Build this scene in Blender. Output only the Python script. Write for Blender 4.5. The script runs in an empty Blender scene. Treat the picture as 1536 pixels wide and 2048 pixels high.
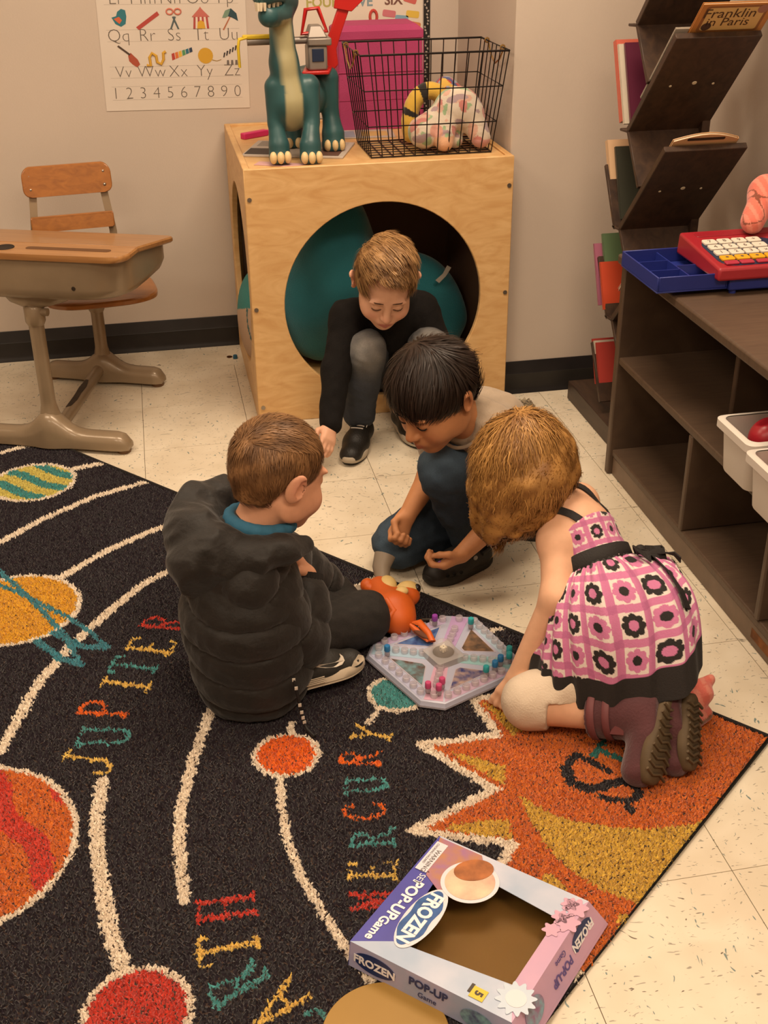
import bpy, bmesh, math, random
import numpy as np
from mathutils import Vector, Matrix, Euler

random.seed(7); RNG = np.random.default_rng(7)
SC = bpy.context.scene
COL = SC.collection

# ------------------------------------------------------------------ camera, world, exposure
cam_d = bpy.data.cameras.new('camera'); cam = bpy.data.objects.new('camera', cam_d); COL.objects.link(cam)
cam_d.sensor_fit = 'VERTICAL'; cam_d.sensor_height = 24.0; cam_d.lens = 24.0 * 2378.41 / 2048.0
cam_d.clip_start = 0.05
_r = Vector((0.98124893, -0.19250032, -0.00970421)); _u = Vector((0.10016788, 0.46628576, 0.87894482)); _f = Vector((0.16467222, 0.86343571, -0.47682475))
cam.matrix_world = Matrix(((_r.x, _u.x, -_f.x, 0.0941159), (_r.y, _u.y, -_f.y, -3.4301624), (_r.z, _u.z, -_f.z, 1.4486546), (0, 0, 0, 1)))
SC.camera = cam
world = bpy.data.worlds.new('world'); SC.world = world; world.use_nodes = True
world.node_tree.nodes['Background'].inputs['Color'].default_value = (1.0, 0.80, 0.60, 1)
world.node_tree.nodes['Background'].inputs['Strength'].default_value = 0.0
SC.view_settings.view_transform = 'Standard'; SC.view_settings.look = 'None'
SC.view_settings.gamma = 1.0; SC.view_settings.use_curve_mapping = False
SC.view_settings.exposure = 0.0
# ceiling troffers (x, y, long side along x?, watts); the lamp bodies are built further down round these panels
LAMP_COLOR = (1.0, 0.80, 0.59)
LAMPS = [(0.75, -1.00, 44), (-1.15, -1.00, 26), (0.75, -3.30, 34), (-1.15, -3.30, 26)]
CEIL = 2.62

# ------------------------------------------------------------------ helpers
def srgb(h):
    h = h.lstrip('#'); v = [int(h[i:i+2], 16) / 255 for i in (0, 2, 4)]
    return tuple(((c / 12.92) if c <= 0.04045 else ((c + 0.055) / 1.055) ** 2.4) for c in v)

MATS = {}
def mat(name, color, rough=0.6, metal=0.0, var=None, bump=None, spec=0.5, trans=0.0, ior=1.45, coat=0.0, emit=None, stretch=None, col2=None, sheen=0.0, sss=0.0, alpha=1.0):
    """procedural material; var=(scale, amount) mottles the colour (towards col2 if given), bump=(scale, strength)"""
    if name in MATS: return MATS[name]
    m = bpy.data.materials.new(name); m.use_nodes = True; MATS[name] = m
    nt = m.node_tree; b = nt.nodes['Principled BSDF']
    c = srgb(color) if isinstance(color, str) else color
    b.inputs['Base Color'].default_value = (*c, 1); b.inputs['Roughness'].default_value = rough
    b.inputs['Metallic'].default_value = metal; b.inputs['Specular IOR Level'].default_value = spec
    b.inputs['IOR'].default_value = ior; b.inputs['Transmission Weight'].default_value = trans
    b.inputs['Coat Weight'].default_value = coat; b.inputs['Alpha'].default_value = alpha
    if sheen: b.inputs['Sheen Weight'].default_value = sheen
    if sss:
        b.inputs['Subsurface Weight'].default_value = sss; b.inputs['Subsurface Radius'].default_value = (0.012, 0.004, 0.002); b.inputs['Subsurface Scale'].default_value = 0.6
    if emit:
        b.inputs['Emission Color'].default_value = (*emit[0], 1); b.inputs['Emission Strength'].default_value = emit[1]
    tc = None
    def coords():
        nonlocal tc
        if tc is None:
            t = nt.nodes.new('ShaderNodeTexCoord'); mp = nt.nodes.new('ShaderNodeMapping')
            nt.links.new(t.outputs['Object'], mp.inputs['Vector'])
            if stretch: mp.inputs['Scale'].default_value = stretch
            tc = mp.outputs['Vector']
        return tc
    if var:
        n = nt.nodes.new('ShaderNodeTexNoise'); n.inputs['Scale'].default_value = var[0]; n.inputs['Detail'].default_value = 4
        nt.links.new(coords(), n.inputs['Vector'])
        r = nt.nodes.new('ShaderNodeValToRGB'); nt.links.new(n.outputs['Fac'], r.inputs['Fac'])
        a = var[1]
        c2 = (srgb(col2) if isinstance(col2, str) else col2) if col2 else tuple(min(1, x * (1 + a)) for x in c)
        c1 = c if col2 else tuple(x * (1 - a) for x in c)
        r.color_ramp.elements[0].position = 0.32; r.color_ramp.elements[1].position = 0.68
        r.color_ramp.elements[0].color = (*c1, 1); r.color_ramp.elements[1].color = (*c2, 1)
        nt.links.new(r.outputs['Color'], b.inputs['Base Color'])
    if bump:
        n = nt.nodes.new('ShaderNodeTexNoise'); n.inputs['Scale'].default_value = bump[0]; n.inputs['Detail'].default_value = 3
        nt.links.new(coords(), n.inputs['Vector'])
        bp = nt.nodes.new('ShaderNodeBump'); bp.inputs['Strength'].default_value = bump[1]; bp.inputs['Distance'].default_value = 0.004
        nt.links.new(n.outputs['Fac'], bp.inputs['Height']); nt.links.new(bp.outputs['Normal'], b.inputs['Normal'])
    return m

def attr_mat(name, attr='Col', rough=0.6, bump=None, spec=0.5, sss=0.0, var=0.0, vscale=30, sheen=0.0):
    """base colour read from a colour attribute stored on the mesh"""
    if name in MATS: return MATS[name]
    m = mat(name, (0.5, 0.5, 0.5), rough, bump=bump, spec=spec, sss=sss, sheen=sheen)
    nt = m.node_tree; b = nt.nodes['Principled BSDF']
    a = nt.nodes.new('ShaderNodeAttribute'); a.attribute_name = attr
    if var:
        t = nt.nodes.new('ShaderNodeTexCoord'); n = nt.nodes.new('ShaderNodeTexNoise'); n.inputs['Scale'].default_value = vscale
        nt.links.new(t.outputs['Object'], n.inputs['Vector'])
        mr = nt.nodes.new('ShaderNodeMapRange'); mr.inputs['To Min'].default_value = 1 - var; mr.inputs['To Max'].default_value = 1 + var
        mr.inputs['From Min'].default_value = .3; mr.inputs['From Max'].default_value = .7
        nt.links.new(n.outputs['Fac'], mr.inputs['Value'])
        mx = nt.nodes.new('ShaderNodeVectorMath'); mx.operation = 'SCALE'
        nt.links.new(a.outputs['Color'], mx.inputs[0]); nt.links.new(mr.outputs['Result'], mx.inputs['Scale'])
        nt.links.new(mx.outputs['Vector'], b.inputs['Base Color'])
    else:
        nt.links.new(a.outputs['Color'], b.inputs['Base Color'])
    return m

def wood(name, c1, c2, scale=(1, 1, 1), rough=0.4, dist=4.0, wscale=3.0, coat=0.0):
    """stretched noise grain"""
    if name in MATS: return MATS[name]
    m = mat(name, c1, rough, coat=coat); nt = m.node_tree; b = nt.nodes['Principled BSDF']
    t = nt.nodes.new('ShaderNodeTexCoord'); mp = nt.nodes.new('ShaderNodeMapping'); mp.inputs['Scale'].default_value = scale
    nt.links.new(t.outputs['Object'], mp.inputs['Vector'])
    n = nt.nodes.new('ShaderNodeTexNoise'); n.inputs['Scale'].default_value = wscale; n.inputs['Detail'].default_value = 6; n.inputs['Distortion'].default_value = dist
    nt.links.new(mp.outputs['Vector'], n.inputs['Vector'])
    r = nt.nodes.new('ShaderNodeValToRGB'); r.color_ramp.elements[0].color = (*srgb(c1), 1); r.color_ramp.elements[1].color = (*srgb(c2), 1)
    r.color_ramp.elements[0].position = .3; r.color_ramp.elements[1].position = .7
    nt.links.new(n.outputs['Fac'], r.inputs['Fac']); nt.links.new(r.outputs['Color'], b.inputs['Base Color'])
    return m

def tag(o, label=None, cat=None, group=None, kind=None):
    if label: o['label'] = label
    if cat: o['category'] = cat
    if group: o['group'] = group
    if kind: o['kind'] = kind
    return o

def empty(name, label, cat, loc=(0, 0, 0), rotz=0.0, group=None):
    o = bpy.data.objects.new(name, None); COL.objects.link(o); o.empty_display_size = 0.05
    o.location = loc; o.rotation_euler = (0, 0, rotz)
    return tag(o, label, cat, group)

def add(name, me, m=None, parent=None, loc=None, rot=None, matrix=None):
    o = bpy.data.objects.new(name, me); COL.objects.link(o)
    if m is not None and me is not None and len(me.materials) == 0: me.materials.append(m)
    if parent is not None: o.parent = parent
    if loc is not None: o.location = loc
    if rot is not None: o.rotation_euler = rot
    if matrix is not None: o.matrix_local = matrix
    return o

def np_mesh(name, v, quads=None, tris=None, smooth=True):
    """fast mesh from arrays"""
    me = bpy.data.meshes.new(name); v = np.asarray(v, dtype=np.float32)
    faces = []; nq = 0 if quads is None else len(quads); ntr = 0 if tris is None else len(tris)
    me.vertices.add(len(v)); me.vertices.foreach_set('co', v.ravel())
    loops = np.concatenate([np.asarray(quads, dtype=np.int32).ravel() if nq else np.zeros(0, np.int32), np.asarray(tris, dtype=np.int32).ravel() if ntr else np.zeros(0, np.int32)])
    me.loops.add(len(loops)); me.loops.foreach_set('vertex_index', loops)
    ls = np.concatenate([np.arange(nq) * 4, nq * 4 + np.arange(ntr) * 3]).astype(np.int32)
    me.polygons.add(nq + ntr); me.polygons.foreach_set('loop_start', ls)
    me.polygons.foreach_set('use_smooth', np.full(nq + ntr, smooth, dtype=bool))
    me.update(calc_edges=True); me.validate()
    return me

def set_colors(me, cols, attr='Col'):
    a = me.color_attributes.new(attr, 'FLOAT_COLOR', 'POINT')
    c = np.ones((len(me.vertices), 4), dtype=np.float32); c[:, :3] = cols
    a.data.foreach_set('color', c.ravel())

def frame(d, up=(0, 0, 1)):
    """orthonormal columns (x, y, z) with z along d"""
    z = Vector(d).normalized(); u = Vector(up)
    if abs(z.dot(u)) > 0.98 * u.length: u = Vector((0, 1, 0)) if abs(z.y) < .9 else Vector((1, 0, 0))
    x = u.cross(z).normalized(); y = z.cross(x)
    return x, y, z

class MB:
    """collects shapes, then links them as one mesh object"""
    def __init__(s): s.v = []; s.f = []
    def _add(s, vs, fs):
        n = len(s.v); s.v += [tuple(p) for p in vs]; s.f += [tuple(i + n for i in f) for f in fs]; return s
    def box(s, lo, hi):
        x0, y0, z0 = lo; x1, y1, z1 = hi
        return s._add([(x0, y0, z0), (x1, y0, z0), (x1, y1, z0), (x0, y1, z0), (x0, y0, z1), (x1, y0, z1), (x1, y1, z1), (x0, y1, z1)],
                      [(0, 3, 2, 1), (4, 5, 6, 7), (0, 1, 5, 4), (1, 2, 6, 5), (2, 3, 7, 6), (3, 0, 4, 7)])
    def hexa(s, p):   # 8 points: bottom ring 4, top ring 4
        return s._add(p, [(0, 3, 2, 1), (4, 5, 6, 7), (0, 1, 5, 4), (1, 2, 6, 5), (2, 3, 7, 6), (3, 0, 4, 7)])
    def loft(s, rings, caps=True, closed=True):
        n = len(rings[0]); base = len(s.v); vs = [q for r in rings for q in r]; fs = []
        for i in range(len(rings) - 1):
            for j in range(n if closed else n - 1):
                a = i * n + j; b = i * n + (j + 1) % n; fs.append((a, b, b + n, a + n))
        if caps and closed: fs.append(tuple(range(n - 1, -1, -1))); fs.append(tuple((len(rings) - 1) * n + j for j in range(n)))
        return s._add(vs, fs)
    def cyl(s, p0, p1, r0, r1=None, n=16, caps=True):
        r1 = r0 if r1 is None else r1; p0 = Vector(p0); p1 = Vector(p1); x, y, z = frame(p1 - p0)
        ring = lambda p, r: [p + x * (r * math.cos(2 * math.pi * k / n)) + y * (r * math.sin(2 * math.pi * k / n)) for k in range(n)]
        return s.loft([ring(p0, r0), ring(p1, r1)], caps)
    def tube(s, pts, r, n=8, caps=True, closed=False):
        pts = [Vector(p) for p in pts]; rs = r if isinstance(r, (list, tuple)) else [r] * len(pts)
        rings = []; xprev = None
        for i, p in enumerate(pts):
            a = pts[i - 1] if (i > 0 or closed) else p; b = pts[(i + 1) % len(pts)] if (i < len(pts) - 1 or closed) else p
            t = (b - a).normalized()
            if xprev is None: x, y, _ = frame(t)
            else:
                x = (xprev - t * xprev.dot(t)).normalized(); y = t.cross(x)
            xprev = x
            rings.append([p + x * (rs[i] * math.cos(2 * math.pi * k / n)) + y * (rs[i] * math.sin(2 * math.pi * k / n)) for k in range(n)])
        if closed: rings.append(rings[0]); return s.loft(rings, False)
        return s.loft(rings, caps)
    def lathe(s, prof, c=(0, 0, 0), n=32, axis=None, caps=False):
        x, y, z = frame(axis) if axis else (Vector((1, 0, 0)), Vector((0, 1, 0)), Vector((0, 0, 1))); c = Vector(c)
        rings = [[c + z * h + x * (max(r, 1e-5) * math.cos(2 * math.pi * k / n)) + y * (max(r, 1e-5) * math.sin(2 * math.pi * k / n)) for k in range(n)] for r, h in prof]
        return s.loft(rings, caps)
    def prism(s, poly, z0, z1, M=None):
        n = len(poly); M = M or Matrix.Identity(4)
        return s._add([M @ Vector((x, y, z0)) for x, y in poly] + [M @ Vector((x, y, z1)) for x, y in poly],
                      [tuple(range(n - 1, -1, -1)), tuple(range(n, 2 * n))] + [(i, (i + 1) % n, n + (i + 1) % n, n + i) for i in range(n)])
    def ball(s, c, r, n=16, m=10, M=None):
        c = Vector(c); r = (r, r, r) if isinstance(r, (int, float)) else r; M = M or Matrix.Identity(3); rings = []
        for i in range(m + 1):
            a = math.pi * i / m - math.pi / 2
            rings.append([c + M @ Vector((r[0] * max(math.cos(a), 1e-4) * math.cos(2 * math.pi * k / n), r[1] * max(math.cos(a), 1e-4) * math.sin(2 * math.pi * k / n), r[2] * math.sin(a))) for k in range(n)])
        return s.loft(rings, False)
    def mesh(s, name='m', smooth=None):
        me = bpy.data.meshes.new(name); me.from_pydata([tuple(v) for v in s.v], [], s.f); me.validate(); me.update()
        if smooth is not None:
            me.polygons.foreach_set('use_smooth', [True] * len(me.polygons))
            if smooth < 179: me.set_sharp_from_angle(angle=math.radians(smooth))
        return me
    def build(s, name, m=None, parent=None, smooth=None, bevel=0.0, seg=2, loc=None, rot=None, matrix=None, subsurf=0):
        o = add(name, s.mesh(name, smooth), m, parent, loc, rot, matrix)
        if bevel:
            b = o.modifiers.new('bevel', 'BEVEL'); b.width = bevel; b.segments = seg; b.limit_method = 'ANGLE'; b.angle_limit = math.radians(40)
            b.harden_normals = False
            o.data.polygons.foreach_set('use_smooth', [True] * len(o.data.polygons)); o.data.set_sharp_from_angle(angle=math.radians(35))
        if subsurf:
            q = o.modifiers.new('sub', 'SUBSURF'); q.levels = subsurf; q.render_levels = subsurf
            o.data.polygons.foreach_set('use_smooth', [True] * len(o.data.polygons))
        return o

def rrect(x0, y0, x1, y1, r, n=5):
    out = []
    for cx, cy, a0 in ((x1 - r, y0 + r, -90), (x1 - r, y1 - r, 0), (x0 + r, y1 - r, 90), (x0 + r, y0 + r, 180)):
        for k in range(n + 1):
            a = math.radians(a0 + 90 * k / n); out.append((cx + r * math.cos(a), cy + r * math.sin(a)))
    return out

def circle(cx, cy, r, n=32, ry=None):
    ry = r if ry is None else ry
    return [(cx + r * math.cos(2 * math.pi * k / n), cy + ry * math.sin(2 * math.pi * k / n)) for k in range(n)]

def text(name, s, size, m, parent, M, extrude=0.0004, align='CENTER', sx=1.0, shear=0.0, bold=0.0):
    """lettering as thin mesh; M places the text's xy plane"""
    cu = bpy.data.curves.new(name, 'FONT'); cu.body = s; cu.size = size; cu.extrude = extrude; cu.align_x = align; cu.align_y = 'CENTER'
    cu.resolution_u = 3; cu.shear = shear; cu.offset = bold
    ob = bpy.data.objects.new(name, cu); COL.objects.link(ob)
    dg = bpy.context.evaluated_depsgraph_get()
    me = bpy.data.meshes.new_from_object(ob.evaluated_get(dg)); bpy.data.objects.remove(ob); bpy.data.curves.remove(cu)
    me.materials.clear()
    if sx != 1.0: me.transform(Matrix.Diagonal((sx, 1, 1, 1)))
    return add(name, me, m, parent, matrix=M)

def basis(o, x, y):
    """4x4 with origin o and axes x, y, x cross y"""
    x = Vector(x).normalized(); y = Vector(y); y = (y - x * y.dot(x)).normalized(); z = x.cross(y); o = Vector(o)
    return Matrix(((x.x, y.x, z.x, o.x), (x.y, y.y, z.y, o.y), (x.z, y.z, z.z, o.z), (0, 0, 0, 1)))

def copy_tree(o, parent=None):
    c = o.copy(); COL.objects.link(c); c.parent = parent
    for ch in list(o.children): copy_tree(ch, c)
    return c

# ------------------------------------------------------------------ signed distance bodies
class Field:
    """smooth union of rounded shapes on a grid, meshed with surface nets"""
    def __init__(s, lo, hi, h):
        s.h = h; s.lo = np.array(lo, dtype=np.float64); s.n = np.ceil((np.array(hi) - s.lo) / h).astype(int) + 1
        s.f = np.full(s.n, 0.06, dtype=np.float32); s.ax = [(s.lo[i] + h * np.arange(s.n[i])).astype(np.float32) for i in range(3)]
    def sub(s, c, R):
        a = np.maximum(((np.array(c) - R - s.lo) / s.h).astype(int), 0); b = np.minimum(((np.array(c) + R - s.lo) / s.h).astype(int) + 2, s.n)
        if np.any(b <= a): return None, None
        sl = tuple(slice(a[i], b[i]) for i in range(3))
        g = np.meshgrid(*(s.ax[i][sl[i]] for i in range(3)), indexing='ij'); return sl, np.stack(g, -1)
    def comb(s, sl, d, k, op):
        a = s.f[sl]; d = d.astype(np.float32)
        if op == 'sub':
            b = -d; t = np.clip(.5 - .5 * (a - b) / -k if False else .5 + .5 * (a - b) / k, 0, 1); s.f[sl] = b * (1 - t) + a * t + k * t * (1 - t)
        else:
            t = np.clip(.5 + .5 * (d - a) / k, 0, 1); s.f[sl] = d * (1 - t) + a * t - k * t * (1 - t)
    def cone(s, a, b, ra, rb=None, k=0.01, op='add', prof=None, squash=None):
        """tapered capsule; prof(t) adds to the radius; squash=(axis, factor) flattens along an axis"""
        rb = ra if rb is None else rb; a = np.array(a, dtype=np.float64); b = np.array(b, dtype=np.float64)
        c = (a + b) / 2; R = np.linalg.norm(b - a) / 2 + max(ra, rb) * (1.3 if squash is None else 1.6) + k + 0.02
        sl, P = s.sub(c, R)
        if sl is None: return
        ab = b - a; L2 = max(ab @ ab, 1e-9); q = P - a; t = np.clip((q @ ab) / L2, 0, 1); q = q - t[..., None] * ab
        if squash is not None:
            ax = np.array(squash[0], dtype=np.float64); ax /= np.linalg.norm(ax); w = q @ ax; q = q + (w * (1 / squash[1] - 1))[..., None] * ax
            d = np.linalg.norm(q, axis=-1); r = ra + (rb - ra) * t
            if prof is not None: r = r + prof(t, P)
            d = (d - r) * min(1, squash[1])
        else:
            r = ra + (rb - ra) * t
            if prof is not None: r = r + prof(t, P)
            d = np.linalg.norm(q, axis=-1) - r
        s.comb(sl, d, k, op)
    def ell(s, c, r, M=None, k=0.01, op='add', extra=None):
        """ellipsoid with radii r along the columns of M"""
        r = np.array(r, dtype=np.float64); c = np.array(c, dtype=np.float64)
        sl, P = s.sub(c, r.max() + k + 0.02)
        if sl is None: return
        q = P - c
        if M is not None: q = q @ np.array(M)
        k0 = np.linalg.norm(q / r, axis=-1); k1 = np.linalg.norm(q / (r * r), axis=-1)
        d = k0 * (k0 - 1) / np.maximum(k1, 1e-6)
        if extra is not None: d = d + extra(q, P)
        s.comb(sl, d, k, op)
    def cut(s, fn):
        """keep only where fn(P) < 0"""
        g = np.meshgrid(*s.ax, indexing='ij'); s.f = np.maximum(s.f, fn(g[0], g[1], g[2]).astype(np.float32))
    def displace(s, fn):
        m = np.abs(s.f) < 0.03
        i = np.nonzero(m); P = np.stack([s.ax[0][i[0]], s.ax[1][i[1]], s.ax[2][i[2]]], -1); s.f[i] += fn(P).astype(np.float32)
    def nets(s, smooth=1):
        f = s.f; f[0] = f[-1] = 0.06; f[:, 0] = f[:, -1] = 0.06; f[:, :, 0] = f[:, :, -1] = 0.06
        sg = f < 0
        cnt = np.zeros(np.array(f.shape) - 1, dtype=np.int8); sh = [(a, b, c) for a in (0, 1) for b in (0, 1) for c in (0, 1)]
        nx, ny, nz = cnt.shape
        for a, b, c in sh: cnt += sg[a:a + nx, b:b + ny, c:c + nz]
        act = (cnt > 0) & (cnt < 8); I = np.argwhere(act)
        idx = np.full(cnt.shape, -1, dtype=np.int32); idx[act] = np.arange(len(I))
        val = {q: f[I[:, 0] + q[0], I[:, 1] + q[1], I[:, 2] + q[2]] for q in sh}
        acc = np.zeros((len(I), 3)); w = np.zeros(len(I))
        for q in sh:
            for ax in range(3):
                if q[ax] == 0:
                    q2 = list(q); q2[ax] = 1; va = val[q]; vb = val[tuple(q2)]; m = (va < 0) != (vb < 0)
                    t = np.where(m, va / np.where(m, va - vb, 1), 0); p = np.array(q, dtype=float) + np.zeros((len(I), 3)); p[:, ax] = t
                    acc += p * m[:, None]; w += m
        V = s.lo + s.h * (I + acc / w[:, None])
        Q = []
        for ax in range(3):
            b, c = [(1, 2), (2, 0), (0, 1)][ax]
            s0 = [slice(None)] * 3; s1 = [slice(None)] * 3; s0[ax] = slice(0, -1); s1[ax] = slice(1, None)
            ch = sg[tuple(s0)] != sg[tuple(s1)]; J = np.argwhere(ch)
            J = J[(J[:, b] > 0) & (J[:, c] > 0) & (J[:, b] < f.shape[b] - 1) & (J[:, c] < f.shape[c] - 1)]
            ins = sg[J[:, 0], J[:, 1], J[:, 2]]
            def cell(db, dc):
                K = J.copy(); K[:, b] += db; K[:, c] += dc; return idx[K[:, 0], K[:, 1], K[:, 2]]
            q = np.stack([cell(-1, -1), cell(0, -1), cell(0, 0), cell(-1, 0)], -1); q[~ins] = q[~ins][:, ::-1]; Q.append(q)
        Q = np.concatenate(Q); Q = Q[(Q >= 0).all(1)]
        for _ in range(smooth):
            A = np.zeros_like(V); n = np.zeros(len(V))
            for e in ((0, 1), (1, 2), (2, 3), (3, 0)):
                np.add.at(A, Q[:, e[0]], V[Q[:, e[1]]]); np.add.at(A, Q[:, e[1]], V[Q[:, e[0]]]); np.add.at(n, Q[:, e[0]], 1); np.add.at(n, Q[:, e[1]], 1)
            V = V * 0.45 + 0.55 * A / np.maximum(n, 1)[:, None]
        return V, Q
    def build(s, name, m, parent=None, smooth=1, colors=None, origin=None):
        V, Q = s.nets(smooth); me = np_mesh(name, V if origin is None else V - np.array(origin), Q)
        if colors is not None: set_colors(me, colors(V))
        return add(name, me, m, parent)

def vnoise(P, sc, seed=0):
    """cheap smooth noise from summed sines, about -1..1"""
    r = np.random.default_rng(seed); o = np.zeros(P.shape[:-1])
    for i in range(6):
        d = r.normal(size=3); d /= np.linalg.norm(d); o += np.sin((P @ d) * sc * (0.7 + 0.6 * r.random()) * 2 * math.pi + r.random() * 6.28)
    return o / 3.2
# ================================================================== the room
T = 0.3048
m_wall = mat('painted_wall', '#bfb1a4', 0.75, var=(2.5, 0.03), bump=(180, 0.10))
m_base = mat('cove_base_vinyl', '#1d1a1a', 0.42, var=(14, 0.25))
m_ceil = mat('ceiling_tile', '#cfcac0', 0.9, bump=(120, .3))
XL, XR, YB, YF, CX, CY = -2.9, 1.66, 0.5, -4.6, 1.10, -0.125     # room extents; CX, CY: the projecting chase beside the cube

def struct(name, mb, m, **k):
    o = mb.build(name, m, **k); o['kind'] = 'structure'; return o
struct('wall_back', MB().box((XL - .1, YB, 0), (CX, YB + .1, CEIL)), m_wall)
struct('wall_chase', MB().box((CX, CY, 0), (XR, YB + .1, CEIL)), m_wall, bevel=0.004)
struct('wall_right', MB().box((XR, YF, 0), (XR + .1, YB + .1, CEIL)), m_wall)
struct('wall_left', MB().box((XL - .1, YF, 0), (XL, YB, CEIL)), m_wall)
struct('wall_front', MB().box((XL - .1, YF - .1, 0), (XR + .1, YF, CEIL)), m_wall)
struct('ceiling', MB().box((XL - .1, YF - .1, CEIL), (XR + .1, YB + .1, CEIL + .1)), m_ceil)

def cove(name, p0, p1, nrm):
    """vinyl cove base: a thin strip with a curled toe"""
    p0 = Vector((*p0, 0)); p1 = Vector((*p1, 0)); n = Vector((*nrm, 0))
    prof = [(0.0005, 0.0), (0.0105, 0.0), (0.010, 0.003), (0.006, 0.010), (0.004, 0.020), (0.0036, 0.062), (0.0048, 0.064), (0.0036, 0.066), (0.0036, 0.102), (0.002, 0.105), (0.0005, 0.105)]
    rings = [[p + n * a + Vector((0, 0, b)) for a, b in prof] for p in (p0, p1)]
    o = MB().loft(rings).build(name, m_base, smooth=40); o['kind'] = 'structure'; return o
cove('baseboard_back', (XL, YB), (CX, YB), (0, -1))
cove('baseboard_chase_side', (CX, YB), (CX, CY), (-1, 0))
cove('baseboard_chase_front', (CX, CY), (XR, CY), (0, -1))
cove('baseboard_right', (XR, CY), (XR, YF), (-1, 0))

# floor: slab with vinyl tiles, each tile a piece of its own
m_grout = mat('tile_joint', '#6b5a44', 0.9)
floor = struct('floor', MB().box((XL - .1, YF - .1, -0.05), (XR + .1, YB + .1, -0.003)), m_grout)
def tile_material():
    m = mat('vinyl_tile', '#ded2bc', 0.30, spec=0.5); nt = m.node_tree; b = nt.nodes['Principled BSDF']
    t = nt.nodes.new('ShaderNodeNewGeometry')
    def streak(scale, stretch, lo, hi, rot):
        mp = nt.nodes.new('ShaderNodeMapping'); mp.inputs['Scale'].default_value = stretch; mp.inputs['Rotation'].default_value = (0, 0, rot)
        n0 = nt.nodes.new('ShaderNodeTexNoise'); n0.inputs['Scale'].default_value = 9; nt.links.new(t.outputs['Position'], n0.inputs['Vector'])
        ad = nt.nodes.new('ShaderNodeVectorMath'); ad.operation = 'SCALE'; ad.inputs['Scale'].default_value = 0.09; nt.links.new(n0.outputs['Color'], ad.inputs[0])
        sm = nt.nodes.new('ShaderNodeVectorMath'); sm.operation = 'ADD'; nt.links.new(t.outputs['Position'], sm.inputs[0]); nt.links.new(ad.outputs[0], sm.inputs[1])
        nt.links.new(sm.outputs[0], mp.inputs['Vector'])
        n = nt.nodes.new('ShaderNodeTexNoise'); n.inputs['Scale'].default_value = scale; n.inputs['Detail'].default_value = 1.0
        nt.links.new(mp.outputs['Vector'], n.inputs['Vector'])
        r = nt.nodes.new('ShaderNodeMapRange'); r.inputs['From Min'].default_value = lo; r.inputs['From Max'].default_value = hi
        nt.links.new(n.outputs['Fac'], r.inputs['Value']); return r.outputs['Result']
    def mix(fac, a, c):
        x = nt.nodes.new('ShaderNodeMix'); x.data_type = 'RGBA'; nt.links.new(fac, x.inputs['Factor'])
        if isinstance(a, tuple): x.inputs['A'].default_value = (*a, 1)
        else: nt.links.new(a, x.inputs['A'])
        x.inputs['B'].default_value = (*srgb(c), 1); return x.outputs['Result']
    c = mix(streak(11, (1, 1, 1), .35, .7, 0), srgb('#d0c2ab'), '#dbcfba')
    c = mix(streak(58, (1.0, 3.2, 1), 0.685, .73, 0.5), c, '#9c9484')
    c = mix(streak(52, (3.0, 1.1, 1), .71, .75, 0.3), c, '#6f7f7c')
    c = mix(streak(66, (1.1, 3.6, 1), .715, .75, 1.9), c, '#6d6152')
    nt.links.new(c, b.inputs['Base Color']); return m
m_tile = tile_material()
tile_me = MB().box((0.0007, 0.0007, -0.003), (T - .0007, T - .0007, 0)).mesh('floor_tile'); tile_me.materials.append(m_tile)
for i in range(-5, 6):
    for j in range(-10, 2):
        x0, y0 = i * T, j * T
        if x0 >= XR or y0 >= YB: continue
        if x0 + T > XR or y0 + T > YB: continue
        if x0 + T > CX + .15 and y0 > CY: continue
        add('floor_tile', tile_me, None, floor, (x0, y0, 0))
struct_fill = MB().box((-1.5235, YB - .195, -.0029), (CX, YB, -.0001)); struct_fill.build('floor_tile_cut', m_tile, floor)
MB().box((5 * T + .0007, -10 * T, -.0029), (XR, CY, -.0001)).build('floor_tile_cut', m_tile, floor)

# ceiling lamps
m_lampframe = mat('lamp_frame_enamel', '#d9d6d0', 0.5)
m_diff = mat('lamp_diffuser', '#ffffff', 0.5, emit=(LAMP_COLOR, 3.0))
for k, (lx, ly, w) in enumerate(LAMPS):
    e = empty('ceiling_lamp', ('ceiling lamp with glowing panel above the game board', 'ceiling lamp with glowing panel above the school desk', 'ceiling lamp with glowing panel above the end of the low shelf', 'ceiling lamp with glowing panel far from the shelf and the desk')[k], 'lamp', (lx, ly, CEIL), 0, 'ceiling lamps')
    MB().box((-.62, -.32, -.02), (.62, -.29, 0)).box((-.62, .29, -.02), (.62, .32, 0)).box((-.62, -.29, -.02), (-.59, .29, 0)).box((.59, -.29, -.02), (.62, .29, 0)).build('lamp_frame', m_lampframe, e)
    MB().box((-.59, -.29, -.012), (.59, .29, -.004)).build('diffuser', m_diff, e)
    ld = bpy.data.lights.new('lamp_light', 'AREA'); ld.shape = 'RECTANGLE'; ld.size = 1.16; ld.size_y = 0.56; ld.energy = w; ld.color = LAMP_COLOR
    lo = bpy.data.objects.new('lamp_light', ld); COL.objects.link(lo); lo.parent = e; lo.location = (0, 0, -0.03)
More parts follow.
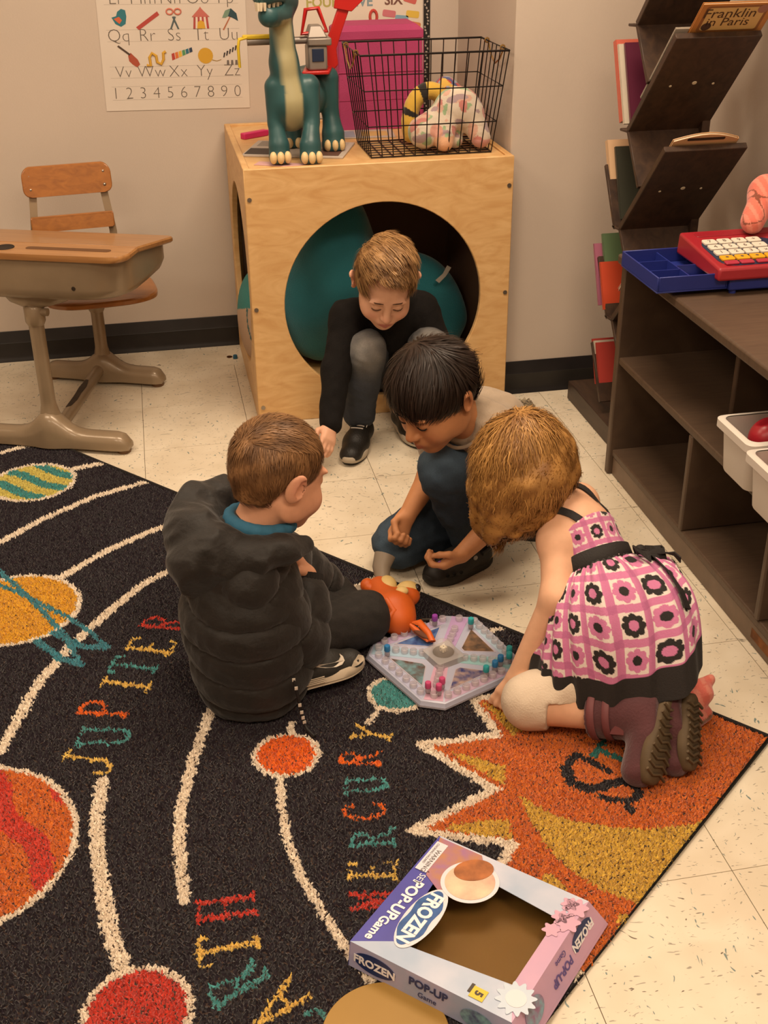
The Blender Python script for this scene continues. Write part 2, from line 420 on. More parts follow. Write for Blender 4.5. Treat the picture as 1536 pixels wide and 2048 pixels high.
# ================================================================== the rug: backing, binding and tufted motifs
RC = np.array((1.13, -1.84)); E1 = np.array((-0.6478, 0.7618)); E2 = np.array((-0.7618, -0.6478)); RL, RW = 2.25, 1.63
rug = empty('rug', 'black classroom rug tufted with planets, white orbits and an orange sun', 'rug', (0, 0, 0))
rc = lambda a, b, z: (*(RC + E1 * a + E2 * b), z)
m_back = mat('rug_backing', '#3a2a22', 0.95)
MB().hexa([rc(0, 0, .001), rc(0, RW, .001), rc(RL, RW, .001), rc(RL, 0, .001), rc(0, 0, .0045), rc(0, RW, .0045), rc(RL, RW, .0045), rc(RL, 0, .0045)]).build('backing', m_back, rug)
m_bind = mat('rug_binding', '#17110f', 0.9, bump=(300, .5))
MB().tube([rc(0, 0, .0058), rc(0, RW, .0058), rc(RL, RW, .0058), rc(RL, 0, .0058)], .0055, 8, closed=True).build('binding', m_bind, rug, smooth=60)

def seg_dist(P, path):
    d = np.full(len(P), 9.0)
    for a, b in zip(path[:-1], path[1:]):
        a = np.array(a); ab = np.array(b) - a; t = np.clip(((P - a) @ ab) / max(ab @ ab, 1e-9), 0, 1)
        d = np.minimum(d, np.hypot(*(P - a - t[:, None] * ab).T))
    return d
def inside(P, poly):
    r = np.zeros(len(P), bool); n = len(poly)
    for i in range(n):
        (x0, y0), (x1, y1) = poly[i], poly[(i + 1) % n]
        if y0 == y1: continue
        r ^= ((y0 > P[:, 1]) != (y1 > P[:, 1])) & (P[:, 0] < (x1 - x0) * (P[:, 1] - y0) / (y1 - y0) + x0)
    return r

GLYPH = {  # strokes in a unit box: x 0..0.7, y 0..1, (points, relative weight)
 'J': [([(.5, 1), (.5, .2), (.4, .03), (.2, .0), (.08, .1), (.08, .25)], 1), ([(.3, 1), (.7, 1)], .7)],
 'U': [([(.12, 1), (.12, .25), (.22, .05), (.38, 0), (.52, .06), (.6, .25), (.6, 1)], 1), ([(0, 1), (.28, 1)], .7), ([(.46, 1), (.72, 1)], .7)],
 'P': [([(.15, 1), (.15, 0)], 1.2), ([(.15, .97), (.45, .97), (.6, .85), (.6, .65), (.45, .52), (.15, .5)], .9), ([(0, 0), (.34, 0)], .7)],
 'I': [([(.35, 1), (.35, 0)], 1.3), ([(.15, 1), (.55, 1)], .7), ([(.15, 0), (.55, 0)], .7)],
 'T': [([(.35, 1), (.35, 0)], 1.2), ([(0, .85), (.02, 1), (.68, 1), (.7, .85)], .8), ([(.18, 0), (.52, 0)], .7)],
 'E': [([(.14, 1), (.14, 0)], 1.2), ([(.0, 1), (.6, 1), (.6, .82)], .8), ([(.14, .5), (.45, .5)], .8), ([(0, 0), (.62, 0), (.62, .2)], .8)],
 'R': [([(.14, 1), (.14, 0)], 1.2), ([(.14, .97), (.45, .97), (.58, .85), (.58, .68), (.45, .54), (.14, .52)], .9), ([(.34, .52), (.52, .1), (.7, .0)], 1), ([(0, 0), (.3, 0)], .7)],
 'M': [([(.1, 0), (.1, 1), (.35, .3), (.6, 1), (.6, 0)], 1.1)],
 'C': [([(.62, .78), (.5, .97), (.3, 1), (.1, .8), (.05, .5), (.1, .2), (.3, 0), (.5, .03), (.63, .2)], 1.1)],
 'Y': [([(.05, 1), (.35, .5), (.65, 1)], 1), ([(.35, .5), (.35, 0)], 1.2), ([(.18, 0), (.52, 0)], .7)],
 'A': [([(.05, 0), (.35, 1), (.65, 0)], 1.1), ([(.17, .35), (.53, .35)], .8)],
 'H': [([(.12, 1), (.12, 0)], 1.2), ([(.58, 1), (.58, 0)], 1.2), ([(.12, .5), (.58, .5)], .8), ([(0, 1), (.26, 1)], .6), ([(0, 0), (.26, 0)], .6), ([(.45, 1), (.7, 1)], .6), ([(.45, 0), (.7, 0)], .6)],
}
ORANGE, RED, YEL, TEAL, WHITE = '#d5631d', '#bf382a', '#d8b45c', '#4c908f', '#ded0bd'
SUNO, SUNY, BLK = '#c2672c', '#c6a042', '#231b22'
motifs = []   # (name, colour, test(P) -> bool)
motifs.append(('pile', BLK, lambda P: np.ones(len(P), bool)))
orbits = [([(-0.398, -0.252), (-0.355, -0.228), (-0.311, -0.214), (-.2, -.18)], .020), ([(-0.21, -0.401), (-0.114, -0.38), (-.05, -.36)], .024), ([(-.5, -.95), (-0.355, -0.773), (-0.263, -0.679), (-0.129, -0.574), (-0.001, -0.52)], .022),
 ([(-0.203, -0.974), (-0.092, -0.865), (0.014, -0.791), (.2, -.72)], .022), ([(-0.287, -1.584), (-0.267, -1.51), (-0.248, -1.443), (-0.225, -1.373), (-0.174, -1.27), (-0.133, -1.205), (-0.072, -1.118), (-0.014, -1.042), (0.056, -0.989), (.2, -.92)], .022),
 ([(-0.099, -1.712), (-0.108, -1.796), (-0.105, -1.888), (-0.094, -1.99), (-0.081, -2.075), (-0.06, -2.16)], .026), ([(0.11, -1.53), (0.063, -1.687), (0.036, -1.808), (0.03, -1.894), (0.031, -1.975), (0.032, -2.021)], .021),
 ([(0.216, -1.76), (0.209, -1.844), (0.21, -1.931), (0.223, -2.015), (0.245, -2.095), (0.272, -2.18), (0.296, -2.239)], .016), ([(0.256, -1.612), (0.245, -1.66)], .014), ([(0.407, -1.189), (0.56, -1.1)], .017), ([(0.652, -1.406), (0.749, -1.384)], .014), ([(0.4, -1.646), (0.43, -1.6)], .013)]
for path, w in orbits: motifs.append(('orbit_line', WHITE, lambda P, path=path, w=w: seg_dist(P, path) < w / 2))
disc = lambda c, r: (lambda P: np.hypot(P[:, 0] - c[0], P[:, 1] - c[1]) < r)
def planet(c, r, col, o=.012):
    motifs.append(('planet_outline', WHITE, disc(c, r))); motifs.append(('planet', col, disc(c, r - o)))
planet((-.296, -.456), .114, '#c3b45c')
def wav(c, r, ang, freq, ph, th, amp=.012):
    ca, sa = math.cos(ang), math.sin(ang)
    def t(P):
        q = P - np.array(c); u = q[:, 0] * ca + q[:, 1] * sa; v = -q[:, 0] * sa + q[:, 1] * ca
        return (np.hypot(q[:, 0], q[:, 1]) < r) & (np.sin((v + amp * np.sin(u * 34 + ph) + .2 * u * np.sin(ph)) * freq + ph) > th)
    return t
motifs.append(('planet_band', '#3f8784', wav((-.296, -.456), .101, -.62, 92, .6, .1, .006)))
planet((-.298, -1.09), .147, '#cf9a2e')
planet((-.347, -1.828), .211, '#c66a2a')
motifs.append(('planet_band', '#c24030', wav((-.347, -1.828), .197, -.95, 58, 1.4, .35, .01)))
planet((-.045, -2.222), .083, '#bd3b2c'); planet((.234, -1.705), .064, ORANGE, .010); planet((.473, -1.565), .061, TEAL, .011)
ring = [[(-.36, -.89), (-.342, -.923), (-.3, -.994), (-.256, -1.074), (-.182, -1.222), (-.147, -1.336)], [(-.36, -.96), (-.338, -.98), (-.298, -1.018), (-.257, -1.062), (-.172, -1.159), (-.133, -1.216), (-.095, -1.284)], [(-.241, -1.23), (-.189, -1.307), (-.147, -1.336)], [(-.208, -1.206), (-.146, -1.271), (-.095, -1.284)]]
motifs.append(('planet_ring', '#3f7f8c', lambda P: np.minimum.reduce([seg_dist(P, r) - q for r, q in zip(ring, (.0, .0, .003, .003))]) < .006))
# the sun fills the corner of the rug
SUN = [(0.933, -1.607), (0.793, -1.615), (0.613, -1.612), (0.633, -1.729), (0.484, -1.727), (0.585, -1.873), (0.42, -1.945), (0.578, -2.009), (0.548, -2.05), (0.415, -2.168), (0.589, -2.224), (0.600, -2.335)]
motifs.append(('sun', SUNO, lambda P: inside(P, SUN + [(.62, -2.36), (1.2, -1.84), (1.02, -1.6)])))
motifs.append(('sun_outline', WHITE, lambda P: seg_dist(P, SUN) < .0095))
for poly in ([(0.625, -1.896), (0.642, -1.925), (0.67, -1.958), (0.709, -1.984), (0.761, -2.007), (0.819, -2.022), (0.875, -2.024), (0.938, -2.02), (0.755, -2.19), (0.721, -2.165), (0.691, -2.138), (0.664, -2.101), (0.641, -2.059), (0.63, -2.017), (0.624, -1.97), (0.622, -1.927)],
             [(0.63, -1.62), (0.665, -1.669), (0.688, -1.719), (0.659, -1.738), (0.647, -1.696)], [(0.531, -1.758), (0.58, -1.787), (0.621, -1.818), (0.606, -1.867), (0.571, -1.82)], [(0.469, -1.949), (0.525, -1.945), (0.591, -1.951), (0.581, -1.999), (0.529, -1.976)],
             [(0.575, -2.12), (0.615, -2.078), (0.632, -2.111), (0.635, -2.127)], [(0.699, -2.191), (0.733, -2.195), (0.665, -2.26), (0.65, -2.27)]):
    motifs.append(('sun_ray', SUNY, lambda P, poly=poly: inside(P, poly)))
Sp = [(0.798, -1.868), (0.779, -1.837), (0.757, -1.815), (0.726, -1.846), (0.725, -1.882), (0.744, -1.905), (0.776, -1.907), (0.816, -1.898), (0.833, -1.917), (0.828, -1.945), (0.8, -1.951), (0.763, -1.931)]
motifs.append(('letter', '#201a1e', lambda P: np.minimum(seg_dist(P, Sp), np.minimum(seg_dist(P, [(.8, -1.951), (.804, -1.974)]), seg_dist(P, Sp[3:8]) - .003)) < .008))
motifs.append(('letter', '#2f6f68', lambda P: np.minimum(seg_dist(P, [(.87, -1.885), (.85, -1.862), (.827, -1.833), (.803, -1.811)]), seg_dist(P, [(.821, -1.787), (.791, -1.822)])) < .006))
words = [([('J', -.127, -1.654, YEL), ('U', -.096, -1.582, TEAL), ('P', -.098, -1.495, ORANGE), ('I', -.056, -1.424, YEL), ('T', -.04, -1.365, TEAL), ('E', -.002, -1.297, YEL), ('R', .028, -1.217, RED)], .095, .0085),
         ([('E', .179, -2.304, TEAL), ('A', .155, -2.253, YEL), ('R', .1, -2.201, TEAL), ('T', .093, -2.132, YEL), ('H', .096, -2.052, RED)], .088, .0085),
         ([('M', .325, -2.085, RED), ('E', .337, -2.02, YEL), ('R', .35, -1.949, TEAL), ('C', .348, -1.881, ORANGE), ('U', .365, -1.817, TEAL), ('R', .365, -1.743, ORANGE), ('Y', .4, -1.679, YEL)], .072, .007)]
for word, size, w in words:
    for i, (ch, x, y, col) in enumerate(word):
        a = np.array(word[max(i - 1, 0)][1:3]); b = np.array(word[min(i + 1, len(word) - 1)][1:3]); d = (b - a) / np.hypot(*(b - a)); up = np.array((-d[1], d[0]))
        S = [([tuple(np.array((x, y)) + d * ((px - .35) * size * .82) + up * ((py - .5) * size)) for px, py in pts], wt) for pts, wt in GLYPH[ch]]
        motifs.append(('letter', col, lambda P, S=S, w=w: np.minimum.reduce([seg_dist(P, q) / wt for q, wt in S]) < w / 2))

sp = 0.0043
ga, gb = np.meshgrid(np.arange(.003, RL - .002, sp), np.arange(.003, RW - .002, sp), indexing='ij')
ab = np.stack([ga.ravel(), gb.ravel()], -1) + RNG.uniform(-.45, .45, (ga.size, 2)) * sp
PW = RC + ab[:, :1] * E1 + ab[:, 1:] * E2
owner = np.zeros(len(PW), int)
jit = PW + RNG.normal(0, .0016, PW.shape)
for i, (_, _, fn) in enumerate(motifs):
    if i: owner[fn(jit)] = i
def pile_mat(col):
    nm = 'pile_' + col.lstrip('#')
    if nm in MATS: return MATS[nm]
    m = mat(nm, col, 0.95, spec=0.15, var=(420, .30), sheen=0.25); return m
for i, (nm, col, _) in enumerate(motifs):
    Q = PW[owner == i]
    if len(Q) == 0: continue
    n = len(Q); a0 = RNG.uniform(0, 6.28, n); r = RNG.uniform(.0036, .0047, n); hgt = RNG.uniform(.0092, .0110, n)
    ring3 = [np.stack([Q[:, 0] + r * np.cos(a0 + k * 2.0944), Q[:, 1] + r * np.sin(a0 + k * 2.0944), np.full(n, .0042)], -1) for k in range(3)]
    top = np.stack([Q[:, 0] + RNG.normal(0, .0018, n), Q[:, 1] + RNG.normal(0, .0018, n), hgt], -1)
    V = np.stack(ring3 + [top], 1).reshape(-1, 3); b = (np.arange(n) * 4)[:, None]
    Tt = np.concatenate([b + np.array([[0, 1, 3]]), b + np.array([[1, 2, 3]]), b + np.array([[2, 0, 3]])])
    o = add(nm, np_mesh(nm, V, None, Tt, smooth=False), pile_mat(col), rug)
    if nm == 'pile': o['kind'] = 'stuff'
RUGZ = 0.0105
# ================================================================== play cube
m_birch = wood('birch_plywood', '#c79a63', '#d9b27c', (3, 3, 9), 0.42, 2.5, 2.2)
m_edge = wood('plywood_edge', '#b98c55', '#c99d66', (60, 60, 4), 0.5, 0.2, 3)
m_screw = mat('screw_steel', '#9a9084', 0.3, 0.9)
m_dark_in = mat('cube_inside_carpet', '#6b5242', 0.95, bump=(200, .4))
cx0, cx1, cy0, cy1, cz = 0.339, 1.092, -0.19, 0.478, 0.741
cube = empty('play_cube', 'birch plywood play cube with large round crawl holes', 'play cube', ((cx0 + cx1) / 2, (cy0 + cy1) / 2, 0))
cinv = Matrix.Translation((-(cx0 + cx1) / 2, -(cy0 + cy1) / 2, 0))

def holed_panel(name, w, h, hc, hr, th, M, m, parent, n=72):
    """board w x h in local xy (origin lower left), round hole, thickness along local z"""
    hx, hy = hc; ring = [(hx + hr * math.cos(2 * math.pi * k / n), hy + hr * math.sin(2 * math.pi * k / n)) for k in range(n)]
    out = []
    for k in range(n):
        a = 2 * math.pi * k / n; c, s_ = math.cos(a), math.sin(a)
        t = min(((w - hx) / c) if c > 1e-6 else 9, (-hx / c) if c < -1e-6 else 9, ((h - hy) / s_) if s_ > 1e-6 else 9, (-hy / s_) if s_ < -1e-6 else 9)
        out.append((hx + t * c, hy + t * s_))
    for cxy in ((0, 0), (w, 0), (w, h), (0, h)):   # snap the nearest ray to each corner
        j = min(range(n), key=lambda i: (out[i][0] - cxy[0]) ** 2 + (out[i][1] - cxy[1]) ** 2); out[j] = cxy
    b = MB(); v = [M @ Vector((x, y, z)) for z in (0, th) for L in (out, ring) for x, y in L]
    f = []
    for k in range(n):
        k2 = (k + 1) % n
        f += [(k, k2, n + k2, n + k)[::-1], (2 * n + k, 2 * n + k2, 3 * n + k2, 3 * n + k), (k, k2, 2 * n + k2, 2 * n + k), (n + k, n + k2, 3 * n + k2, 3 * n + k)[::-1]]
    b._add(v, f)
    return b.build(name, m, parent, bevel=0.002, seg=1)
th = .018
W, D = cx1 - cx0, cy1 - cy0
holed_panel('front_panel', W, cz, (.380, .347), .287, th, cinv @ basis((cx0, cy0 + th, 0), (1, 0, 0), (0, 0, 1)), m_birch, cube)
holed_panel('side_panel', D - 2 * th, cz, ((D - 2 * th) / 2, .36), .27, th, cinv @ basis((cx0, cy1 - th, 0), (0, -1, 0), (0, 0, 1)) @ Matrix.Translation((0, 0, -th)), m_birch, cube)
MB().box((W / 2 - th, -D / 2 + th, 0), (W / 2, D / 2 - th, cz)).build('side_panel', m_edge, cube, bevel=.002, seg=1)
MB().box((-W / 2, D / 2 - th, 0), (W / 2, D / 2, cz)).build('back_panel', m_birch, cube, bevel=.002, seg=1)
MB().box((-W / 2 + th, -D / 2 + th, cz - .024), (W / 2 - th, D / 2 - th, cz - .006)).build('top_panel', m_birch, cube)
MB().box((-W / 2 + th, -D / 2 + th, .02), (W / 2 - th, D / 2 - th, .038)).build('bottom_panel', m_birch, cube)
for x, z in ((.012, .66), (.012, .35), (.014, .05), (W - .012, .66), (W - .012, .35)):
    MB().cyl((-W / 2 + x, -D / 2 - .0022, z), (-W / 2 + x, -D / 2 + .002, z), .0062, n=14).build('screw', m_screw, cube, smooth=40)
# dark lining inside the back of the cube
MB().box((-W / 2 + .03, D / 2 - th - .012, .04), (W / 2 - .03, D / 2 - th - .001, cz - .026)).build('back_lining', m_dark_in, cube)
MB().box((W / 2 - th - .012, -D / 2 + th + .01, .04), (W / 2 - th - .001, D / 2 - th - .014, cz - .026)).build('side_lining', m_dark_in, cube)
CTOP = cz - .006

# ================================================================== old school desk with swivel seat
m_dwood = wood('desk_oak', '#8f6238', '#a97a48', (2, 26, 26), 0.34, 1.2, 2.0, coat=.25)
m_dwood2 = wood('chair_oak', '#8a5526', '#a4682f', (3, 26, 26), 0.32, 1.2, 2.0, coat=.3)
m_taupe = mat('taupe_enamel', '#8d7a62', 0.34, 0.15, var=(9, .10), bump=(40, .06), coat=.2)
m_worn = mat('worn_bare_steel', '#3e3227', 0.5, 0.5, var=(30, .4))
m_rust = mat('rust_scuff', '#6d4a2a', 0.7, var=(30, .3))
desk = empty('school_desk', 'old oak and taupe enamel school desk with attached swivel chair', 'desk', (-0.25, -0.22, 0), math.radians(-20.9))
# local frame: +x right, +y towards the seat, origin at the front column
def ellring(cx, cy, z, rx, ry, n=40, p=2.0):
    out = []
    for k in range(n):
        a = 2 * math.pi * k / n; c, s_ = math.cos(a), math.sin(a)
        out.append(Vector((cx + rx * math.copysign(abs(c) ** (2 / p), c), cy + ry * math.copysign(abs(s_) ** (2 / p), s_), z)))
    return out
ztop = lambda y: .577 - .05 * max(0, (y - .05)) / .29
def zr(ring, dz): return [Vector((v.x, v.y, ztop(v.y) + dz)) for v in ring]
# metal box, rounded underneath
MB().loft([ellring(0, .10, .446, .12, .09, p=2.4), ellring(0, .12, .449, .215, .14, p=3.2), ellring(0, .132, .453, .262, .174, p=4.2), ellring(0, .138, .464, .282, .187, p=5), ellring(0, .14, .482, .287, .19, p=6), zr(ellring(0, .14, .55, .287, .19, p=6), -.018), zr(ellring(0, .14, .55, .287, .19, p=6), -.0165)]).build('book_box', m_taupe, desk, smooth=50)
# top: fixed pencil strip in front and lifting lid behind, each with a rounded edge
def slab(name, x0, x1, y0, y1, rr, mt):
    poly = rrect(x0, y0, x1, y1, rr, 6); rings = []
    for dz, ins in ((-.017, .004), (-.013, 0), (-.004, 0), (0, .004)):
        cxm, cym = (x0 + x1) / 2, (y0 + y1) / 2
        rings.append([Vector((x + (ins if x < cxm else -ins), y + (ins if y < cym else -ins), ztop(y) + dz)) for x, y in poly])
    return MB().loft(rings).build(name, mt, desk, smooth=40)
def top_outline(yj0, yj1, front):
    """front strip has rounded outer corners, straight joint to the lid"""
    X = .297; out = []
    if front:
        r = .05
        for a0, c in ((180, (-X + r, yj0 + r)), (270, (X - r, yj0 + r))):
            for k in range(8): a = math.radians(a0 + 90 * k / 7); out.append((c[0] + r * math.cos(a), c[1] + r * math.sin(a)))
        out += [(X, yj1), (-X, yj1)]
    else:
        r = .03; out = [(-X, yj0), (X, yj0)]
        for a0, c in ((0, (X - r, yj1 - r)), (90, (-X + r, yj1 - r))):
            for k in range(6): a = math.radians(a0 + 90 * k / 5); out.append((c[0] + r * math.cos(a), c[1] + r * math.sin(a)))
    return out
def slab2(name, poly, inset=.004):
    c = (sum(p[0] for p in poly) / len(poly), sum(p[1] for p in poly) / len(poly)); rings = []
    for dz, q in ((-.0165, .985), (-.012, 1.0), (-.004, 1.0), (0, .988)):
        rings.append([Vector((c[0] + (x - c[0]) * q, c[1] + (y - c[1]) * q, ztop(y) + dz)) for x, y in poly])
    return MB().loft(rings).build(name, m_dwood, desk, smooth=40)
slab2('pencil_strip', top_outline(-.058, .044, True)); slab2('lid', top_outline(.047, .338, False))
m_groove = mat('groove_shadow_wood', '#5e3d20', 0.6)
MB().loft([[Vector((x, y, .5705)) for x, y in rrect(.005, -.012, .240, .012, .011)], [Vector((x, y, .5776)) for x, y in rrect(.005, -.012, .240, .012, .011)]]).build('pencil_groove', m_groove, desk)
MB().lathe([(.0, .5775), (.021, .5775), (.024, .579), (.025, .577)], (-.052, -.005, 0), 24).build('inkwell_hole', mat('inkwell_dark', '#21160d', .7), desk, smooth=40)
# underside bowl, clamp, column
MB().loft([ellring(0, .03, .415, .045, .045), ellring(0, .04, .425, .085, .06), ellring(0, .06, .448, .115, .085), ellring(0, .09, .47, .13, .10)]).build('support_bowl', m_taupe, desk, smooth=60)
def column(x, y, z0, z1, r, clamp):
    MB().lathe([(r * 1.55, z0 - .03), (r * 1.22, z0), (r * 1.05, z0 + .015), (r, z0 + .03), (r, z1)], (x, y, 0), 24).build('column', m_taupe, desk, smooth=60)
    MB().lathe([(r * 1.08, clamp - .05), (r * 1.32, clamp - .04), (r * 1.34, clamp), (r * 1.1, clamp + .006)], (x, y, 0), 24).build('clamp_collar', m_taupe, desk, smooth=40)
    MB().cyl((x + r * .9, y - .004, clamp - .012), (x + r * 2.0, y - .004, clamp - .012), .011, n=12).build('clamp_bolt', m_taupe, desk, smooth=40)
column(0, 0, .115, .425, .0205, .415)
RX, RY = (-.112 + .25) * .934 + (.25 + .22) * -.357, (-.112 + .25) * .357 + (.25 + .22) * .934
column(RX, RY, .10, .315, .0195, .285)
def spread_foot(cx, cy, half, hump, rot=0.0, w=.03, dip=0.0):
    """long foot bar with a hump under the column; ends rounded, rubber pads"""
    rings = []; N = 24; M = Matrix.Translation((cx, cy, 0)) @ Matrix.Rotation(rot, 4, 'Z')
    for i in range(N + 1):
        t = -1 + 2 * i / N; x = t * half; e = max(0, (abs(t) - .86) / .14)
        top = (.058 + (hump - .058) * math.exp(-(x / .05) ** 2)) * (1 - .45 * e * e); ww = (w + .012 * math.exp(-(x / .045) ** 2)) * (1 - .35 * e * e); bot = .013 + dip * (1 - t * t)
        rings.append([M @ Vector((x, y_ * ww, bot + z_ * (top - bot))) for y_, z_ in ((-1, 0), (1, 0), (1, .45), (.85, .8), (.5, .96), (0, 1), (-.5, .96), (-.85, .8), (-1, .45))])
    MB().loft(rings).build('foot', m_taupe, desk, smooth=50)
    for s_ in (-1, 1):
        p = M @ Vector((s_ * (half - .022), 0, 0)); MB().cyl((p.x, p.y, 0.0), (p.x, p.y, .014), .019, .021, n=18).build('foot_pad', mat('pad_brown', '#6b4c30', .6), desk, smooth=40)
spread_foot(0, -.005, .232, .118)
spread_foot(RX, RY, .20, .105, math.radians(-2))
d0, d1 = Vector((.012, .03, .052)), Vector((RX - .005, RY - .035, .05))
MB().tube([d0, d1], .0185, 14).build('floor_brace', m_taupe, desk, smooth=50)
sd = (d1 - d0).normalized(); MB().prism([(-.009, -.11), (.004, -.10), (.010, -.05), (.008, .0), (.011, .05), (.004, .10), (-.006, .105), (-.010, .04), (-.007, -.03)], 0, .0015).build('worn_patch', m_worn, desk, matrix=basis(d0 + (d1 - d0) * .47 + Vector((0, 0, .0175)), Vector((sd.y, -sd.x, 0)), sd))
# seat and back, swivelled a little (local frame of the chair placed inside the desk frame)
SW = Matrix.Translation((RX, RY, 0)) @ Matrix.Rotation(math.radians(28), 4, 'Z')
seat = []
for z, q in ((.318, .94), (.322, 1.0), (.332, 1.0), (.337, .97)):
    seat.append([SW @ Vector((v.x, v.y, z + .010 * ((v.y + .1) / .17) ** 2)) for v in ellring(.01, -.10, 0, .168 * q, .165 * q, 40, 3)])
MB().loft(seat).build('seat', m_dwood2, desk, smooth=40)
MB().lathe([(.03, .295), (.085, .306), (.09, .316)], (RX, RY - .02, 0), 24).build('seat_plate', m_taupe, desk, smooth=40)
def slat(name, z0, z1, w, yb, rr, topcurve=0.0):
    poly = rrect(-w, z0, w, z1, rr, 5); fr, bk = [], []
    for x, z in poly:
        zz = z + (topcurve * (1 - (x / w) ** 2) if z > (z0 + z1) / 2 else 0); y = yb + (zz - .5) * .22 + .022 * (1 - (x / w) ** 2)
        fr.append(SW @ Vector((x, y - .006, zz))); bk.append(SW @ Vector((x, y + .006, zz)))
    MB().loft([fr, bk]).build(name, m_dwood2, desk, bevel=.003)
BX = -.035
SW = SW @ Matrix.Translation((BX, 0, 0))
slat('backrest_slat', .594, .676, .130, .0, .024, .012); slat('backrest_slat', .496, .540, .122, .0, .006)
for s_ in (-1, 1):
    pts = [SW @ Vector((s_ * .075, -.03, .315)), SW @ Vector((s_ * .112, .006, .36)), SW @ Vector((s_ * .116, .012, .48)), SW @ Vector((s_ * .104, .038, .60)), SW @ Vector((s_ * .100, .052, .665))]
    b = MB(); X_ = SW.to_3x3() @ Vector((1, 0, 0)); Y_ = SW.to_3x3() @ Vector((0, 1, 0))
    b.loft([[p + X_ * a * .011 + Y_ * c * .003 for a, c in ((-1, -1), (1, -1), (1, 1), (-1, 1))] for p in pts]); b.build('back_post', m_taupe, desk, smooth=50)
    for x, z in ((.108, .655), (.108, .617), (.106, .517)):
        y = (z - .5) * .22 + .022 * (1 - (x / .128) ** 2); p = SW @ Vector((s_ * x, y - .0075, z)); n_ = SW.to_3x3() @ Vector((0, -1, .2)).normalized()
        MB().lathe([(.0001, .0035), (.003, .003), (.0052, .001), (.0055, -.001)], p, 14, axis=n_).build('rivet', m_screw, desk, smooth=60)
MB().lathe([(.0, .0), (.006, .0), (.0055, .001), (0, .0012)], (.145, -.0493, .487), 12, axis=(0, -1, 0)).build('chipped_paint', m_worn, desk)

# ================================================================== low shelf unit along the right wall
m_lam = wood('grey_brown_laminate', '#4b3a2e', '#584637', (4, 40, 4), 0.45, 1.0, 3)
m_lam_edge = mat('laminate_edge', '#6a5646', 0.4, var=(20, .12))
shelf = empty('low_shelf', 'long low brown laminate shelf unit with open cubbies by the wall', 'shelf', (1.225, -0.70, 0))
def sbox(name, lo, hi, m=m_lam, bevel=.004): return MB().box(lo, hi).build(name, m, shelf, bevel=bevel)
DX, LY = .42, -1.75
sbox('end_panel', (0, -.024, 0), (DX, 0, .576)); sbox('top_board', (-.012, LY, .576), (DX, .004, .601), bevel=.006)
sbox('middle_board', (.004, LY, .317), (DX, -.024, .336)); sbox('bottom_board', (.008, LY, .055), (DX, -.024, .074)); sbox('kick_board', (.012, LY, .0), (.03, -.024, .055), m_lam_edge)
for y in (-.462, -.85, -1.25): sbox('divider', (.004, y - .018, .074), (DX, y, .317))
for y in (-.42, -1.0): sbox('divider', (.115, y - .018, .336), (DX, y, .576))
sbox('end_panel', (0, LY - .024, 0), (DX, LY, .576)); sbox('back_board', (DX - .008, LY, .03), (DX - .001, -.024, .576), bevel=0)
MB().box((.0112, -.95, .018), (.0119, -.84, .04)).build('scuff', mat('scuff_orange', '#7a4a24', .8, var=(40, .4)), shelf)

# ================================================================== tree-shaped bookcase
m_wal = wood('dark_walnut_laminate', '#2e2019', '#443124', (22, 4, 22), 0.42, 1.0, 2.0)
m_cap = mat('screw_cap_cream', '#cfc3a8', 0.5)
case = empty('zigzag_bookcase', 'tall dark walnut zigzag bookcase with slanted book pockets', 'bookcase', (1.395, -0.50, 0))
def plank(name, a, b, x0, x1, t, off=0):
    """board between profile points a, b (y, z), spanning x0..x1"""
    a = Vector((0, a[0], a[1])); b = Vector((0, b[0], b[1])); d = (b - a).normalized(); n = Vector((0, -d.z, d.y)) * (t / 2)
    p = [a - n, b - n, b + n, a + n]
    return MB().hexa([Vector((x0, q.y, q.z)) for q in p] + [Vector((x1, q.y, q.z)) for q in p]).build(name, m_wal, case, bevel=.0015, seg=1)
X0, X1 = -.105, .105
nodes = [.107 + .25 * k for k in range(0, 7)]
for z in nodes:
    if z > .2:
        q_ = 1.0 if z > .4 else .76
        plank('front_panel', (.0, z), (-.238 * q_, z + .25 * q_), X0, X1, .016)
        for x, q in ((-.058, .52), (.0, .545), (.05, .53)):
            yy, zz = -.238 * q, z + .25 * q
            MB().lathe([(.0001, .0012), (.0055 if x == 0 else .003, .001), (.006 if x == 0 else .0035, 0)], (x, yy - .0062, zz - .0062), 14, axis=(0, -.72, -.69)).build('screw_cap', m_cap, case)
    if z < .7: plank('back_panel', (.035, z - .01), (.135, z + .135), X0, X1, .012)
    if z < 1.6: plank('spine_board', (-.098, z + .128), (.0, z + .25), X0, X1, .012); plank('back_ledge', (-.002, z + .247), (.050, z + .243), X0, X1, .007)
MB().box((X1 - .022, -.03, .06), (X1, .03, 1.9)).build('upright', m_wal, case, bevel=.002)
MB().box((-.105, -.19, 0), (.16, .30, .058)).build('base', m_wal, case, bevel=.003)
MB().box((-.03, -.05, .058), (.07, .05, .13)).build('stem', m_wal, case, bevel=.002)
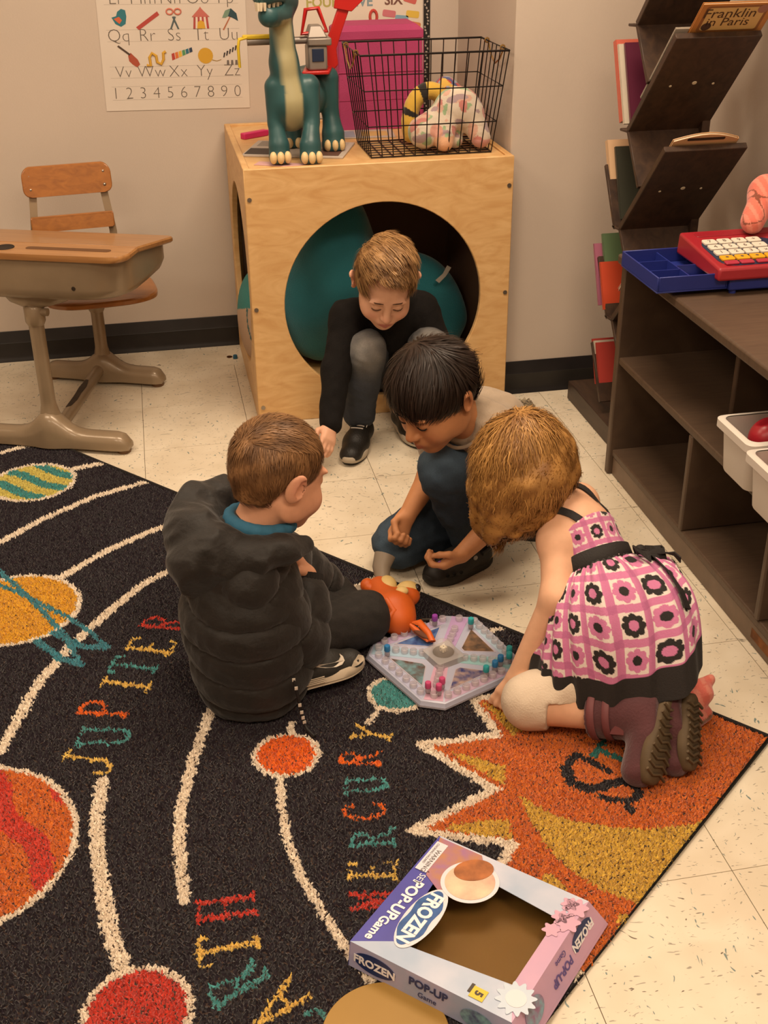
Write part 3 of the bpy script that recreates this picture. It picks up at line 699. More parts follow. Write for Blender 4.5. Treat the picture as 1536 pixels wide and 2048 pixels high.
# ================================================================== posters on the back wall
WY = YB - .0012
m_paper = mat('poster_paper', '#cfc4b8', 0.6, var=(6, .02))
m_ink = mat('poster_ink', '#4c443d', 0.7); m_ink2 = mat('poster_pencil_ink', '#675d54', 0.7); m_rule = mat('poster_rule', '#a79c90', 0.7)
def flat(name, poly, col, parent, M, z=.0004, dz=.0003):
    return MB().prism(poly, z, z + dz, M).build(name, mat('print_' + col.lstrip('#'), col, .6), parent)
post = empty('alphabet_poster', 'white alphabet and number chart taped to the wall', 'poster', (.204, WY, .787))
PM = basis((0, 0, 0), (1, 0, -.018), (0, 0, 1))
MB().prism([(-.222, 0), (.222, 0), (.222, .62), (-.222, .62)], 0, .0006, PM).build('sheet', m_paper, post)
PXc = [.039, .124, .205, .286, .370]
def ptext(s, x, z, size): text('lettering', s, size, m_ink2, post, PM @ Matrix.Translation((x - .204, z - .787, .0009)), extrude=.0001, bold=-.0011)
for k, s_ in enumerate(('Qq', 'Rr', 'Ss', 'Tt', 'Uu')): ptext(s_, PXc[k], 1.004, .052)
for k, s_ in enumerate(('Vv', 'Ww', 'Xx', 'Yy', 'Zz')): ptext(s_, PXc[k] + .005, .899, .050)
for k, s_ in enumerate(('Ll', 'Mm', 'Nn', 'Oo', 'Pp')): ptext(s_, PXc[k] - .004, 1.108, .052)
for k in range(5):
    for s_, x in (('Aa Bb Cc Dd Ee'.split()[k], PXc[k]), ): ptext(s_, x, 1.315, .05)
    ptext('Ff Gg Hh Ii Jj'.split()[k], PXc[k], 1.212, .05)
for k in range(10): ptext('1234567890'[k], .015 + .0416 * k, .837, .050)
for z in (.988, 1.021, .883, .916, .819, .858, 1.092):
    MB().prism([(-.2, z - .787 - .0004), (.2, z - .787 - .0004), (.2, z - .787 + .0004), (-.2, z - .787 + .0004)], .0007, .0008, PM).build('ruled_line', m_rule, post)
def pic(cx, z): return PM @ Matrix.Translation((cx - .204, z - .787, .0006))
P = pic(.045, 1.056)   # bird
flat('bird_picture', [(-.022, 0), (-.012, -.018), (.004, -.026), (.018, -.018), (.022, .002), (.02, .02), (.008, .024), (-.004, .016), (-.008, .004)], '#2c6f7a', post, P); flat('bird_wing', [(-.016, -.004), (0, -.018), (.008, -.008), (.0, .002)], '#c4603c', post, P, .0008)
P = pic(.129, 1.050); flat('ruler_picture', [(-.036, -.022), (-.028, -.03), (.036, .012), (.030, .022)], '#a8423a', post, P)
P = pic(.208, 1.052)   # scissors
for a in (-1, 1):
    flat('scissor_blade', [(-a * .014, -.03), (-a * .009, -.031), (a * .006, .004), (a * .001, .006)], '#4e5a5c', post, P, .0005 + .0002 * (a > 0))
    MB().tube([(a * .012 + .010 * math.cos(t * math.pi / 6), .019 + .008 * math.sin(t * math.pi / 6), .001) for t in range(12)], .0022, 6, closed=True).build('scissor_handle', mat('print_salmon', '#c4705c', .6), post, matrix=P)
P = pic(.288, 1.052)   # circus tent
for k in range(7): flat('tent_stripe', [(-.024 + k * .0069, -.03), (-.024 + (k + 1) * .0069, -.03), (-.021 + (k + 1) * .006, .004), (-.021 + k * .006, .004)], '#a5463f' if k % 2 == 0 else '#d8c8b8', post, P)
flat('tent_roof', [(-.027, .003), (.027, .003), (.004, .026), (0, .032), (-.004, .026)], '#b9665c', post, P, .0007); flat('tent_door', [(-.012, -.03), (.013, -.03), (.010, -.012), (0, -.006), (-.010, -.012)], '#c99a2e', post, P, .0009)
P = pic(.375, 1.048)   # umbrella
flat('umbrella_picture', [(-.022, .004), (-.012, .024), (.006, .03), (.022, .016), (.026, -.006), (.016, .0), (.008, .004), (-.004, .008), (-.012, .004)], '#26424a', post, P); flat('umbrella_panel', [(-.022, .004), (-.012, .024), (.004, .028), (-.004, .008), (-.012, .004)], '#6f8a76', post, P, .0008)
flat('umbrella_handle', [(-.022, -.03), (-.018, -.032), (.004, .006), (.001, .008)], '#a8684a', post, P)
P = pic(.066, .944)   # violin
flat('violin_picture', [(-.004, .004), (.004, .012), (.012, .004), (.024, -.008), (.030, -.022), (.020, -.03), (.008, -.022), (-.002, -.012)], '#a04a34', post, P); flat('violin_neck', [(-.034, .030), (-.03, .034), (.004, .008), (.0, .004)], '#4a3a30', post, P, .0008)
P = pic(.146, .942)   # worm
MB().tube([(-.030, -.022, .001), (-.018, -.024, .001), (-.020, .0, .001), (-.012, .012, .001), (0, .004, .001), (.002, -.014, .001), (.014, -.02, .001), (.022, -.006, .001), (.022, .012, .001), (.03, .016, .001)], .0045, 6).build('worm_picture', mat('print_mustard', '#c79a34', .6), post, matrix=P)
P = pic(.226, .948)   # xylophone
for k, c in enumerate(('#a83c34', '#c96a32', '#d0a63a', '#4f8a5a', '#2f6678', '#2b3a52')): flat('xylophone_bar', [(-.032 + k * .0108, -.016 + k * .0042), (-.0225 + k * .0108, -.0125 + k * .0042), (-.0245 + k * .0108, .006 + k * .003), (-.033 + k * .0108, .003 + k * .003)], c, post, P)
P = pic(.30, .944); flat('yarn_picture', circle(-.004, 0, .023, 20), '#c2952e', post, P); flat('yarn_tail', [(.016, -.014), (.030, -.017), (.044, -.013), (.044, -.011), (.030, -.015), (.016, -.011)], '#9a7a3a', post, P)
P = pic(.380, .942)   # zebra stripes
for k in range(6): flat('zebra_stripe', [(-.03 + k * .009, -.004 + k * .005), (-.026 + k * .009, -.004 + k * .005), (-.022 + k * .009, .010 + k * .005), (-.027 + k * .009, .010 + k * .005)], '#3a3230', post, P)
for k in range(3): flat('zebra_leg', [(-.02 + k * .013, -.026), (-.012 + k * .013, -.026), (-.013 + k * .013, -.012), (-.019 + k * .013, -.012)], '#6a605a', post, P)

num = empty('number_poster', 'white number words poster behind the pink bin', 'poster', (.78, WY, .74))
NM = basis((0, 0, 0), (1, 0, 0), (0, 0, 1))
MB().prism([(-.23, 0), (.204, 0), (.204, .66), (-.23, .66)], 0, .0006, NM).build('sheet', mat('poster_paper_warm', '#d5cabb', .6), num)
for s_, x, z, c in (('FOUR', .668, 1.083, '#a6a05a'), ('FIVE', .789, 1.082, '#7c929a'), ('SIX', .891, 1.084, '#6e4b40'), ('ONE', .668, 1.25, '#a5463f'), ('TWO', .789, 1.25, '#4f8a5a'), ('THREE', .905, 1.25, '#c79a34')):
    text('number_word', s_, .040, mat('print_' + c.lstrip('#'), c, .6), num, NM @ Matrix.Translation((x - .78, z - .74, .0009)), extrude=.0001, bold=.001)
MB().tube([(.047 + .011 * math.cos(t * math.pi / 8), .298 + .019 * math.sin(t * math.pi / 8), .0012) for t in range(16)], .0045, 6, closed=True).build('zero_picture', mat('print_red', '#b8433a', .6), num, matrix=NM)
for x, z, a, c in ((.877, 1.046, -.15, '#c07078'), (.917, 1.03, -.1, '#7ba0b4'), (.952, 1.042, -.12, '#d3b24a'), (.957, 1.01, -.2, '#c97a52'), (.944, 1.085, -.3, '#c0605a')):
    flat('eraser_picture', rrect(-.021, -.010, .021, .010, .005, 3), c, num, NM @ Matrix.Translation((x - .78, z - .74, .0006)) @ Matrix.Rotation(a, 4, 'Z'))
strip = empty('border_strip', 'narrow black and white patterned border strip running up the wall', 'border', (.998, WY, .74))
MB().box((-.0105, -.0008, 0), (.0105, 0, .66)).build('strip', mat('strip_black', '#1e1b1a', .6), strip)
smesh = MB().prism([(-.004, -.002), (.001, -.004), (.004, .001), (0, .003)], 0, .0003, NM).mesh('fleck')
for k in range(70):
    o = add('fleck', smesh, mat('strip_white', '#a79d92', .6), strip, (random.uniform(-.006, .006), -.0011, .006 + k * .0092)); o.rotation_euler = (0, random.uniform(0, 3), 0)

# ================================================================== things on top of the cube
m_pinkbin = mat('pink_fabric', '#a53a66', 0.8, var=(4, .08), bump=(260, .25))
bn = empty('storage_bin', 'magenta pink fabric storage bin against the wall', 'bin', (.81, .374, CTOP))
MB().loft([[Vector((sx * .131, sy * .078, z)) if True else 0 for sx, sy in ((-1, -1), (1, -1), (1, 1), (-1, 1))] for z in (0, .002)] + [[Vector((sx * w, sy * d, z)) for sx, sy in ((-1, -1), (1, -1), (1, 1), (-1, 1))] for w, d, z in ((.131, .08, .09), (.129, .079, .17), (.128, .078, .262))]).build('body', m_pinkbin, bn, bevel=.006)
MB().loft([[Vector((sx * w, sy * d, z)) for sx, sy in ((-1, -1), (1, -1), (1, 1), (-1, 1))] for w, d, z in ((.131, .081, .262), (.131, .081, .285), (.112, .07, .300), (.111, .069, .301))]).build('lid', m_pinkbin, bn, bevel=.004)
for x in (-.131, .131): MB().box((x - .001, -.081, .004), (x + .001, -.0785, .26)).build('seam', m_pinkbin, bn)
for z in (.09, .17): MB().box((-.13, -.0815, z - .001), (.13, -.0785, z + .001)).build('crease', m_pinkbin, bn)

# wire basket
m_wire = mat('black_wire', '#1d1715', 0.35, 0.4); m_gold = mat('gold_clip', '#c3a062', 0.25, 0.9)
bk = empty('wire_basket', 'black wire basket with gold handle clips', 'basket', (.875, .0, CTOP))
def wire(pts, r=.0016, nm='wire'): return MB().tube(pts, r, 6).build(nm, m_wire, bk, smooth=60)
bw0, bw1, bd0, bd1, bh = .172, .205, .112, .146, .272
def bpt(u, v, t):   # u, v in -1..1, t height 0..1
    w = bw0 + (bw1 - bw0) * t; d = bd0 + (bd1 - bd0) * t; return Vector((u * w, v * d + .003, .003 + bh * t))
for t, nm, r in ((1, 'rim', .003), (.66, 'ring_wire', .0018), (.31, 'ring_wire', .0018), (0, 'base_ring', .0022)):
    MB().tube([bpt(-1, -1, t), bpt(1, -1, t), bpt(1, 1, t), bpt(-1, 1, t)], r, 6, closed=True).build(nm, m_wire, bk, smooth=60)
NX, NY = 11, 7
for k in range(NX + 1):
    u = -1 + 2 * k / NX; wire([bpt(u, -1, 1), bpt(u, -1, 0)]); wire([bpt(u, 1, 1), bpt(u, 1, 0)]); wire([bpt(u, -1, 0), bpt(u, 1, 0)])
for k in range(1, NY):
    v = -1 + 2 * k / NY; wire([bpt(-1, v, 1), bpt(-1, v, 0)]); wire([bpt(1, v, 1), bpt(1, v, 0)]); wire([bpt(-1, v, 0), bpt(1, v, 0)])
for s_ in (-1, 1):
    hp = [bpt(s_, v, 1) + Vector((s_ * .003, 0, -.002 - .05 * math.sin(math.pi * (v + .55) / 1.1))) for v in (-.55, -.5, -.3, 0, .3, .5, .55)]
    MB().tube(hp, .0024, 8).build('handle', m_gold, bk, smooth=60)
    for v in (-.55, .55): MB().tube([bpt(s_, v, 1) + Vector((.006 * math.cos(a), 0, .006 * math.sin(a))) for a in np.linspace(0, 6.28, 9)[:-1]], .0025, 6, closed=True).build('clip', m_gold, bk, smooth=60)

# soft toys in the basket
def blot(V, base, cols, sc, seed, th=.45):
    c = np.tile(np.array(srgb(base)), (len(V), 1))
    for i, q in enumerate(cols):
        m = vnoise(V, sc, seed + i) > th; c[m] = srgb(q)
    return c
m_plush = attr_mat('plush_print', rough=.9, bump=(400, .3), sheen=.3)
pe = empty('floral_plush', 'white floral print plush animal slumped inside the wire basket', 'plush toy', (.97, -.02, CTOP + .004))
F = Field((.80, -.12, CTOP - .01), (1.06, .10, CTOP + .20), .003)
z0 = CTOP + .004
F.ell((.965, -.035, z0 + .105), (.068, .058, .062), k=.02); F.cone((.865, -.055, z0 + .052), (.90, -.04, z0 + .085), .046, .03, k=.02); F.cone((.925, -.065, z0 + .07), (.915, -.09, z0 + .028), .031, .026, k=.012)
F.cone((1.0, -.05, z0 + .09), (1.025, -.075, z0 + .032), .04, .028, k=.015); F.cone((.95, -.03, z0 + .05), (.955, -.05, z0 + .025), .03, .024, k=.012)
F.cut(lambda x, y, z: (z0 + .001) - z)
def fcol(V):
    c = blot(V, '#cdbfae', ('#8fa883', '#b9766e', '#c9a08e', '#a08a8e'), 22, 3, .5)
    ft = (V[:, 2] < z0 + .045) & (np.abs(V[:, 0] - .915) < .03); c[ft] = srgb('#c79a78'); ft = (V[:, 2] < z0 + .03) & (V[:, 0] > .98); c[ft] = srgb('#c4908a'); hd = np.hypot(V[:, 0] - .89, V[:, 2] - z0 - .06) < .018; c[hd] = srgb('#c89484'); return c
o = F.build('body', m_plush, pe, colors=fcol); o.location = (-.97, .02, -(CTOP + .004))
ye = empty('bee_plush', 'yellow plush ring with black stripes behind the floral plush', 'plush toy', (.90, .055, CTOP + .004))
F = Field((.80, -.02, CTOP - .01), (1.0, .10, CTOP + .22), .003)
for a in np.linspace(.2, 3.1, 12):
    F.cone((.905 + .058 * math.cos(a), .055, z0 + .06 + .085 * math.sin(a)), (.905 + .058 * math.cos(a + .26), .055, z0 + .06 + .085 * math.sin(a + .26)), .022, k=.008)
F.cone((.848, .055, z0 + .06), (.85, .055, z0 + .024), .023, .023, k=.01); F.cone((.962, .055, z0 + .06), (.96, .055, z0 + .024), .023, .023, k=.01)
def ycol(V):
    a = np.arctan2(V[:, 2] - z0 - .06, V[:, 0] - .905); c = np.tile(srgb('#c9a23e'), (len(V), 1)); c[(np.mod(a * 1.75 + .25, 1.6) < .42)] = srgb('#1d1815'); c[a < .15] = srgb('#c9a23e'); return c
o = F.build('body', m_plush, ye, colors=ycol); o.location = (-.90, -.055, -(CTOP + .004))
re_ = empty('tie_dye_plush', 'red and blue tie dye plush on the far side of the basket', 'plush toy', (.99, .105, CTOP + .004))
F = Field((.88, .03, CTOP - .01), (1.09, .16, CTOP + .22), .003)
F.cone((.955, .105, z0 + .04), (.965, .105, z0 + .135), .034, .03, k=.02); F.cone((.965, .105, z0 + .14), (1.035, .105, z0 + .09), .032, .03, k=.02); F.cone((1.035, .105, z0 + .09), (1.04, .105, z0 + .032), .03, k=.02)
o = F.build('body', m_plush, re_, colors=lambda V: blot(V, '#a83a34', ('#3f4a78', '#8a8fa0', '#c9a24a'), 26, 11, .35)); o.location = (-.99, -.105, -(CTOP + .004))

# magazines, card and marker lying on the cube
def sheet(name, label, cat, cx, cy, w, h, rot, th, m, z=CTOP, cols=()):
    e = empty(name, label, cat, (cx, cy, z), rot); MB().box((-w / 2, -h / 2, .0003), (w / 2, h / 2, th)).build('pages', m, e, bevel=min(.001, th / 3), seg=1)
    for (x0, y0, x1, y1, c) in cols: MB().box((x0, y0, th), (x1, y1, th + .0004)).build('printed_panel', mat('print_' + c.lstrip('#'), c, .5), e)
    return e
mg = mat('magazine_paper', '#b9aea4', 0.45)
sheet('magazine', 'open black and white magazine lying under the toy dinosaur', 'magazine', .522, .05, .29, .20, -.34, .006, mg, cols=((-.14, -.09, -.03, -.01, '#3a3230'), (-.13, .02, -.02, .09, '#8f8880'), (.02, -.09, .13, .0, '#5d4038'), (.02, .02, .13, .09, '#a89a90')))
sheet('coloring_book', 'white coloring book page lying under the wire basket', 'book', .735, .235, .20, .12, -.1, .003, mg, cols=((-.09, -.05, -.02, .04, '#8e98a8'), (0, -.04, .08, .03, '#c9a86a')))
sheet('greeting_card', 'pale pink card lying at the front corner of the cube', 'card', .452, -.125, .15, .045, -.45, .0016, mat('pink_card', '#c79a9c', .5))
mk = empty('marker', 'hot pink flat marker lying near the back of the cube', 'marker', (.415, .27, CTOP), .55); MB().box((-.045, -.011, 0), (.045, .011, .018)).build('barrel', mat('hot_pink_plastic', '#c42a64', .4), mk, bevel=.003); MB().box((.045, -.008, .003), (.06, .008, .015)).build('cap', mat('hot_pink_plastic', '#c42a64', .4), mk, bevel=.002)

# ================================================================== toy dinosaur with harness
m_dino = attr_mat('dino_plastic', rough=.38, spec=.5)
m_claw = mat('dino_claw', '#d8bd8c', 0.45); m_tooth = mat('dino_tooth', '#ddcfb4', 0.4)
m_red = mat('red_toy_plastic', '#b51f1c', 0.32); m_grey = mat('silver_toy_plastic', '#8a8078', 0.35, 0.35); m_yel = mat('yellow_toy_plastic', '#d9b92a', 0.4); m_navy = mat('navy_toy_plastic', '#1d2a44', .4)
dz = CTOP + .0065
dn = empty('toy_dinosaur', 'large teal plastic long-necked dinosaur toy with red harness', 'toy dinosaur', (.52, -.03, dz))
F = Field((.33, -.25, dz - .01), (.72, .24, 1.27), .0035)
F.ell((.525, .0, dz + .15), (.068, .115, .07), np.array(Matrix.Rotation(-.42, 3, 'Z')), k=.02); F.ell((.487, -.085, dz + .135), (.053, .045, .062), k=.03)
F.cone((.486, -.085, dz + .16), (.474, -.085, dz + .25), .049, .036, k=.03); F.cone((.474, -.085, dz + .25), (.470, -.085, dz + 0.368), .036, .031, k=.02)
F.cone((.480, -.07, dz + 0.403), (.425, -.165, dz + 0.430), .042, .036, k=.02); F.cone((.466, -.10, dz + 0.376), (.432, -.165, dz + 0.376), .034, .028, k=.01); F.ell((.478, -.06, dz + 0.438), (.04, .045, .036), k=.02)
F.ell((.438, -.145, dz + 0.402), (.034, .06, .006), np.array(Matrix.Rotation(.55, 3, 'Z')), k=.006, op='sub')
for hx, hy, kx, ky, fx, fy, r in ((.448, -.085, .442, -.095, .447, -.112, .030), (.538, -.085, .540, -.105, .530, -.132, .031), (.605, .035, .612, .03, .616, .015, .034), (.50, .09, .505, .09, .508, .085, .033)):
    F.cone((hx, hy, dz + .19), (kx, ky, dz + .10), r, r * .72, k=.012); F.cone((kx, ky, dz + .10), (fx, fy, dz + .045), r * .66, r * .9, k=.006); F.cone((fx, fy, dz + .04), (fx, fy - .006, dz + .014), r * .9, r * 1.0, k=.008)
F.cone((.565, .09, dz + .17), (.60, .15, dz + .13), .05, .03, k=.03); F.cone((.60, .15, dz + .13), (.63, .2, dz + .10), .03, .014, k=.02)
F.cut(lambda x, y, z: dz - z)
def dcol(V):
    c = np.tile(np.array(srgb('#2a5053')), (len(V), 1)) * (1 + .12 * vnoise(V, 14, 5))[:, None]
    fx = .484 - .06 * (V[:, 2] - dz - .12); w = np.where(V[:, 2] < dz + .18, .045, .026); b = (np.abs(V[:, 0] - fx + .35 * (V[:, 1] + .1)) / w) ** 2
    m = np.clip(1.35 - b, 0, 1) * (V[:, 1] < -.082) * (V[:, 2] > dz + .07) * (V[:, 2] < dz + 0.363) * np.where(V[:, 2] > dz + .20, 1.0, np.clip(1.6 - 1.2 * (((V[:, 0] - .489) / .036) ** 2 + np.maximum(0, (dz + .135 - V[:, 2]) / .06) ** 2), 0, 1) * np.clip((np.minimum(np.abs(V[:, 0] - .443), np.abs(V[:, 0] - .540)) - .022) / .006, 0, 1)) * np.clip((-.082 - V[:, 1]) / .012, 0, 1)
    return c * (1 - m[:, None]) + np.array(srgb('#a39a74')) * m[:, None]
OFF = (-.52, .03, -dz)
o = F.build('body', m_dino, dn, colors=dcol); o.location = OFF
def dadd(b, nm, m, **k): o = b.build(nm, m, dn, **k); o.location = OFF; return o
for fx, fy in ((.447, -.118), (.530, -.138), (.616, .009)):
    for k in (-1, 0, 1): dadd(MB().ball((fx + k * .0195, fy - .026 + abs(k) * .004, dz + .016), (.0105, .012, .0165), 12, 8), 'claw', m_claw, smooth=80)
for s_ in (-.5, .5): dadd(MB().ball((.508 + s_ * .028, .05, dz + .015), (.012, .012, .015), 12, 8), 'claw', m_claw, smooth=80)
for k in range(9):
    a = -1.3 + k * .325; px, py = .440 + .034 * math.sin(a) - .020 * math.cos(a), -.142 + .022 * math.sin(a) - .048 * math.cos(a)
    dadd(MB().cyl((px, py, dz + 0.410), (px, py, dz + 0.390), .0060, .0034, 8), 'tooth', m_tooth, smooth=60)
for s_ in (-1, 1): dadd(MB().ball((.452 + s_ * .036, -.122 + s_ * .012, dz + 0.450), .006, 10, 8), 'eye', mat('dino_eye', '#d8b52a', .2), smooth=80)
# harness: saddle plate, silver engine block, cannon rail, red frame and wing
dadd(MB().loft([[Vector((x, y, z)) for x, y in ((.525, -.055), (.60, -.055), (.625, .045), (.55, .06))] for z in (dz + .212, dz + .222)]), 'saddle_plate', m_red, bevel=.003)
dadd(MB().box((.545, -.045, dz + .222), (.598, .02, dz + .285)), 'engine_block', m_grey, bevel=.005); dadd(MB().box((.556, -.0475, dz + .245), (.588, -.0445, dz + .278)), 'engine_panel', m_navy, bevel=.001)
dadd(MB().loft([[Vector((x, y, z)) for x, y in ((.545, -.05), (.61, -.05), (.61, .03), (.545, .03))] for z in (dz + .285, dz + .305)]), 'turret_base', m_grey, bevel=.004)
dadd(MB().hexa([(.545, -.045, dz + .305), (.60, -.045, dz + .305), (.60, .02, dz + .305), (.545, .02, dz + .305), (.555, -.03, dz + .335), (.585, -.03, dz + .335), (.585, .01, dz + .335), (.555, .01, dz + .335)]), 'turret', m_grey, bevel=.003)
fr = [(.532, -.03, dz + .315), (.545, -.03, dz + .375), (.578, -.03, dz + .378), (.60, -.03, dz + .32)]
dadd(MB().tube([Vector(p) for p in fr], .0065, 8, closed=True), 'window_frame', m_red, smooth=50)
dadd(MB().prism([(.0, 0), (.03, -.005), (.055, .02), (.05, .06), (.065, .10), (.088, .155), (.10, .19), (.075, .205), (.06, .17), (.035, .11), (.01, .06)], -.006, .006, basis((.585, .03, dz + .205), (1, .15, 0), (0, 0, 1))), 'wing', m_red, bevel=.003)
dadd(MB().prism([(0, 0), (.05, -.01), (.085, .02), (.07, .035), (.03, .028), (.005, .03)], -.004, .004, basis((.63, .03, dz + .37), (1, .1, 0), (0, 0, 1))), 'wing_tip', m_red, bevel=.002)
dadd(MB().cyl((.385, -.02, dz + .298), (.55, -.02, dz + .298), .0095, n=14), 'cannon_rail', m_grey, smooth=50); dadd(MB().box((.373, -.03, dz + .305), (.475, -.012, dz + .316)), 'rail_cover', m_yel, bevel=.003)
for y in (-.03, -.012): dadd(MB().tube([(.385, y, dz + .31), (.364, y, dz + .305), (.360, y, dz + .285), (.361, y, dz + .235)], .0034, 8), 'ladder_rail', m_yel, smooth=50)
for k in range(5): dadd(MB().cyl((.361, -.03, dz + .242 + k * .012), (.361, -.012, dz + .242 + k * .012), .0022, n=8), 'ladder_rung', m_yel)

# ================================================================== cushions inside the cube
m_teal = mat('teal_plush_fabric', '#2a7f8c', 0.85, var=(5, .18), bump=(260, .5), sheen=.4); m_grayc = mat('grey_knit', '#5f5f58', .9, var=(10, .1), bump=(300, .3))
def soft(name, label, cat, c, r, M, m, parts=None, lump=.006, seed=1, h=.006, floor=.0385, k2=None):
    e = empty(name, label, cat, (c[0], c[1], floor))
    R = max(r) + .04; F = Field((c[0] - R, c[1] - R, c[2] - R), (c[0] + R, c[1] + R, c[2] + R), h)
    F.ell(c, r, M, k=.02)
    F.displace(lambda P: lump * vnoise(P, 7, seed)); F.cut(lambda x, y, z: floor - z)
    F.cut(lambda x, y, z: np.maximum(np.maximum(y - (cy1 - .034), x - (cx1 - .034)), z - (cz - .03)))
    o = F.build('cushion', m, e, smooth=2); o.location = (-c[0], -c[1], -floor); return e
rz = lambda a, b=0, c=0: np.array(Euler((a, b, c)).to_matrix())
soft('teal_beanbag', 'big teal plush beanbag filling one side of the play cube', 'beanbag', (.600, .20, .31), (.156, .18, .275), rz(.10, .22, .1), m_teal, seed=4, lump=.01)
tc = soft('teal_cushion', 'teal cushion with a white tag leaning inside the play cube', 'cushion', (.900, .13, .215), (.140, .055, .180), rz(-.25, -.45, .25), m_teal, seed=8)
MB().prism([(-.008, -.03), (.008, -.03), (.012, 0), (.008, .03), (-.008, .028), (-.002, 0)], 0, .001).build('care_tag', mat('tag_white', '#c9c2b6', .7), tc, matrix=basis((.055, -.07, .30), (.6, .1, -.5), (.5, 0, .8)))
soft('grey_cushion', 'round grey knit cushion at the back of the play cube', 'cushion', (.985, .29, .20), (.065, .05, .065), None, m_grayc, seed=9, lump=.003)
soft('grey_pouffe', 'small grey rounded cushion low in the corner of the cube', 'cushion', (1.0, .235, .085), (.055, .055, .046), None, m_grayc, seed=12, lump=.003)
sh = empty('shark_cushion', 'teal and cream cushion bulging out of the side hole', 'cushion', (.40, .17, .0385))
F = Field((.29, -.02, .03), (.52, .40, .40), .0045)
F.ell((.392, .175, .20), (.072, .15, .155), rz(.25, 0, 0), k=.02); F.cut(lambda x, y, z: np.maximum(.039 - z, np.maximum(-.165 - y, x - .425)))
def shc(V):
    c = np.tile(srgb('#b89c84'), (len(V), 1)); y = V[:, 1]; z = V[:, 2]
    top = z > .235 + .35 * (.17 - y); c[top] = srgb('#3f807c'); s_ = np.abs(z - (.15 + .28 * np.sin((y - .05) * 14))) < .012; c[s_ & ~top] = srgb('#2c5d60'); return c
o = F.build('cushion', attr_mat('shark_plush', rough=.9, bump=(300, .3)), sh, colors=shc); o.location = (-.40, -.17, -.0385)

# ================================================================== books in the bookcase (case node at x 1.395, y -0.5)
def book(name, label, M, w, h, t, cover, pages='#cfc4ad', group=None, arch=0.0):
    """cover in local xy (w across, h up), thickness along -z"""
    e = bpy.data.objects.new(name, None); COL.objects.link(e); e.empty_display_size = .02; e.matrix_world = M; tag(e, label, 'book', group)
    poly = [(-w / 2, 0), (w / 2, 0), (w / 2, h)] + ([(w / 2 - w * k / 8, h + arch * math.sin(math.pi * k / 8)) for k in range(1, 8)] if arch else []) + [(-w / 2, h)]
    mc = mat('cover_' + cover.lstrip('#'), cover, .4)
    ct = min(.0012, t * .22)
    MB().prism(poly, -ct, 0).build('front_cover', mc, e); MB().prism(poly, -t, -t + ct).build('back_cover', mc, e)
    MB().prism([(x * .97, y * .985 + .001) for x, y in poly], -t + ct, -ct).build('pages', mat('pages_' + pages.lstrip('#'), pages, .8), e)
    MB().box((w / 2 - .001, 0, -t), (w / 2 + .0003, h, 0)).build('spine', mc, e); return e
FD = Vector((0, -.6895, .7243))      # up along a front panel
FN = Vector((0, -.7243, -.6895))     # its outward face
def front_book(zn, s0, off, dx, **k):
    """standing in the front pocket above node zn, s0 up the board, off behind it"""
    o_ = Vector((1.395 + dx, -.5, zn)) + FD * s0 - FN * off
    return basis(o_, (1, 0, 0), FD) if True else None
fb = book('storybook', 'tan storybook titled Franklin in Paris in the upper pocket', front_book(.857, .228, .012, .02), .175, .20, .006, '#b5793c')
flat('cover_panel', rrect(-.068, .118, .068, .188, .006), '#cba86a', fb, Matrix.Identity(4), .0002); flat('cover_frame', rrect(-.075, .112, .075, .194, .008), '#8a5a30', fb, Matrix.Identity(4), .00005, .0001)
flat('price_seal', circle(.062, .182, .013, 18), '#9a6a58', fb, Matrix.Identity(4), .0006)
mt = mat('title_ink', '#4a3018', .6)
text('title', 'Franklin', .040, mt, fb, Matrix.Translation((-.012, .170, .0009)), .0001); text('title', 'in Paris', .036, mt, fb, Matrix.Translation((-.008, .143, .0009)), .0001)
flat('turtle_picture', circle(-.055, .130, .012, 14), '#4a3426', fb, Matrix.Identity(4), .0007)
book('picture_book', 'thin white and red picture book beside the tan storybook', front_book(.857, .10, .019, -.035), .13, .245, .004, '#b9b0a4')
book('picture_book', 'blue and red picture book behind the tan storybook', front_book(.857, .16, .026, .05), .11, .215, .005, '#4a5a70')
pz = book('wooden_puzzle', 'pale wooden puzzle board with a slot handle in a bookcase pocket', front_book(.607, .16, .012, .0), .165, .195, .007, '#c9a074', arch=.022); pz['category'] = 'puzzle'
flat('handle_slot', rrect(-.05, .196, .045, .206, .004), '#3a2a1e', pz, Matrix.Identity(4), .0002)
book('picture_book', 'book with white and blue spine lying behind the cash register', front_book(.357, .09, .014, .02), .19, .21, .012, '#8d9aa6', pages='#d5cfc2')
book('board_book', 'pink board book leaning in the pocket beside the shelf end', front_book(.357, .10, .032, -.055), .11, .16, .008, '#c48a80')
BD = Vector((0, .69, .724)); BN = Vector((0, .724, -.69))
def back_book(zn, s0, off, x, tilt=0):
    # standing edge-out on the ledge behind the spine, leaning away; spine towards -x
    up = Vector((0, .42 + tilt, .91)).normalized(); o_ = Vector((x, -.5 + .012 + off * .8, zn + .004)) + up * s0
    return basis(o_, (0, -.95, .30 + tilt), up) if False else basis(o_, (-1, 0, 0), up)
book('red_spine_book', 'orange and red spined book leaning on the bookcase ledge', back_book(.857, 0, .078, 1.37), .145, .205, .018, '#c0604e')
book('white_book', 'thin white book between the red spined and maroon books', back_book(.857, 0, .050, 1.37), .142, .20, .008, '#c4b8a6')
book('maroon_book', 'maroon hardback book leaning against the bookcase spine', back_book(.857, 0, .026, 1.375), .13, .205, .010, '#5c2238')
book('cream_book', 'cream spined tall book under the bookcase ledge', back_book(.612, 0, .085, 1.37), .145, .20, .016, '#c9a682')
book('dark_book', 'dark green covered book next to the cream spined book', back_book(.612, 0, .045, 1.375), .13, .19, .010, '#3a3a30')
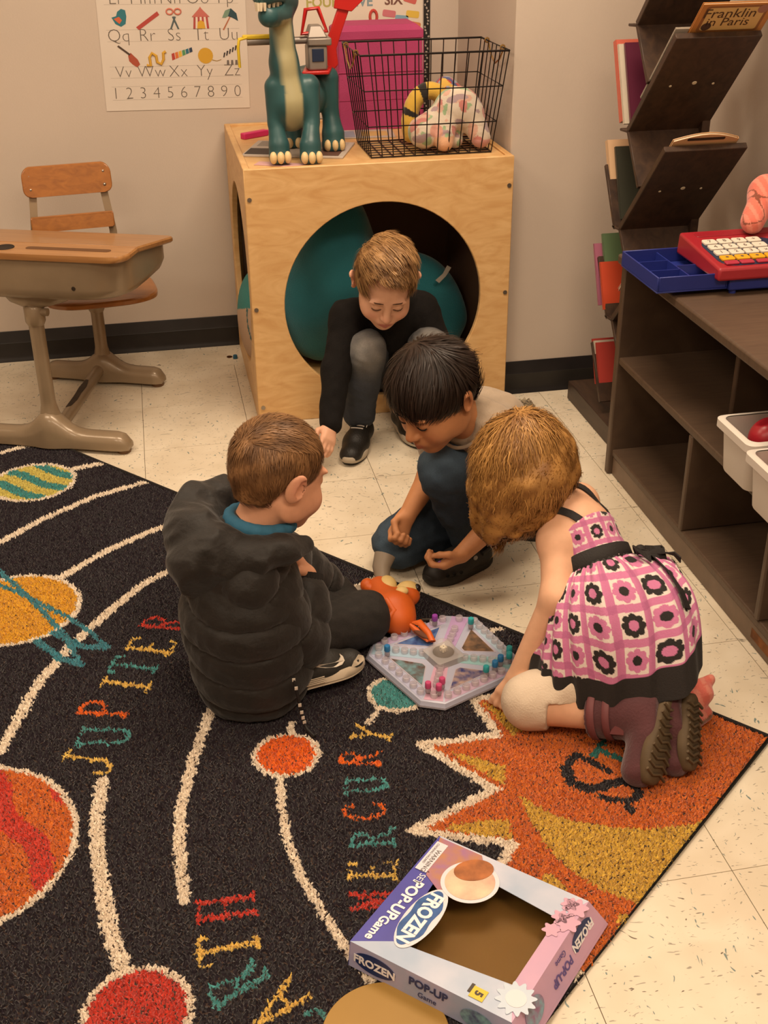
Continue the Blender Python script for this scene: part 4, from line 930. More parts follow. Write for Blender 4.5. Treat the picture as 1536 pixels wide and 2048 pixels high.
book('navy_book', 'navy and green book standing low in the bookcase', back_book(.362, 0, .080, 1.38), .15, .20, .010, '#5a7050')
book('pink_book', 'pink and navy picture book standing low in the bookcase', back_book(.362, 0, .100, 1.375), .18, .17, .008, '#9a5a70')
rb = book('yellow_book', 'red bordered yellow book standing low in the bookcase', back_book(.362, 0, .052, 1.365), .16, .13, .008, '#b84428')
flat('cover_panel', rrect(-.065, .012, .065, .118, .004), '#cfa02e', rb, Matrix.Identity(4), .0003); flat('cover_picture', rrect(-.055, .015, .06, .06, .004), '#b4aca0', rb, Matrix.Identity(4), .0007)
for k in range(3): book('thin_book', ('thin red book in the lowest bookcase pocket', 'thin white book between the red ones in the lowest pocket', 'thin red book in the lowest bookcase pocket')[k], back_book(.125, 0, .06 + .02 * k, 1.37), .15, .13, .006, ('#a83c34', '#c4b8a6', '#a83c34')[k], group='thin books in the lowest pocket')

# ================================================================== toy cash register on the low shelf
m_rg_red = mat('register_red', '#94202a', .4); m_rg_blue = mat('register_blue', '#232f7a', .4); m_key = mat('key_white', '#d3c8ba', .4); m_keyy = mat('key_yellow', '#d99a1c', .4); m_keyr = mat('key_red', '#a02a40', .4)
rg = empty('cash_register', 'red and blue toy cash register with its drawer open', 'cash register', (1.45, -.95, .601))
RXo, RYo, RZo = 1.45, -.95, .601
def rbox(lo, hi): return MB().box((lo[0] - RXo, lo[1] - RYo, lo[2] - RZo), (hi[0] - RXo, hi[1] - RYo, hi[2] - RZo))
rbox((1.335, -1.058, .609), (1.60, -.845, .636)).build('base', m_rg_blue, rg, bevel=.004)
for x in (1.35, 1.585):
    for y in (-1.045, -.86): MB().cyl((x - RXo, y - RYo, 0), (x - RXo, y - RYo, .009), .008, n=12).build('foot', m_rg_blue, rg, smooth=40)
def rz_(y): return .664 + (y + 1.07) * .10
MB().hexa([Vector((x - RXo, y - RYo, z - RZo)) for x, y, z in ((1.30, -1.07, .636), (1.61, -1.07, .636), (1.61, -.84, .636), (1.30, -.84, .636), (1.302, -1.066, rz_(-1.066)), (1.608, -1.066, rz_(-1.066)), (1.608, -.842, rz_(-.842)), (1.302, -.842, rz_(-.842)))]).build('housing', m_rg_red, rg, bevel=.006, seg=3)
KM = basis((-RXo, -RYo, -RZo), (1, 0, 0), (0, 1, .10))
def rk(x0, y0, x1, y1, m, nm, h=.004, z=0.0):
    M_ = basis((0, 0, 0), (1, 0, 0), (0, 1, .10)); cxk, cyk = (x0 + x1) / 2, (y0 + y1) / 2
    M2 = Matrix.Translation((cxk - RXo, cyk - RYo, rz_(cyk) - RZo + z)) @ M_.to_3x3().to_4x4(); w, d = (x1 - x0) / 2, (y1 - y0) / 2
    o = MB().prism(rrect(-w, -d, w, d, min(w, d) * .45, 4), 0, h).build(nm, m, rg, matrix=M2, bevel=.0008, seg=1); return M2
rk(1.318, -1.055, 1.50, -.905, m_navy, 'keypad', .001)
lab = iter('789+456-123x')
for j in range(3):
    for i in range(4):
        M2 = rk(1.325 + i * .036, -.937 - j * .032 + .006 * 0, 1.357 + i * .036, -.911 - j * .032, m_key, 'key', .005, .0012)
        text('key_label', next(lab), .018, m_ink, rg, M2 @ Matrix.Translation((0, 0, .0053)), .0001)
for i, ch in enumerate('$%.='):
    M2 = rk(1.325 + i * .036, -1.031, 1.357 + i * .036, -1.007, m_keyy, 'key', .005, .0012); text('key_label', '•', .03, m_ink, rg, M2 @ Matrix.Translation((0, 0, .0053)), .0001)
for i in range(2): rk(1.325 + i * .036, -1.052, 1.357 + i * .036, -1.034, m_keyr, 'key', .004, .0012)
rk(1.40, -1.052, 1.49, -1.036, m_keyr, 'key', .004, .0012)
rk(1.33, -.882, 1.59, -.856, mat('register_seam', '#8a1a26', .4), 'display_strip', .0015)
# drawer: tray with compartments
def tray(b, x0, x1, y0, y1, z0_, z1_, t=.004):
    return b.box((x0, y0, z0_), (x1, y1, z0_ + t)).box((x0, y0, z0_ + t), (x0 + t, y1, z1_)).box((x1 - t, y0, z0_ + t), (x1, y1, z1_)).box((x0 + t, y0, z0_ + t), (x1 - t, y0 + t, z1_)).box((x0 + t, y1 - t, z0_ + t), (x1 - t, y1, z1_))
b = tray(MB(), 1.167 - RXo, 1.334 - RXo, -1.05 - RYo, -.835 - RYo, .612 - RZo, .649 - RZo); dr = b.build('drawer', m_rg_blue, rg, bevel=.0012, seg=1)
for y in (-.905, -.975): rbox((1.172, y - .0015, .616), (1.252, y + .0015, .641)).build('drawer_divider', m_rg_blue, dr)
rbox((1.2505, -1.046, .616), (1.2535, -.839, .641)).build('drawer_divider', m_rg_blue, dr); rbox((1.2535, -.95, .616), (1.33, -.947, .641)).build('drawer_divider', m_rg_blue, dr)
bill = empty('play_money', 'white slip of play money lying in the open cash drawer', 'play money', (1.29, -1.0, .6165)); MB().loft([[Vector((x, -.035, z)), Vector((x, .035, z)), Vector((x, .035, z + .0006)), Vector((x, -.035, z + .0006))] for x, z in ((-.034, .014), (-.026, .004), (-.01, .0005), (.02, .0005), (.036, .003))]).build('slip', mat('slip_white', '#b9b6c0', .5), bill, smooth=60)

# coral patterned soft toys
m_coral = attr_mat('coral_plush', rough=.85, bump=(200, .3), sheen=.3)
def coral_cols(c1, c2, br, stripes=90):
    def f(V):
        c = np.tile(srgb(c1), (len(V), 1)); c[np.sin(V[:, 0] * stripes * 3 + V[:, 2] * stripes) > .3] = srgb(c2); m = np.abs(vnoise(V, 13, 21)) < .05; c[m] = srgb(br); return c
    return f
cg = empty('coral_plush', 'coral pink striped plush with brown swirls on the cash register', 'plush toy', (1.50, -.84, .689))
F = Field((1.40, -.98, .67), (1.66, -.68, .86), .003)
F.cone((1.462, -.885, .712), (1.515, -.825, .765), .027, .036, k=.015); F.cone((1.515, -.825, .765), (1.575, -.80, .775), .036, .03, k=.015); F.cone((1.575, -.80, .775), (1.60, -.85, .716), .03, .026, k=.012)
F.cut(lambda x, y, z: (.685 + (y + .86) * .10 + .001) - z); F.displace(lambda P: .002 * vnoise(P, 18, 3))
o = F.build('body', m_coral, cg, colors=coral_cols('#cf6a58', '#d77f6c', '#7a3c26')); o.location = (-1.50, .84, -.689)
cf = empty('pink_plush', 'coral pink plush with cream face lying behind the maroon boots', 'plush toy', (1.0, -1.79, RUGZ))
F = Field((.92, -1.88, .0), (1.10, -1.68, .13), .003)
F.cone((.985, -1.792, RUGZ + .016), (1.025, -1.775, RUGZ + .018), .018, .016, k=.01); F.cone((.99, -1.775, RUGZ + .03), (1.015, -1.765, RUGZ + .06), .026, .024, k=.015); F.cone((1.02, -1.755, RUGZ + .065), (1.045, -1.745, RUGZ + .072), .016, .011, k=.01); F.cone((.985, -1.75, RUGZ + .065), (.975, -1.74, RUGZ + .07), .015, .012, k=.01)
F.cut(lambda x, y, z: RUGZ - z); F.displace(lambda P: .002 * vnoise(P, 20, 5))
def cfc(V):
    c = coral_cols('#d0685a', '#d6806e', '#d0685a')(V); e = ((V[:, 0] - .985) / .015) ** 2 + ((V[:, 2] - RUGZ - .042) / .02) ** 2 < 1; c[e & (V[:, 1] < -1.775)] = srgb('#cdb094'); b = (V[:, 2] > RUGZ + .013) & (V[:, 2] < RUGZ + .024) & (V[:, 1] < -1.78); c[b] = srgb('#7a4a26'); return c
o = F.build('body', m_coral, cf, colors=cfc); o.location = (-1.0, 1.79, -RUGZ)

# ================================================================== plastic bins on the shelf
m_bin = mat('white_translucent_plastic', '#cfc6bc', .45, trans=0.0); m_clear = mat('cloudy_clear_plastic', '#b8b4aa', .3, trans=.75)
def tub(name, label, x0, x1, y0, y1, z, h, m, group=None, lip=.010, flare=.008):
    e = empty(name, label, 'bin', ((x0 + x1) / 2, (y0 + y1) / 2, z), 0, group); a, b_ = (x1 - x0) / 2, (y1 - y0) / 2
    R = lambda q, zz, d=0: [Vector((x, y, zz + (d * (y / b_) ** 2))) for x, y in rrect(-a + q, -b_ + q, a - q, b_ - q, .018, 5)]
    MB().loft([R(flare + .002, .001), R(flare, .006), R(.001, h - .02), R(0, h), R(.002, h), R(.0032, h - .02), R(flare + .003, .006), R(flare + .004, .004)], caps=True).build('body', m, e, smooth=45)
    MB().loft([R(-lip * .2, h - .022), R(-lip, h - .016), R(-lip, h), R(-lip * .3, h + .004), R(.002, h + .003)], caps=False).build('rim', m, e, smooth=45); return e
tub('white_bin', 'white plastic bin of red toys beside the cubby divider', 1.195, 1.47, -1.50, -1.365, .3365, .112, m_bin)
tub('white_bin', 'white plastic bin of red toys jutting furthest from the shelf', 1.178, 1.47, -1.665, -1.53, .3365, .112, m_bin)
tub('clear_bin', 'cloudy clear plastic bin standing in the lower cubby', 1.36, 1.60, -1.50, -1.345, .0745, .19, m_clear)
m_rtoy = mat('red_plastic_toy', '#9e1f2a', .35)
def ptoy(name, label, c, r, m, cat='toy'):
    e = empty(name, label, cat, (c[0], c[1], c[2] - r[2])); F = Field((c[0] - r[0] * 1.6, c[1] - r[1] * 1.6, c[2] - r[2] * 1.5), (c[0] + r[0] * 1.6, c[1] + r[1] * 1.6, c[2] + r[2] * 1.6), .003)
    F.ell(c, r, rz(.2, .3, .4), k=.01); F.cone((c[0] + r[0] * .5, c[1], c[2] + r[2] * .6), (c[0] + r[0], c[1], c[2] + r[2] * .8), r[2] * .4, k=.008); F.ell((c[0] - r[0] * .3, c[1], c[2] + r[2]), (r[0] * .5, r[1] * .35, r[2] * .35), k=.005, op='sub')
    o = F.build('body', m, e); o.location = (-c[0], -c[1], -(c[2] - r[2])); return e
ptoy('red_toy', 'rounded red plastic toy piled in the white bin by the divider', (1.275, -1.435, .425), (.055, .042, .045), m_rtoy); ptoy('teal_toy', 'small teal toy beneath the red toy in the white bin', (1.222, -1.455, .40), (.016, .026, .018), mat('teal_toy_plastic', '#2c5f62', .4))
ptoy('red_block', 'scarlet plastic toy heaped in the outermost white bin', (1.235, -1.60, .415), (.042, .045, .045), mat('scarlet_toy', '#b5301e', .4))
ptoy('red_block', 'orange red plastic toy deep in the outermost white bin', (1.33, -1.60, .415), (.05, .045, .04), mat('orange_toy', '#b5441e', .4))

# ================================================================== small things on the floor
MB().lathe([(0, .0002), (.0095, .0002), (.0098, .0008), (.0095, .0015), (0, .0015)], (0, 0, 0), 24).build('penny', mat('copper', '#6b3f1c', .35, .8), loc=(.296, .379, 0), smooth=40); tag(bpy.data.objects['penny'], 'brown coin lying flat on the floor by the cube', 'coin')
bc = MB().lathe([(.0075, 0), (.008, .001), (.007, .012), (.004, .013), (.0035, .004), (.0, .004)], (0, 0, 0), 18).build('bottle_cap', mat('blue_cap', '#24566e', .4), loc=(.314, .361, .0002), smooth=40); tag(bc, 'tiny blue cap standing on the floor beside the coin', 'cap')
sc = empty('plastic_wrapper', 'crumpled clear plastic wrapper on the floor beside the cube', 'wrapper', (1.12, -.23, .0))
g = 14; V = []; Fq = []
for i in range(g):
    for j in range(g): V.append((-.05 + .1 * i / (g - 1), -.035 + .07 * j / (g - 1), .002 + .012 * abs(math.sin(i * 1.7 + j * .6) * math.cos(j * 1.3 - i * .4))))
for i in range(g - 1):
    for j in range(g - 1): Fq.append((i * g + j, (i + 1) * g + j, (i + 1) * g + j + 1, i * g + j + 1))
b = MB(); b._add(V, Fq); w = b.build('film', mat('clear_film', '#d8d2c6', .1, trans=.95, ior=1.1), sc, smooth=30); sdm = w.modifiers.new('s', 'SOLIDIFY'); sdm.thickness = .0004
ds = MB().lathe([(0, 0), (.0895, 0), (.0905, .0008), (.0895, .0022), (.087, .0025), (0, .0022)], (0, 0, 0), 72).build('cardboard_disc', mat('kraft_gold', '#9a7636', .55, var=(5, .06)), loc=(.297, -2.336, RUGZ + .0005), smooth=40); tag(ds, 'round tan cardboard disc lying on the rug by the game box', 'disc')

# ================================================================== pop-up game: board, cups, pegs, dome
gb = empty('game_board', 'pastel plastic pop-up game board with clear dome on the rug', 'board game', (.585, -1.488, RUGZ))
oct_ = [(.453, -1.406), (.434, -1.447), (.507, -1.62), (.552, -1.64), (.708, -1.572), (.734, -1.508), (.690, -1.356), (.628, -1.336)]
G0 = Vector((.585, -1.488, 0)); L2 = [Vector((x, y, 0)) - G0 for x, y in oct_]
m_gb = mat('board_clear_rim', '#b8b2bc', .25, trans=.5); BZ = .013
def ring_at(q, z): return [v * q + Vector((0, 0, z)) for v in L2]
MB().loft([ring_at(1.0, .001), ring_at(1.012, .003), ring_at(.985, BZ - .001), ring_at(.97, BZ)]).build('base', mat('board_lilac', '#aeb0c4', .3), gb, smooth=30)
MB().loft([ring_at(1.02, .0), ring_at(1.03, .002), ring_at(1.02, .005), ring_at(1.0, .004)]).build('edge', m_gb, gb, smooth=30)
mid = [(L2[0] + L2[1]) / 2, (L2[2] + L2[3]) / 2, (L2[4] + L2[5]) / 2, (L2[6] + L2[7]) / 2]
cor = [(0, 1), (2, 3), (4, 5), (6, 7)]
armc = ['#9fb9cc', '#cda3b8', '#93bcc0', '#b093bc']; sidec = ['#b0b2cc', '#c0a6be', '#a4b8c8', '#b4a2c2']; picc = ['#5b4038', '#3a4278', '#4a4038', '#2f3f72']; figc = ['#6f98a0', '#b39a90', '#8a6a50', '#5a7cae']
for i in range(4):
    a, b2 = L2[cor[i][0]], L2[cor[i][1]]; n_ = mid[i].normalized(); t_ = Vector((-n_.y, n_.x, 0)); l_ = mid[i].length
    pl = lambda *pts: [tuple((n_ * u + t_ * v).xy) for u, v in pts]
    MB().prism(pl((.03, -.014), (l_ * .80, -.017), (l_ * .955, -.019), (l_ * .955, .019), (l_ * .80, .017), (.03, .014)), BZ, BZ + .0006).build('start_lane', mat('lane_' + str(i), armc[i], .35), gb)
    # long side band and picture wedge between this corner and the next
    j = (i + 1) % 4; n2 = mid[j].normalized(); p1, p2 = L2[cor[i][1]], L2[cor[j][0]]
    MB().prism([tuple((p1 * .955).xy), tuple((p2 * .955).xy), tuple((p2 * .80).xy), tuple((p1 * .80).xy)], BZ, BZ + .0005).build('track_band', mat('band_' + str(i), sidec[i], .35), gb)
    c_ = (p1 + p2) / 2; q1 = p1 * .76 + (p2 - p1) * .06; q2 = p2 * .76 - (p2 - p1) * .06; q0 = (n_ + n2).normalized() * .047
    e0 = q0 + (p1 - p2).normalized() * .006; e1 = q0 + (p2 - p1).normalized() * .006
    MB().prism([tuple(v.xy) for v in (q1, q2, e1, e0)], BZ, BZ + .0008).build('picture_frame', mat('frame_pale', '#b4acb8', .4), gb)
    cc = (q1 + q2 + e0 + e1) / 4; sk = lambda v: cc + (v - cc) * .9
    MB().prism([tuple(sk(v).xy) for v in (q1, q2, e1, e0)], BZ + .0008, BZ + .0012).build('picture', mat('pic_' + str(i), picc[i], .3, var=(60, .5), col2=figc[i]), gb)
m_cup = mat('clear_cup', '#d9d0d4', .15, alpha=.42)
cupme = MB().lathe([(.0078, 0), (.0082, .002), (.0075, .010), (.0068, .0105), (.0062, .009), (.006, .003), (0, .003)], (0, 0, 0), 16).mesh('cup', 45); cupme.materials.append(m_cup)
spots = []
for i in range(4):
    p1, p2 = L2[cor[i][1]], L2[cor[(i + 1) % 4][0]]
    for k in range(7): spots.append(p1 * .88 + (p2 * .88 - p1 * .88) * ((k + .35) / 6.7))
    spots.append(mid[i] * .88)
    for k in range(4): spots.append(mid[i].normalized() * (.044 + k * .0185))
for v in spots: add('cup', cupme, None, gb, (v.x, v.y, BZ + .0005))
MB().loft([[Vector((x, y, z)) for x, y in rrect(-w, -w, w, w, .006, 4)] for w, z in ((.034, BZ), (.032, BZ + .012), (.027, BZ + .014))]).build('dome_base', mat('frosted_clear', '#c3bdbd', .25, alpha=.6), gb, matrix=Matrix.Rotation(.35, 4, 'Z'), smooth=30)
MB().lathe([(.0235, BZ + .014), (.024, BZ + .019), (.0225, BZ + .028), (.0175, BZ + .036), (.009, BZ + .0405), (.0, BZ + .0415)], (0, 0, 0), 32).build('dome', mat('dome_clear', '#efe8e0', .05, alpha=.22), gb, smooth=80)
MB().lathe([(0, BZ + .0142), (.022, BZ + .0142), (.022, BZ + .0146), (0, BZ + .0146)], (0, 0, 0), 24).build('popper_plate', mat('popper_dark', '#5a5048', .4), gb)
die = empty('die', 'cream die under the clear dome of the game board', 'die', (.585, -1.487, RUGZ + BZ + .0148), .5)
MB().box((-.006, -.006, 0), (.006, .006, .012)).build('cube', mat('die_cream', '#dccfb4', .4), die, bevel=.0015)
for x, y, z in ((0, 0, .0121), (-.0061, .002, .008), (-.0061, -.002, .004), (.002, -.0061, .008), (-.002, -.0061, .004), (.0025, -.0061, .004)): MB().ball((x, y, z), .0011, 8, 6).build('pip', m_ink, die)
PEGC = {'purple': '#8a3f9e', 'teal': '#2f9aa0', 'blue': '#2a72a8', 'pink': '#c04a78'}
pegd = [('purple', .594, -1.373, 'purple peg standing alone at the edge of the game board'), ('teal', .666, -1.40, 'teal peg near the far corner of the game board'), ('blue', .473, -1.462, 'light blue peg on the blue corner of the game board'), ('teal', .652, -1.572, 'teal peg standing closest to the blue pair of pegs'),
        ('blue', .674, -1.559, 'blue peg next to the teal peg on the board'), ('blue', .690, -1.543, 'blue peg between the other blue peg and the teal pair'), ('teal', .710, -1.537, 'teal peg of the pair by the board corner'), ('teal', .716, -1.517, 'teal peg of the pair by the board corner'),
        ('pink', .527, -1.600, 'pink peg at the rim of the pink board corner'), ('pink', .546, -1.611, 'pink peg at the rim of the pink board corner'), ('pink', .557, -1.592, 'pink peg standing behind the other two pink pegs')]
m_pegstem = mat('peg_clear_stem', '#bfb3b8', .2, trans=.5)
for c, x, y, lb in pegd:
    e = empty('game_peg', lb, 'game peg', (x, y, RUGZ + BZ + .0036), 0, 'pegs on the game board')
    MB().lathe([(0, 0), (.0052, 0), (.0058, .002), (.0056, .011), (0, .011)], (0, 0, 0), 14).build('stem', m_pegstem, e, smooth=45); MB().lathe([(.006, .011), (.0066, .012), (.0062, .0235), (.0052, .0245), (0, .0242)], (0, 0, 0), 16).build('cap', mat('peg_' + c, PEGC[c], .35), e, smooth=45)

# ================================================================== game box
bx = empty('game_box', 'open lilac and blue pop-up game box with a big window', 'game box', (.46, -2.20, RUGZ + .0012))
O = Vector((.46, -2.20, RUGZ)); zt = .047
Tt = [Vector((.45, -2.019, zt + RUGZ)) - O, Vector((.27, -2.203, zt + RUGZ)) - O, Vector((.463, -2.386, zt + RUGZ)) - O, Vector((.640, -2.201, zt + RUGZ)) - O]
Bt = [Vector((.452, -2.012, RUGZ)) - O, Vector((.266, -2.205, RUGZ)) - O, Vector((.479, -2.406, RUGZ)) - O, Vector((.672, -2.209, RUGZ)) - O]
Wn = [Vector((.336, -2.217, 0)), Vector((.452, -2.073, 0)), Vector((.582, -2.223, 0)), Vector((.482, -2.326, 0))]; Wn = [Vector((v.x - O.x, v.y - O.y, zt)) for v in Wn]
m_bl = mat('box_light_blue', '#9fb0c8', .25, var=(9, .1), col2='#c3c6d6'); m_pu = mat('box_purple_blue', '#4c4a9c', .3, var=(12, .12)); m_li = mat('box_lilac_pink', '#a98fb0', .28, var=(8, .1), col2='#c49ab4'); m_kr = mat('kraft_inside', '#8a6a36', .6, var=(4, .06)); m_wh = mat('box_white_print', '#d4cfd6', .35); m_fz = mat('logo_blue', '#31568f', .3, var=(60, .2)); m_dkb = mat('logo_navy', '#23315f', .35)
def quad(name, p, m, par=None, t=.0008):
    n_ = (p[1] - p[0]).cross(p[2] - p[1]).normalized() * t
    return MB().hexa([q - n_ for q in p] + list(p)).build(name, m, par or bx)
Tb = Tt[::-1]; 
quad('top_band', [Tt[0], Tt[1], Wn[0], Wn[1]], m_pu); quad('top_band', [Tt[1], Tt[2], Wn[3], Wn[0]], m_bl); quad('top_band', [Tt[2], Tt[3], Wn[2], Wn[3]], m_li); quad('top_band', [Tt[3], Tt[0], Wn[1], Wn[2]], m_bl)
quad('side_panel', [Bt[1], Bt[2], Tt[2], Tt[1]], mat('box_side_blue', '#8f9fbc', .28, var=(14, .12), col2='#b0a8c8')); quad('side_panel', [Bt[2], Bt[3], Tt[3], Tt[2]], m_li); quad('side_panel', [Bt[3], Bt[0], Tt[0], Tt[3]], m_li); quad('side_panel', [Bt[0], Bt[1], Tt[1], Tt[0]], m_pu)
quad('inner_tray', [v * .985 + Vector((0, 0, .004)) for v in Bt], m_kr, t=.002)
for i in range(4): a, b2 = Tt[i] * .97, Tt[(i + 1) % 4] * .97; quad('inner_wall', [Vector((b2.x, b2.y, zt - .002)), Vector((a.x, a.y, zt - .002)), Vector((a.x, a.y, .005)), Vector((b2.x, b2.y, .005))], m_kr)
fm = quad('window_film', [Wn[0] + Vector((0, 0, -.001)), Wn[3] + Vector((0, 0, -.001)), Wn[2] + Vector((0, 0, -.001)), Wn[1] + Vector((0, 0, -.001))], mat('window_film', '#e6e0d8', .08, trans=1.0, ior=1.05), t=.0003)
d1 = (Tt[1] - Tt[0]).normalized(); d2 = (Tt[2] - Tt[1]).normalized()
def onbox(u, v, z=.0009): return Tt[0] + d1 * u + d2 * v + Vector((0, 0, z))      # u from the far corner towards the near-left corner, v across
m_wt = mat('box_white_ink', '#e6e2e6', .4)
text('box_lettering', 'POP-UP', .026, m_wt, bx, basis(onbox(.147, .024), d1, d2), .0002, bold=.0008); text('box_lettering', 'Game', .021, m_wt, bx, basis(onbox(.215, .02), d1, d2), .0002, bold=.0006); text('box_lettering', '1 SET', .015, m_wt, bx, basis(onbox(.093, .022), d1, d2), .0002)
lg = [onbox(.165 + .060 * math.cos(a), .064 + .021 * math.sin(a) * (1 + .12 * math.cos(6 * a)), .0012) for a in np.linspace(0, 2 * math.pi, 40)[:-1]]
wl = [onbox(.165 + .065 * math.cos(a), .066 + .026 * math.sin(a), .0008) for a in np.linspace(0, 2 * math.pi, 40)[:-1]]
def patch(name, pts, m, t=.0004):
    n = len(pts); c_ = sum((Vector(p) for p in pts), Vector()) / n; up = Vector((0, 0, t)); b = MB()
    sg = 1 if sum((Vector(pts[i]) - c_).cross(Vector(pts[(i + 1) % n]) - c_).z for i in range(n)) > 0 else -1
    P_ = [Vector(p) for p in (pts if sg > 0 else pts[::-1])]
    b._add([p for p in P_] + [p + up for p in P_] + [c_ + up], [(i, (i + 1) % n, n + (i + 1) % n, n + i) for i in range(n)] + [(n + i, n + (i + 1) % n, 2 * n) for i in range(n)])
    return b.build(name, m, bx)
patch('logo_outline', wl, m_wh); patch('logo_plate', lg, m_fz)
text('box_lettering', 'FROZEN', .031, m_wt, bx, basis(onbox(.166, .064, .0019), d1, d2), .0002, bold=.0012, sx=.9)
pic_ = [onbox(.003, .004), onbox(.075, .004), onbox(.075, .085), onbox(.003, .072)]
patch('picture_panel', [onbox(u, v, .0007) for u, v in ((.004, .003), (.086, .026), (.112, .072), (.085, .10), (.03, .10), (.004, .08))], mat('picture_rose', '#9a6a8a', .35, var=(40, .5), col2='#b07a50'))
patch('warning_label', [onbox(u, v, .0012) for u, v in ((.014, .004), (.083, .004), (.083, .024), (.014, .024))], m_wh); text('box_lettering', 'WARNING:', .011, m_ink, bx, basis(onbox(.058, .017, .0018), d1, d2), .0001); text('box_lettering', 'CHOKING HAZARD', .0055, m_ink, bx, basis(onbox(.043, .009, .0018), d1, d2), .0001)
tcn = Vector((.472, -2.128, 0)) - Vector((O.x, O.y, 0)); tabp = [Vector((tcn.x + .046 * math.cos(a), tcn.y + .043 * math.sin(a), zt + .0014)) for a in np.linspace(0, 2 * math.pi, 48)[:-1]]
patch('round_tab', tabp, m_wh); patch('round_picture', [Vector((tcn.x + (p.x - tcn.x) * .86, tcn.y + (p.y - tcn.y) * .86, zt + .0019)) for p in tabp], mat('picture_peach', '#c39a86', .35, var=(26, .5), col2='#d6c4a4'))
patch('round_picture', [Vector((tcn.x + .012 + .032 * math.cos(a), tcn.y + .022 + .022 * math.sin(a), zt + .0024)) for a in np.linspace(0, 6.28, 30)[:-1]], mat('picture_auburn', '#9a5a2c', .35, var=(40, .35)))
# pink lace on the side strip, star sticker, yellow price sticker
n_s = (Tt[3] - Tt[2]).normalized(); dn_ = ((Bt[2] + Bt[3]) / 2 - (Tt[2] + Tt[3]) / 2).normalized()
for u, v in ((.235, .012), (.232, -.016), (.205, .010), (.20, -.014), (.175, .008)):
    c_ = Tt[2] + n_s * u + d2 * v * .7 + Vector((0, 0, .0007)); patch('lace_flower', [c_ + n_s * (.017 * (1 + .22 * math.cos(6 * a)) * math.cos(a)) + d2 * (.017 * (1 + .22 * math.cos(6 * a)) * math.sin(a)) + Vector((0, 0, 0)) for a in np.linspace(0, 6.28, 37)[:-1]] if v <= 0 else [c_ + n_s * (.012 * (1 + .22 * math.cos(6 * a)) * math.cos(a)) - d2 * .03 + d2 * (.012 * (1 + .22 * math.cos(6 * a)) * math.sin(a)) for a in np.linspace(0, 6.28, 37)[:-1]], mat('lace_pink', '#c79ab0', .35))
sm = Tt[2] + (Wn[3] - Tt[2]) * .45 + Vector((0, 0, .0008)) + n_s * .012; patch('snowflake_sticker', [sm + n_s * (.026 * (1 + .16 * math.cos(12 * a)) * math.cos(a)) + d2 * (.026 * (1 + .16 * math.cos(12 * a)) * math.sin(a)) for a in np.linspace(0, 6.283, 73)[:-1]], mat('sticker_ice', '#b9c6d6', .3)); patch('snowflake_core', [sm + Vector((0, 0, .0005)) + n_s * (.015 * math.cos(a)) + d2 * (.015 * math.sin(a)) for a in np.linspace(0, 6.283, 25)[:-1]], m_wh)
ps = Tt[1] + d2 * .205 - d1 * .017 + Vector((0, 0, .0008)); patch('price_sticker', [ps + d2 * a + d1 * b_ for a, b_ in ((-.011, -.010), (-.011, .010), (.011, .010), (.011, -.010))], mat('sticker_yellow', '#d8b420', .4)); patch('sticker_tab', [ps + d2 * a + d1 * b_ for a, b_ in ((-.016, -.012), (-.016, .004), (-.011, .004), (-.011, -.012))], m_ink); text('price', '5', .016, m_ink, bx, basis(ps + Vector((0, 0, .0006)), d1, d2), .0001, bold=.0008)
sn = (Bt[2] - Bt[1]).cross(Tt[1] - Bt[1]).normalized(); su = (Tt[1] - Bt[1]).normalized()
def onside(u, h, z=.0006): return Bt[1] + d2 * u + su * h + sn * z
def spatch(name, c, rx, ry, m, z=.0006): 
    pts = [onside(c[0] + rx * math.cos(a), c[1] + ry * math.sin(a), z) for a in np.linspace(0, 6.283, 33)[:-1]]; MB().loft([pts, [p + sn * .0004 for p in pts]]).build(name, m, bx)
spatch('logo_plate', (.045, .023), .036, .017, m_dkb); text('box_lettering', 'FROZEN', .019, m_wt, bx, basis(onside(.045, .022, .0014), d2, su), .0002, bold=.0006)
text('box_lettering', 'POP-UP', .019, m_dkb, bx, basis(onside(.135, .031, .001), d2, su), .0002, bold=.0006); text('box_lettering', 'Game', .013, m_dkb, bx, basis(onside(.135, .013, .001), d2, su), .0002)
spatch('board_picture', (.215, .02), .026, .016, mat('pic_board', '#4a4a70', .3, var=(90, .5), col2='#7ba0a8'))
rn = (Bt[3] - Bt[2]).cross(Tt[2] - Bt[2]).normalized(); ru = (Bt[2] - Tt[2]).normalized()
def onr(u, h, z=.0006): return Tt[3] - n_s * u + ru * h + rn * z
def rpatch(name, c, rx, ry, m, z=.0006):
    pts = [onr(c[0] + rx * math.cos(a), c[1] + ry * math.sin(a), z) for a in np.linspace(0, 6.283, 33)[:-1]]; MB().loft([pts, [p + rn * .0004 for p in pts]]).build(name, m, bx)
rpatch('logo_plate', (.045, .024), .034, .016, m_dkb); text('box_lettering', 'FROZEN', .018, m_wt, bx, basis(onr(.045, .026, .0014), -n_s, -ru), .0002, bold=.0006) if False else text('box_lettering', 'FROZEN', .018, m_wt, bx, basis(onr(.045, .024, .0014), -n_s, rn.cross(-n_s)), .0002, bold=.0006)
text('box_lettering', 'POP-UP', .018, mat('ink_violet', '#5a4a86', .4), bx, basis(onr(.118, .030, .001), -n_s, rn.cross(-n_s)), .0002, bold=.0006); text('box_lettering', 'Game', .013, mat('ink_violet', '#5a4a86', .4), bx, basis(onr(.112, .012, .001), -n_s, rn.cross(-n_s)), .0002)
rpatch('board_picture', (.205, .024), .026, .018, mat('pic_board2', '#7ba0b0', .3, var=(90, .5), col2='#8a5a80'))

